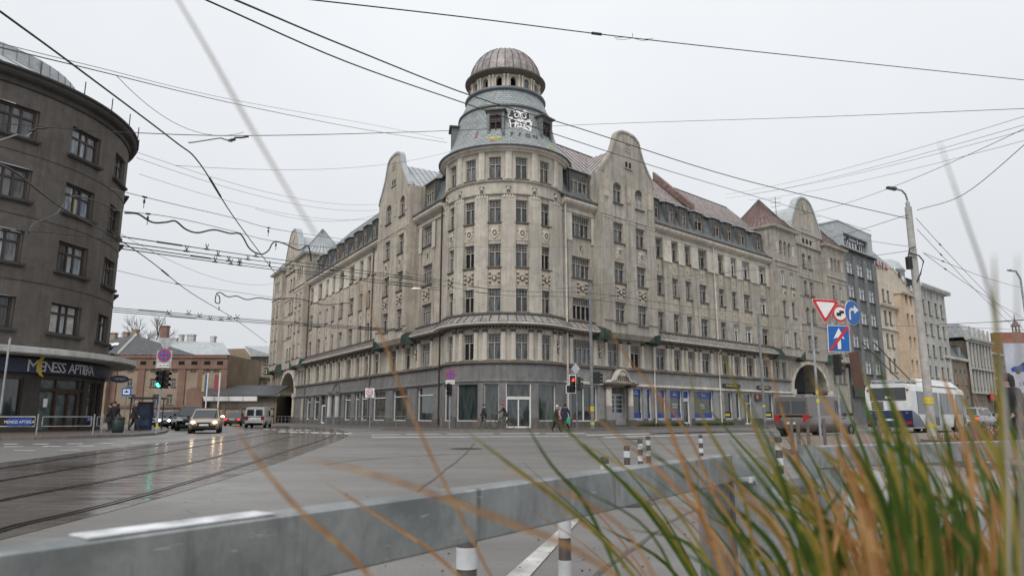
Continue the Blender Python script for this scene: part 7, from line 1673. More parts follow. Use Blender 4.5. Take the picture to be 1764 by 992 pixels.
# ================================================================== people
def person(x, Y, rz, label, h=1.74, pose='stand', coat=(0.02, 0.02, 0.025), legs=(0.03, 0.03, 0.04), hat=None, hair=(0.03, 0.02, 0.015), coat_len=.44, lean=0.0, zb=.12, bulk=1.28, group=None, hood=False):
    k = h / 1.75; V = []; E_ = []; Rr = []; kind = []
    def v(p, r, kd='c', par=None):
        V.append(Vector(p) * k); Rr.append(r * k); kind.append(kd)
        if par is not None: E_.append((par, len(V) - 1))
        return len(V) - 1
    L = lean; b_ = bulk
    pel = v((0, 0, .95), .135 * b_, 'c'); sp = v((0, -L * .3, 1.12), .135 * b_, 'c', pel); ch = v((0, -L * .65, 1.33), .155 * b_, 'c', sp); nk = v((0, -L * .9, 1.49), .062, 'n', ch)
    hd = v((0, -L - .02, 1.60), .085, 'h', nk); v((0, -L - .01, 1.69), .07, 'h', hd)
    step = {'stand': (.03, -.03), 'walk': (.33, -.30), 'ride': (.1, .35)}[pose]
    for s_, st in ((-1, step[0]), (1, step[1])):
        hp = v((s_ * .10, 0, .90), .115, 'l', pel)
        if pose == 'walk':
            kn = v((s_ * .10, -st * .55 - .06, .50), .085, 'l', hp); an = v((s_ * .10, -st, .10 if st > 0 else .16), .055, 'l', kn); v((s_ * .11, -st - .15, .05 if st > 0 else .05), .038, 's', an)
        elif pose == 'ride':
            kn = v((s_ * .11, -.32 + (0 if s_ < 0 else .1), .72 if s_ < 0 else .55), .07, 'l', hp); an = v((s_ * .11, -.12 - (0 if s_ < 0 else .05), .38 if s_ < 0 else .14), .045, 'l', kn); v((s_ * .11, -.26, .33 if s_ < 0 else .09), .04, 's', an)
        else:
            kn = v((s_ * .11, -.02 - st * .3, .49), .085, 'l', hp); an = v((s_ * .11, .02 - st, .09), .045, 'l', kn); v((s_ * .13, -.14 - st, .04), .04, 's', an)
        sh = v((s_ * .19, -L * .72, 1.40), .072 * b_, 'c', ch)
        if pose == 'ride': el = v((s_ * .24, -L * .8 - .16, 1.18), .05, 'c', sh); wr = v((s_ * .22, -L * .8 - .42, 1.08), .036, 'c', el)
        elif pose == 'walk': el = v((s_ * .25, -L * .7 + s_ * .14, 1.13), .052 * b_, 'c', sh); wr = v((s_ * .24, -L * .6 + s_ * .18 - .10, .92), .036, 'c', el)
        else: el = v((s_ * .25, -L * .7 + .02, 1.13), .052 * b_, 'c', sh); wr = v((s_ * .20, -L * .6 - .14, .95), .036, 'c', el)
        d = (V[wr] / k - V[el] / k).normalized(); pa = v(tuple(V[wr] / k + d * .07), .032, 'f', wr)
        for f in range(4): e0 = v(tuple(V[pa] / k + d * .05 + Vector((0, .03 - f * .02, 0))), .011, 'f', pa); v(tuple(V[e0] / k + d * (.03 + .008 * (f in (1, 2))) + Vector((-s_ * .012, 0, 0))), .009, 'f', e0)
        v(tuple(V[wr] / k + d * .05 + Vector((0, -.05, 0))), .011, 'f', wr)
    me = bpy.data.meshes.new('body'); me.from_pydata([tuple(p) for p in V], E_, [])
    o = bpy.data.objects.new('tmp', me); COL.objects.link(o); md = o.modifiers.new('s', 'SKIN'); md.use_smooth_shade = True
    for i, sv in enumerate(me.skin_vertices[0].data): sv.radius = (Rr[i], Rr[i] * (.78 if kind[i] == 'c' and i < 4 else 1)); sv.use_root = (i == 0)
    m2 = o.modifiers.new('u', 'SUBSURF'); m2.levels = 1; m2.render_levels = 1
    bm_ = bpy.data.meshes.new_from_object(o.evaluated_get(bpy.context.evaluated_depsgraph_get())); COL.objects.unlink(o); bpy.data.objects.remove(o)
    key = lambda c: tuple(round(x, 3) for x in c)
    def cm(c, nm, rough=.85):
        kk = ('cm', nm, key(c))
        if kk not in CACHE: CACHE[kk] = simple('cloth_' + nm, c, rough, 0, .15, 12)
        return CACHE[kk]
    mats = [cm(coat, 'coat'), cm(legs, 'trousers'), cm((0.40, 0.26, 0.20), 'skin', .6), cm((0.02, 0.018, 0.016), 'shoe', .5), cm(hat or hair, 'hair')]
    bm_.materials.clear()
    for x_ in mats: bm_.materials.append(x_)
    for p in bm_.polygons:
        c = Vector(p.center); best = min(range(len(V)), key=lambda i: (V[i] - c).length - Rr[i] * .6); kd = kind[best]; mi = {'c': 0, 'n': 2, 'h': 2, 'l': 1, 's': 3, 'f': 2}[kd]
        if kd == 'l' and c.z > (1 - coat_len - .05) * k and c.z > .5 * k: mi = 0 if c.z > (.95 - coat_len * .5) * k else 1
        if kd == 'h' and (c.z > 1.665 * k or c.y > (-L + .005) * k or hood and c.z > 1.6 * k): mi = 4
        p.material_index = mi
    bm_.polygons.foreach_set('use_smooth', [True] * len(bm_.polygons))
    base = at(x, 717, Y); T = thing('person', (0, 0, 0), label, 'person', group)
    link(bpy.data.objects.new('body', bm_), T)
    # coat skirt, hair or hat, face
    q = MB(); z1_, z0_ = 1.08, max(.55, 1.08 - coat_len); hw = .185 * b_
    q.lathe((0, -L * .15, 0), [(hw * 1.12 * k, z0_ * k), (hw * 1.02 * k, (z0_ + .2) * k), (hw * .92 * k, z1_ * k)], 14, 0, T=Matrix.Diagonal((1, .8, 1, 1))); q.build('coat_skirt', [mats[0]], T, True)
    hy = (-L - .01)
    q = MB(); q.lathe((0, 0, 0), [(.098 * k, -.02 * k), (.104 * k, .04 * k), (.085 * k, .095 * k), (.04 * k, .12 * k), (0, .125 * k)], 12, 0, T=Matrix.Translation((0, (hy + .015) * k, 1.645 * k))); q.build('hat' if hat else 'hair', [mats[4]], T, True)
    if hood: q = MB(); q.lathe((0, 0, 0), [(.13 * k, -.16 * k), (.135 * k, -.05 * k), (.12 * k, .06 * k), (.05 * k, .12 * k), (0, .125 * k)], 12, 0, math.pi * .35, math.pi * 1.65, T=Matrix.Translation((0, (hy + .02) * k, 1.65 * k))); q.build('hood', [mats[0]], T, True)
    for s_ in (-1, 1): q = MB(); q.box(s_ * .033 * k - .011, s_ * .033 * k + .011, (hy - .094) * k, (hy - .082) * k, 1.622 * k, 1.636 * k); q.build('eye', [M['black']], T)
    q = MB(); q.hexa([Vector((x_, y_, z_)) * k for x_, y_, z_ in ((-.015, hy - .115, 1.585), (.015, hy - .115, 1.585), (.012, hy - .075, 1.585), (-.012, hy - .075, 1.585), (-.007, hy - .09, 1.63), (.007, hy - .09, 1.63), (.006, hy - .075, 1.63), (-.006, hy - .075, 1.63))]); q.build('nose', [mats[2]], T)
    T.matrix_basis = Matrix.Translation((base.x, Y, zb)) @ Matrix.Rotation(rz, 4, 'Z'); return T, k, mats
person(231, 42.5, R_(95), 'person in a dark coat and light hood walking on the left pavement', 1.78, 'walk', hat=(.35, .30, .26), legs=(.03, .03, .035), coat_len=.35, lean=.06)
person(258, 53.5, R_(60), 'person dressed in black standing right of the tram shelter', 1.72, 'stand', coat_len=.6)
person(189, 42.0, R_(-70), 'person in black waiting at the dark house corner, leftmost of the waiting three', 1.68, 'stand', coat_len=.5)
person(196, 43.0, R_(40), 'person in a bulky black coat, tallest of the waiting three', 1.78, 'stand', bulk=1.5, coat_len=.5)
person(202, 44.5, R_(100), 'person in black beside the litter bin, rightmost of the waiting three', 1.66, 'stand', coat_len=.4)
person(834, 50.5, R_(-95), 'person in a dark purple grey coat and grey trousers walking by the tower windows', 1.76, 'walk', coat=(.028, .022, .03), legs=(.12, .115, .11), hat=(.05, .055, .07), coat_len=.32, lean=.05)
person(957, 46.5, R_(70), 'person in a dark green coat with white hood crossing towards the traffic light', 1.74, 'walk', coat=(.03, .032, .018), legs=(.03, .02, .015), hat=(.55, .52, .5), lean=.12, zb=0.0)
T, k, _ = person(965.5, 49.5, R_(180), 'small person in a pink patterned jacket and red trousers by the tower', 1.5, 'stand', coat=(.50, .30, .30), legs=(.45, .05, .06), hat=(.5, .3, .32), coat_len=.25)
T, k, _ = person(973, 49.0, R_(150), 'person in a dark blue coat carrying a green bag by the tower', 1.74, 'walk', coat=(.015, .022, .045), legs=(.03, .028, .02), coat_len=.45, lean=.05)
bg = at(979, 717, 48.8); Bg = thing('carrier_bag', (bg.x, 48.8, .45), 'bright green carrier bag held by the person in dark blue', 'bag')
q = MB(); q.hexa([Vector((bg.x + x_, 48.8 + y_, z_)) for x_, y_, z_ in ((-.14, -.05, .55), (.14, -.05, .55), (.14, .06, .55), (-.14, .06, .55), (-.11, -.03, .9), (.10, -.03, .9), (.10, .03, .9), (-.11, .03, .9))]); q.build('bag_body', [simple('bag_green', (0.03, 0.35, 0.16), .5)], Bg)
q = MB(); q.tube([(bg.x - .06, 48.8, .9), (bg.x - .05, 48.8, 1.02), (bg.x + .04, 48.8, 1.02), (bg.x + .06, 48.8, .9)], .01, 5); q.build('bag_handle', [simple('bag_green_handle', (0.03, 0.3, 0.14), .5)], Bg)
# bicycle and rider
bx = at(866, 717, 50.8); BK = thing('bicycle', (bx.x, 50.8, .12), 'dark bicycle with large wheels being ridden past the glass doors', 'bicycle')
def wheel(xc):
    w_ = MB(); w_.tube([(bx.x + xc + .34 * math.cos(2 * math.pi * i / 24), 50.8, .48 + .34 * math.sin(2 * math.pi * i / 24)) for i in range(25)], .022, 6, 0, None, False); o = w_.build('wheel', [M['rubber']], BK)
    w_ = MB()
    for i in range(12): a = math.pi * i / 6; w_.tube([(bx.x + xc, 50.8, .48), (bx.x + xc + .33 * math.cos(a), 50.8, .48 + .33 * math.sin(a))], .004, 3)
    w_.build('spokes', [M['silver']], o)
wheel(-.58); wheel(.55)
m = MB(); X = lambda x_, z_: (bx.x + x_, 50.8, z_ + .12)
for a, b_ in ((X(.55, .36), X(.0, .3)), (X(.0, .3), X(.18, .85)), (X(.18, .78), X(-.38, .8)), (X(0, .3), X(-.38, .72)), (X(.55, .36), X(.16, .76)), (X(-.36, .95), X(-.58, .36))): m.tube([a, b_], .018, 6)
m.build('frame', [simple('bike_frame', (0.02, 0.05, 0.03), .4)], BK)
m = MB(); m.tube([(bx.x - .40, 50.55, 1.12), (bx.x - .36, 50.62, 1.1), (bx.x - .36, 50.98, 1.1), (bx.x - .40, 51.05, 1.12)], .014, 6); m.build('handlebar', [M['black']], BK)
m = MB(); m.hexa([Vector((bx.x + x_, 50.8 + y_, z_)) for x_, y_, z_ in ((.08, -.03, 1.0), (.34, -.07, 1.0), (.34, .07, 1.0), (.08, .03, 1.0), (.08, -.03, 1.05), (.34, -.08, 1.06), (.34, .08, 1.06), (.08, .03, 1.05))]); m.build('saddle', [M['black']], BK)
m = MB(); m.box(bx.x - .85, bx.x - .45, 50.6, 51.0, .85, 1.15); m.build('front_basket', [M['dark_trim']], BK)
m = MB(); m.box(bx.x + .25, bx.x + .5, 50.95, 51.08, .42, .72); m.build('pannier', [simple('pannier_red', (0.25, 0.02, 0.03), .6)], BK)
person(872, 50.8, R_(-90), 'cyclist in a black jacket and red hat leaning over the handlebar', 1.72, 'ride', hat=(.45, .02, .04), lean=.28, coat_len=.2, zb=.2, legs=(.10, .11, .09))
person(1749, 14.5, R_(-80), 'person in a dark hooded jacket at the right edge behind the dry grass bed', 1.74, 'stand', coat=(.022, .022, .024), hood=True, bulk=1.2, lean=.1, hair=(.09, .045, .03))
person(1731, 24, R_(-60), 'person with an orange hat and dark clothes behind the dry grass bed', 1.74, 'stand', coat=(.03, .03, .032), hat=(.55, .13, .05))
# ================================================================== overhead wires
WG = 'overhead wires across the junction'
def wire(pts, label, r=.02, mt='wire', sag=0.0, extras=(), n=14, smooth=True, grp=WG):
    """pts: (x, y, depth) along the wire; extras: clamps at fractions"""
    P = [at(*p) for p in pts]
    if len(P) == 2:
        out = [P[0].lerp(P[1], i / n) - Vector((0, 0, sag * 4 * (i / n) * (1 - i / n))) for i in range(n + 1)]
    else: out = cr(P, 6)
    T = thing('overhead_wire', out[0], label, 'wire', grp); m = MB(); m.tube(out, r, 5); m.build('cable', [M[mt]], T)
    for f, kd in extras:
        i = min(len(out) - 2, int(f * (len(out) - 1))); c = out[i].lerp(out[i + 1], f * (len(out) - 1) - i); d = (out[i + 1] - out[i]).normalized(); q = MB()
        if kd == 'i': q.tube([c - d * .16, c + d * .16], r * 2.6, 7)
        elif kd == 's': q.tube([c - d * .9, c + d * .9], r * 1.9, 6)
        elif kd == 'v': q.tube([c, c + Vector((0, 0, .2)) + d * .13], .016, 5); q.tube([c, c + Vector((0, 0, .2)) - d * .13], .016, 5); q.tube([c - d * .2, c + d * .2], .032, 6)
        elif kd == 'd': q.tube([c, c - Vector((0, 0, .4))], .012, 5); q.tube([c - d * .1, c + d * .1], .035, 6); q.tube([c - Vector((0, 0, .1)), c - Vector((0, 0, .22))], .04, 6)
        q.build('insulator', [M['insul']], T)
    return T
# long bold lines near the camera
wire([(395, -4, 9), (600, 82, 13), (820, 168, 18), (1000, 222, 23), (1280, 310, 28), (1565, 377, 32.6)], 'bold black wire falling from the top centre past the tower to the street lamp', .017, 'wire')
wire([(345, -4, 10), (600, 108, 14), (800, 178, 19), (970, 236, 25), (1160, 297, 34), (1340, 350, 46), (1500, 398, 60)], 'thinner black wire running below the bold one past the tower', .016)
wire([(500, -4, 12), (800, 30, 14), (1090, 66, 17), (1430, 103, 21), (1800, 142, 26)], 'wire crossing the upper right sky with a frayed splice', .014, 'wire', 0, ((.45, 'i'),))
q = thing('splice', at(1090, 66, 17), 'frayed wire ends sticking out of the splice high above the tower', 'wire'); m = MB()
for dx, dz in ((-.5, .02), (-.45, -.05), (.55, -.03), (.5, -.08), (0, .14)): c_ = at(1090, 66, 17); m.tube([c_, c_ + Vector((dx * .5, 0, dz)), c_ + Vector((dx, 0, dz * .6))], .006, 4)
m.build('wire_ends', [M['wire']], q)
wire([(0, 20, 8), (130, 115, 10), (300, 243, 13.5), (345, 283, 15), (400, 370, 20), (455, 445, 28), (475, 472, 32)], 'bold tram contact wire dropping from the top left corner towards the wing', .016, 'wire', 0, ((.58, 's'), (.9, 'v')))
wire([(-5, 282, 9), (30, 300, 10), (110, 360, 14), (200, 410, 20), (262, 452, 26), (330, 505, 36), (405, 550, 50), (460, 590, 66)], 'black contact wire descending across the dark house to the distant mast', .018, 'wire', 0, ((.42, 'i'), (.62, 's'), (.8, 'v')))
wire([(200, 228, 24), (420, 234, 26), (700, 228, 34), (880, 221, 50)], 'thin span wire from the dark house to the tower', .016, 'wire', 0)
wire([(-5, 212, 18), (120, 222, 21), (205, 228, 24)], 'thin span wire running over the dark house windows', .014, 'wire', 0)
wire([(880, 221, 53), (1060, 213, 45), (1400, 202, 36), (1800, 186, 28)], 'long span wire from the tower to the right edge', .014, 'wire')
# steady arms
for pts, lb in (([(325, 246, 14.5), (332, 245.5, 14.6), (380, 238, 15.5), (398, 244, 16)], 'bent steady arm holding the contact wire left of the tower'), ([(-4, 243, 15), (30, 232, 16), (45, 236, 16.2), (55, 228, 16.5)], 'steady arm in front of the uppermost dark house window')):
    T = thing('steady_arm', at(*pts[0]), lb, 'bracket'); m = MB(); m.tube([at(*p) for p in pts], .016, 6); m.build('arm', [M['pole_grey']], T)
    e_ = at(*pts[-1]); m = MB(); m.tube([e_, e_ + Vector((.10, 0, .10)), e_ + Vector((.25, 0, .10)), e_ + Vector((.42, 0, .13))], .022, 6); m.tube([e_ + Vector((-.06, 0, .02)), e_ + Vector((.1, 0, .06))], .035, 6); m.build('insulator', [M['insul']], T)
# bundle of catenary wires in front of the left wing
def bundle(y0, y1, x0, x1, dlt, Y0, Y1, lab, gl=''):
    for i, (dy0, dy1) in enumerate(dlt):
        wire([(x0, y0 + dy0, Y0), ((x0 + x1) / 2, (y0 + y1) / 2 + (dy0 + dy1) / 2 + 2, (Y0 + Y1) / 2), (x1, y1 + dy1, Y1)], lab[i], .017, 'wire', 0, ((.12 + .05 * i, 'v' if i % 2 else 's'), (.24 + .04 * i, 'v'), (.42 - .03 * i, 'v'), (.62 + .03 * i, 'i'), (.86, 's')))
bundle(407, 484, 205, 760, ((0, 0), (10, 3), (16, 12), (21, 16)), 19, 44, ['topmost of the four parallel trolley wires across the left wing', 'second from the top of the four parallel trolley wires', 'third from the top of the four parallel trolley wires', 'lowest of the four parallel trolley wires across the left wing'])
bundle(532, 568, 195, 700, ((-2, 0), (1.5, 2), (5, 4)), 30, 48, ['topmost of the three low trolley wires above the warehouse', 'middle of the three low trolley wires above the warehouse', 'lowest of the three low trolley wires above the warehouse'])
wire([(190, 325, 22), (300, 352, 25), (400, 375, 29), (475, 395, 32), (590, 412, 45)], 'grey span wire carrying the first hanging insulator', .013, 'wire_grey', 0, ((.13, 'd'), (.72, 'd')))
wire([(195, 362, 22), (300, 375, 25), (400, 398, 29), (480, 417, 32), (600, 430, 45)], 'grey span wire carrying the wavy feeder cable', .013, 'wire_grey', 0, ((.14, 'd'), (.74, 'd')))
wire([(215, 367, 22), (238, 369, 22.5), (262, 383, 23), (285, 383, 23.5), (302, 381, 24), (320, 395, 24.5), (340, 401, 25), (368, 396, 26), (395, 402, 27), (415, 404, 28), (430, 428, 29), (448, 438, 30), (462, 432, 31), (472, 417, 31.5), (490, 420, 32), (515, 431, 34), (530, 423, 34), (535, 440, 34.5), (536, 450, 35)], 'thick wavy black feeder cable hanging between insulators', .032, 'wire')
wire([(372, 508, 34), (371, 520, 34), (378, 522, 34), (378, 511, 34), (373, 506, 34.2), (380, 504, 34.5), (392, 511, 35), (408, 510, 36), (425, 516, 37), (445, 513, 38), (470, 516, 39), (510, 514, 42), (560, 525, 48), (600, 522, 55), (605, 530, 55)], 'thick looped cable hanging low over the left street', .028, 'wire')
wire([(185, 462, 26), (300, 488, 30), (420, 505, 36), (520, 520, 46)], 'thin grey wire above the looped cable', .010, 'wire_grey', 0, ((.35, 'i'),))
wire([(200, 398, 30), (480, 487, 60)], 'faint grey wire behind the wavy feeder cable', .010, 'wire_grey', 1)
wire([(0, 75, 14), (150, 112, 20), (400, 172, 34), (640, 215, 50), (765, 240, 56)], 'faint upper left wire running from the dark house to the tower', .011, 'wire_grey')
wire([(0, 82, 13), (150, 118, 18), (400, 178, 30), (620, 222, 44), (770, 246, 54)], 'upper left wire just below the faint one', .015, 'wire')
for i, (a, b_) in enumerate((((235, 262, 28), (650, 352, 62)), ((235, 272, 28), (650, 362, 62)), ((240, 300, 32), (640, 378, 64)), ((200, 130, 20), (420, 228, 27)), ((300, 285, 30), (780, 260, 58)), ((440, 360, 40), (660, 366, 60)))):
    wire([a, b_], 'faint grey wire %s in the sky left of the tower' % ('nearest the dark house cornice', 'just below the cornice wire', 'ending at the left gable', 'slanting over the dark house roof', 'rising gently towards the tower', 'level beside the left gable')[i], .010, 'wire_grey', .8)
for i, (a, b_, mt) in enumerate((((1250, 335, 90), (1800, 190, 30), 'wire_grey'), ((1250, 342, 90), (1800, 205, 30), 'wire_grey'), ((1280, 335, 90), (1800, 215, 32), 'wire_grey'), ((1380, 370, 60), (1800, 205, 24), 'wire'), ((1290, 345, 90), (1800, 233, 34), 'wire_grey'))):
    wire([a, b_], 'wire %s in the right sky' % ('uppermost of the fan', 'second of the fan', 'third of the fan', 'boldest of the fan', 'lowest of the fan')[i], .013, mt, .5, (), 14)
wire([(1580, 362, 33), (1660, 335, 30), (1764, 250, 26), (1800, 215, 25)], 'bold wire curving up from the street lamp to the right edge', .015, 'wire')
wire([(1330, 432, 60), (1450, 405, 45), (1545, 376, 34), (1568, 368, 33)], 'wire from the end turret up to the street lamp', .014, 'wire')
for i, (a, b_) in enumerate((((1578, 376, 33), (1790, 590, 60)), ((1580, 395, 33), (1790, 600, 60)), ((1590, 435, 33), (1790, 500, 50)), ((1592, 437, 33), (1790, 560, 55)))):
    wire([a, b_], 'grey wire %s of the lamp pole' % ('leaving the top right', 'leaving just below the top right', 'going nearly level right from the black box', 'going steeply right from the black box')[i], .013, 'wire_grey', .3, ((.12, 'i'),))
wire([(1420, 395, 70), (1570, 425, 34)], 'grey wire reaching the junction box of the street lamp', .014, 'wire_grey', .2)
wire([(960, 498, 49), (1020, 492, 50.5), (1200, 474, 55), (1400, 455, 60), (1580, 430, 33)], 'span wire from the grey mast along the right wing', .013, 'wire')
wire([(700, 470, 46), (860, 500, 48), (1020, 505, 50.4), (1200, 530, 56), (1340, 545, 62)], 'contact wire crossing the tower at the third floor', .014, 'wire', 0, ((.2, 's'), (.55, 'i')))
wire([(700, 480, 46), (860, 508, 48), (1016, 515, 50.4), (1250, 553, 58), (1420, 575, 66)], 'lower contact wire crossing the tower at the third floor', .014, 'wire', 0, ((.22, 's'),))
wire([(540, 425, 45), (800, 425, 49), (1020, 426, 51), (1250, 425, 60)], 'thin level wire across the tower below the fifth floor windows', .009, 'wire_grey')
wire([(1020, 520, 50.5), (1100, 500, 54), (1330, 455, 80)], 'thin wire slanting over the right gable block', .011, 'wire')
wire([(1580, 560, 40), (1700, 555, 34), (1800, 548, 30)], 'dark wire running level past the spire', .013, 'wire', 0, ((.7, 's'),))
wire([(1360, 560, 60), (1600, 562, 50), (1800, 570, 40)], 'thin lower wire running level past the spire', .011, 'wire')
wire([(0, 395, 16), (100, 402, 19), (205, 415, 22)], 'black wire over the third storey windows of the dark house', .014, 'wire')
wire([(50, 400, 15), (60, 385, 15.5), (95, 370, 17), (110, 352, 18), (125, 338, 19), (160, 345, 21), (200, 362, 23)], 'sagging black cable loop in front of the dark house', .022, 'wire')
T = thing('hanging_lamp', at(717, 497, 46), 'small pale street lamp hanging from the wires before the left wing', 'lamp'); c_ = at(717, 497, 46); m = MB(); m.lathe((0, 0, 0), [(0, .1), (.12, .09), (.3, -.02), (.3, -.06), (0, -.08)], 12, 0, T=Matrix.Translation(c_) @ Matrix.Diagonal((1.2, .6, 1, 1))); m.build('lamp_shade', [M['white']], T)
# roof aerials
for x, y, Y, lb in ((1337, 340, 84, 'thin television aerial behind the red turret roof'), (1405, 372, 95, 'thin television aerial beside the rounded end gable')):
    c_ = at(x, y + 25, Y); T = thing('aerial', c_, lb, 'aerial'); m = MB(); h_ = at(x, y, Y).z - c_.z; m.tube([c_ - Vector((0, 0, 2)), c_ + Vector((0, 0, h_))], .04, 4)
    for k in range(3): m.tube([c_ + Vector((-.8 + .1 * k, 0, h_ - .3 - k * .5)), c_ + Vector((.8 - .1 * k, 0, h_ - .1 - k * .5))], .025, 4)
    m.build('mast', [M['wire_grey']], T)
# ================================================================== galvanised guard rail close to the camera
def solve_rail(x, ytop, zt):    # point at height zt seen at pixel
    r = ray(x, ytop); t_ = (zt - CAMH) / r[2]; return Vector((r[0] * t_, r[1] * t_, 0))
ZT = .80
A = solve_rail(0, 951, ZT); Bp = solve_rail(1262, 782, ZT); d = (Bp - A).normalized(); A = A - d * .8
T = thing('guard_rail', (A.x, A.y, 0), 'near galvanised steel box guard rail running from lower left to the middle', 'guard rail')
n = Vector((d.y, -d.x, 0)); GF = Fr((A.x, A.y), (d.x, d.y), (n.x, n.y)); L = (Bp - A).length
def beam(F, T, s0, s1, z0, z1, p0, p1, name='beam'):
    b = .006; m = MB(); m.sweep(F, s0, s1, [(p0 + b, z0), (p1 - b, z0), (p1, z0 + b), (p1, z1 - b), (p1 - b, z1), (p0 + b, z1), (p0, z1 - b), (p0, z0 + b)], 0, True, .5, True); return m.build(name, [M['galv']], T)
beam(GF, T, 0, L, ZT - .145, ZT, -.075, 0)
s_w0 = (solve_rail(160, 932, ZT) - A).dot(d); s_w1 = (solve_rail(452, 884, ZT) - A).dot(d)
q = MB(); q.sweep(GF, s_w0, s_w1, [(-.073, ZT + .001), (-.004, ZT + .001), (-.004, ZT + .004), (-.073, ZT + .004)], 0, True, .5, True); q.build('white_strip', [M['white_worn']], T, label='strip of white tape worn at its edges on the rail top')
sp = (solve_rail(1240, 785, ZT) - A).dot(d)
pr_ = solve_rail(1242, 785, ZT); xa_, xb_, xc_ = at(1215, 900, pr_.y + .12).x, at(1269, 900, pr_.y + .12).x, at(1338, 900, pr_.y + .12).x
m = MB(); m.box(xa_, xa_ + .012, pr_.y + .10, pr_.y + .26, 0, ZT - .15); m.box(xa_ + .013, xb_ - .012, pr_.y + .17, pr_.y + .18, 0, ZT - .15); m.box(xb_ - .011, xb_, pr_.y + .09, pr_.y + .27, 0, ZT - .15); m.build('post', [M['galv']], T)
m = MB(); m.box(xb_ + .004, xc_, pr_.y + .16, pr_.y + .172, 0, ZT - .01); m.build('post_plate', [M['galv']], T)
m = MB(); m.fbox(GF, L + .004, L + .012, ZT - .3, ZT + .01, -.11, .01); m.build('end_plate', [M['galv']], T)
m = MB(); c_ = GF.pt(L - .01, ZT - .14, .02); m.tube([c_, c_ + n * .10 + Vector((0, 0, .01))], .022, 10); m.tube([c_ + n * .07, c_ + n * .09], .034, 6); m.build('bolt', [M['galv']], T)
A2 = solve_rail(1401, 768.5, ZT); B2 = solve_rail(1800, 757.5, ZT); d2 = (B2 - A2).normalized(); n2 = Vector((d2.y, -d2.x, 0)); G2 = Fr((A2.x, A2.y), (d2.x, d2.y), (n2.x, n2.y)); L2 = (B2 - A2).length
T = thing('guard_rail', (A2.x, A2.y, 0), 'second galvanised guard rail on the right behind the grass', 'guard rail')
beam(G2, T, 0, L2, ZT - .15, ZT, -.1, 0)
m = MB(); m.fbox(G2, .0, .16, 0, ZT - .151, -.09, -.01); m.fbox(G2, .17, .30, 0, ZT - .151, -.05, -.04); m.build('post', [M['galv']], T); m = MB(); m.fbox(G2, -.012, -.003, 0, ZT + .01, -.12, .02); m.build('end_plate', [M['galv']], T)
pa, pb = at(1337, 838, A2.y * .98), at(1408, 836, A2.y * 1.0); T = thing('steel_tube', pa, 'short grey steel tube lying level in the gap between the two rails', 'tube')
m = MB(); m.tube([pa, pb], .055, 14); m.build('tube', [M['galv']], T, True)
c_ = at(1508, 858, A2.y - .35); T = thing('round_sign', (c_.x, c_.y, 0), 'round white sign disc leaning behind the tall grass under the right rail', 'sign')
m = MB(); disc(m, .17, 0, .012, 0, 0, 32); part('sign_face', m.mesh('sign_face', M['sign_grey']), T, Matrix.Translation(c_) @ Matrix.Rotation(R_(-8), 4, 'X'))
m = MB(); m.tube([c_ + Vector((0, .03, 0)), Vector((c_.x, c_.y + .03, 0))], .03, 8); m.build('pole', [M['galv']], T)
# ================================================================== grasses
def blade(m, pts, w, mi, twist=0.0):
    """pts: control points (world); tapered ribbon that faces mostly sideways"""
    P = [Vector(pts[0])] + cr([Vector(p) for p in pts[1:]], 5); n = len(P); V = []
    for i, p in enumerate(P):
        t_ = (P[min(i + 1, n - 1)] - P[max(i - 1, 0)]).normalized(); sd = t_.cross(Vector((math.sin(twist), math.cos(twist), .1))).normalized()
        u = i / (n - 1); ww = w * (.55 + .45 * math.sin(min(1, u * 2.2) * math.pi / 2)) * (1 - u ** 3) + .0006; fold = t_.cross(sd) * ww * .25
        V.append((p - sd * ww / 2 + fold, p, p + sd * ww / 2 + fold))
    for a, b in zip(V, V[1:]): m.quad(a[0], a[1], b[1], b[0], mi); m.quad(a[1], a[2], b[2], b[1], mi)
gr = MB(); r = random.Random(11)
for i in range(205):
    # roots in a bed at the lower right, blades fan out to the upper left, steeper towards the right
    Y_ = r.uniform(.62, 1.75); rootpx = 1110 + 760 * r.random() ** .62; u = (rootpx - 1110) / 760
    lean = .92 * (1 - u) ** 1.3 + .14 + r.uniform(-.2, .2); drop = r.triangular(100, 420, 190 + 110 * u) + (60 if r.random() < .15 else 0)
    if u > .8: lean = r.uniform(-.1, .3)
    tip = at(rootpx - lean * drop, 1080 - drop, Y_ * r.uniform(.86, 1.04)); root = at(rootpx, 1080, Y_)
    e_ = (root - tip).normalized(); low = root + e_ * max(.05, (root.z - .05) / max(.4, -e_.z)); low.z = max(low.z, .03)
    mid = root.lerp(tip, .5) + Vector((.02 * r.uniform(.2, 1.4), 0, .03 * r.uniform(.2, 1.4)))
    c_ = r.random(); mi = 0 if c_ < .45 else (1 if c_ < .68 else 2)
    blade(gr, [low, root, mid, tip], r.choice((.003, .004, .005, .0075, .009)) if mi != 2 else r.uniform(.0018, .0045), mi, r.uniform(-.4, .4))
for i in range(34):
    Y_ = r.uniform(.6, 1.2); rootpx = r.uniform(1500, 1840); drop = r.uniform(280, 450); lean = r.uniform(.05, .38)
    tip = at(rootpx - lean * drop, 1080 - drop, Y_ * r.uniform(.9, 1.03)); root = at(rootpx, 1080, Y_); low = root + Vector((0, 0, -(root.z - .04)))
    blade(gr, [low, root, root.lerp(tip, .5) + Vector((r.uniform(0, .03), 0, .02)), tip], r.choice((.003, .005, .007, .009)), r.choice((0, 0, 1, 2)), r.uniform(-.4, .4))
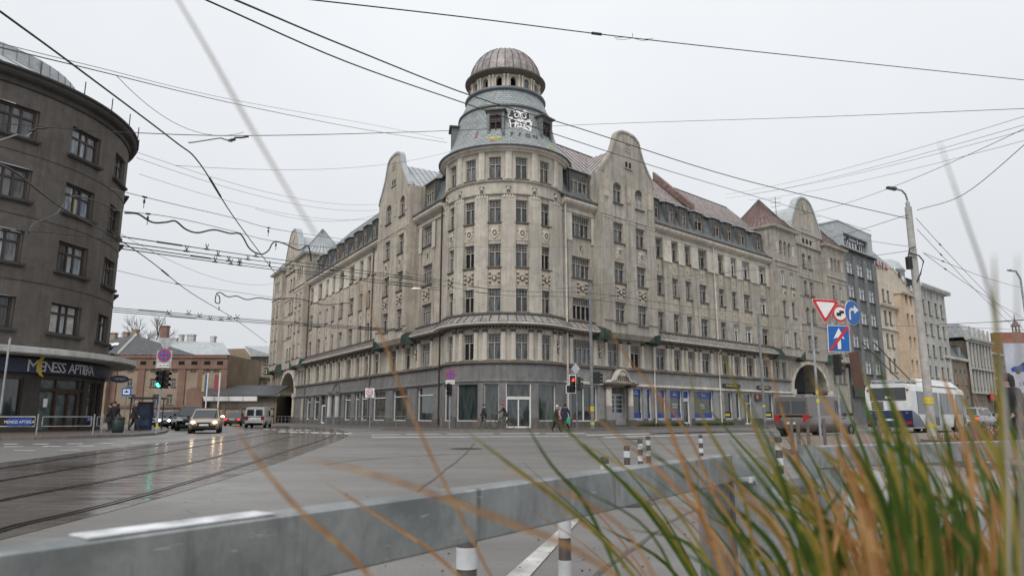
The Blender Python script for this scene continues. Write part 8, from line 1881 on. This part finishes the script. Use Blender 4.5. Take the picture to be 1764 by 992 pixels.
for i in range(90):
    Y_ = r.uniform(.9, 1.6); tipx = r.uniform(1380, 1800); tipy = r.uniform(820, 960); rootpx = tipx + r.uniform(-60, 120)
    tip = at(tipx, tipy, Y_); root = at(rootpx, 1080, Y_); low = root + Vector((0, 0, -(root.z - .04)))
    blade(gr, [low, root, root.lerp(tip, .5) + Vector((r.uniform(-.03, .03), 0, .02)), tip], r.uniform(.004, .009), r.choice((0, 1, 2, 2)), r.uniform(-.4, .4))
o = gr.build('ornamental_grass', [M['grass_green'], M['grass_olive'], M['grass_dry']], None, kind='stuff'); o['label'] = 'tall green and orange grass blades close in front at the lower right'; o['category'] = 'grass'
# single stems that stand out against the street
def stem(pts, w, mi, label):
    m = MB(); P = [at(*p) for p in pts]; last = P[-1]; e_ = (last - P[-2]).normalized(); P.append(last + e_ * min(1.2, (last.z - .05) / max(.25, -e_.z))); blade(m, P[::-1], w, 0, .2)
    o = m.build('grass_blade', [M[('grass_green', 'grass_olive', 'grass_dry', 'stalk_grey')[mi]]], None); o['label'] = label; o['category'] = 'grass blade'; o['group'] = 'single grass blades in front of the street'
M['stalk_grey'] = simple('stalk_grey', (0.42, 0.40, 0.38), .8, var=.05)
stem([(585, 425, .62), (650, 560, .66), (700, 690, .7), (760, 820, .74), (830, 960, .78), (870, 1040, .8)], 0.0027, 2, 'long orange blade falling from the left wing windows to the lower middle')
stem([(395, 715, .5), (450, 800, .52), (520, 880, .54), (600, 950, .56), (680, 1040, .58)], 0.0038, 2, 'broad blurred orange blade lying over the tram rails')
stem([(560, 830, .8), (640, 880, .82), (740, 945, .84), (830, 1030, .86)], 0.0038, 2, 'orange blade crossing the guard rail left of the middle')
stem([(520, 790, .38), (640, 815, .39), (760, 855, .41), (880, 900, .43), (1000, 950, .46), (1120, 1040, .48)], 0.0029, 2, 'pale orange blade sweeping low across the road to the right')
stem([(800, 740, .8), (880, 800, .84), (960, 860, .88), (1040, 930, .92), (1130, 1040, .95)], 0.0060, 1, 'olive blade passing right of the white road line')
stem([(900, 720, .9), (950, 800, .94), (1010, 870, .98), (1080, 1020, 1.0)], 0.0053, 0, 'green blade in the middle leaning left')
stem([(1040, 560, .9), (1100, 640, .95), (1180, 740, 1.0), (1250, 900, 1.05), (1290, 1040, 1.1)], 0.0034, 2, 'orange blade rising past the green net of the right wing')
stem([(1240, 600, .75), (1275, 680, .78), (1320, 780, .8), (1370, 900, .82), (1400, 1040, .85)], 0.0049, 1, 'yellow green blade before the downpipe of the right wing')
stem([(1315, 600, .9), (1345, 700, .92), (1370, 780, .95), (1410, 900, 1.0), (1450, 1040, 1.0)], 0.0043, 2, 'orange yellow blade in front of the taupe minibus')
stem([(1395, 640, .7), (1450, 740, .75), (1500, 820, .8), (1540, 920, .85), (1560, 1040, .9)], 0.0067, 1, 'olive blade crossing the sign post')
stem([(1500, 590, .6), (1540, 720, .62), (1560, 850, .64), (1575, 1040, .66)], 0.0056, 0, 'dark green blade in front of the trolleybus')
stem([(1618, 245, .42), (1660, 370, .45), (1700, 490, .48), (1720, 600, .5), (1735, 760, .52), (1740, 1040, .54)], 0.0021, 3, 'single thin grass stalk rising high into the right sky')
stem([(1712, 440, .38), (1715, 560, .4), (1722, 720, .42), (1735, 1040, .44)], 0.0032, 1, 'blurred upright olive blade at the right beside the stalk')
stem([(1752, 440, .36), (1752, 560, .38), (1757, 700, .4), (1764, 1040, .42)], 0.0012, 3, 'blurred grey stalk at the right edge')
for k, (a, b_) in enumerate(((1180, 620), (1130, 670), (1430, 700), (1590, 690), (1650, 640), (1290, 690))):
    r_ = random.Random(k + 50); Yk = r_.uniform(.6, .95)
    stem([(a, b_, Yk), (a + 30 + r_.uniform(0, 20), b_ + 110, Yk + .03), (a + 80 + r_.uniform(0, 30), b_ + 230, Yk + .06), (a + 130, 1040, Yk + .1)], r_.uniform(.0035, .006), (1, 2, 0, 1, 2, 0)[k], 'grass blade %s' % ('before the blue shop windows', 'left of the blue shop windows', 'in front of the square blue road sign post', 'crossing the white side of the trolleybus', 'beside the thick lamp pole', 'in front of the yellow lettered shop')[k])
# the out of focus stalk at the top left
m = MB(); P = [at(545, 405, .46), at(500, 335, .46), at(430, 215, .46), at(360, 90, .46), at(295, -20, .46), at(240, -120, .46)]
blade(m, P, .0022, 0, .2); o = m.build('grass_blade', [M['stalk_grey']], None); o['label'] = 'thin grey stalk hanging out of focus across the upper left sky'; o['category'] = 'grass blade'; o['group'] = 'single grass blades in front of the street'
# the bed the grass grows in, and the dry grass bed on the island
g = MB(); g.poly([Vector(v) for v in ((.05, .45, .02), (2.6, .45, .02), (2.6, 2.1, .02), (.5, 1.9, .02))]); g.build('planting_bed', [simple('soil', (0.05, 0.035, 0.025), .95, bmp=.6)], None, kind='structure')
dg = MB(); r = random.Random(5); c0 = at(1764, 717, 22); x0_, x1_ = at(1680, 717, 21).x, 22.0
for i in range(2600):
    X_ = r.uniform(x0_, x1_); Yb = r.uniform(19.5, 23.5); hgt = r.uniform(.25, .62) * (.75 + .4 * min(1, (X_ - x0_) / 1.2)); a = r.uniform(0, 6.28); l_ = r.uniform(.05, .28)
    p0 = Vector((X_, Yb, .1)); p1 = p0 + Vector((math.cos(a) * l_ * .4, math.sin(a) * l_ * .4, hgt * .65)); p2 = p0 + Vector((math.cos(a) * l_, math.sin(a) * l_, hgt)); w = .014
    sd = Vector((w, 0, 0)); dg.quad(p0 - sd, p0 + sd, p1 + sd, p1 - sd, 0); dg.quad(p1 - sd, p1 + sd, p2 + sd * .3, p2 - sd * .3, 0)
o = dg.build('dry_grass_bed', [foliage('dry_grass_far', (0.17, 0.10, 0.055), (0.36, 0.23, 0.13), .25)], None, kind='stuff'); o['label'] = 'bed of dry brown grasses on the pavement island at the right edge'; o['category'] = 'grass'
g = MB(); g.box(x0_ - .1, x1_ + 1, 19.2, 19.35, .1, .26); g.box(x0_ - .1, x0_ + .02, 19.36, 23.8, .1, .26); g.build('bed_kerb', [M['kerb']], None, kind='structure')
# green weeds at the foot of the blue shop front and fallen leaves
wd = MB(); r = random.Random(8)
for i in range(900):
    s = r.choice([r.uniform(9, 16.5), r.uniform(18.2, 25)]); p0 = RF.pt(s, .12, .35 + r.random() * .5); a = r.uniform(0, 6.28); h_ = r.uniform(.06, .3)
    q0 = p0 + Vector((math.cos(a) * .1, math.sin(a) * .1, h_)); sd = Vector((math.sin(a), -math.cos(a), 0)) * .035; wd.quad(p0 - sd, p0 + sd, q0 + sd, q0 - sd)
o = wd.build('weeds', [foliage('weed_green', (0.03, 0.06, 0.015), (0.08, 0.12, 0.03), .2)], None, kind='stuff'); o['label'] = 'low green weeds along the foot of the blue shop windows'; o['category'] = 'weeds'
lv = MB(); r = random.Random(12)
for i in range(500):
    x_, y_ = r.uniform(1330, 1764), r.uniform(748, 900) if r.random() < .3 else r.uniform(765, 810)
    p0 = gnd(x_, y_, .108 if y_ < 790 else .01); s_ = r.uniform(.015, .04); a = r.uniform(0, 6.28); u = Vector((math.cos(a), math.sin(a), .2)) * s_; w = Vector((-math.sin(a), math.cos(a), .1)) * s_ * .6
    lv.quad(p0 - u, p0 + w, p0 + u, p0 - w)
o = lv.build('fallen_leaves', [foliage('leaf_brown', (0.12, 0.06, 0.03), (0.3, 0.17, 0.08), .1)], None, kind='stuff'); o['label'] = 'brown fallen leaves scattered along the island kerb'; o['category'] = 'leaves'

# grit, twigs and small stones lying on the road
gv = MB(); r = random.Random(31)
for i in range(380):
    p0 = gnd(r.uniform(300, 1764), 800 + 240 * r.random() ** .6, .004); s_ = r.uniform(.002, .007) * (p0.y / 5) ** .5
    T_ = Matrix.Translation(p0) @ Matrix.Rotation(r.uniform(0, 6.28), 4, 'Z'); e_ = r.choice((1, 1, 1.6, 3.5))
    gv.hexa([T_ @ Vector((x_ * s_ * e_, y_ * s_, z_ * s_)) for x_, y_, z_ in ((-1, -1, 0), (1, -1, 0), (1, 1, 0), (-1, 1, 0), (-.5, -.6, 1), (.6, -.5, 1), (.5, .6, 1), (-.6, .5, 1))], i % 2)
o = gv.build('road_grit', [M['rail'], simple('grit_pale', (0.25, 0.22, 0.18), .9)], None, kind='stuff'); o['label'] = 'small stones and bits of leaf scattered on the near road'; o['category'] = 'grit'
# tarred repair strips and a worn patch in the asphalt
M['tar'] = simple('tar_strip', (0.08, 0.077, 0.074), .4)
def strip(px, w):
    P = cr([gnd(*p, .0) for p in px], 6); m = MB(); r_ = random.Random(len(px)); V = []
    for i, p in enumerate(P):
        d = (P[min(i + 1, len(P) - 1)] - P[max(i - 1, 0)]).normalized(); n_ = Vector((-d.y, d.x, 0)); ww = w * r_.uniform(.6, 1.3); j_ = n_ * r_.uniform(-.02, .02); V.append((p + n_ * ww + j_ + Vector((0, 0, .004)), p - n_ * ww + j_ + Vector((0, 0, .004))))
    for a, b in zip(V, V[1:]): m.quad(a[0], a[1], b[1], b[0])
    m.build('tar_seam', [M['tar']], None, kind='structure')
strip([(560, 800), (640, 790), (760, 783), (900, 779), (1080, 772)], .03); strip([(700, 860), (760, 815), (800, 783), (818, 762)], .025); strip([(1020, 1000), (1110, 930), (1190, 880), (1300, 850), (1420, 838)], .02)
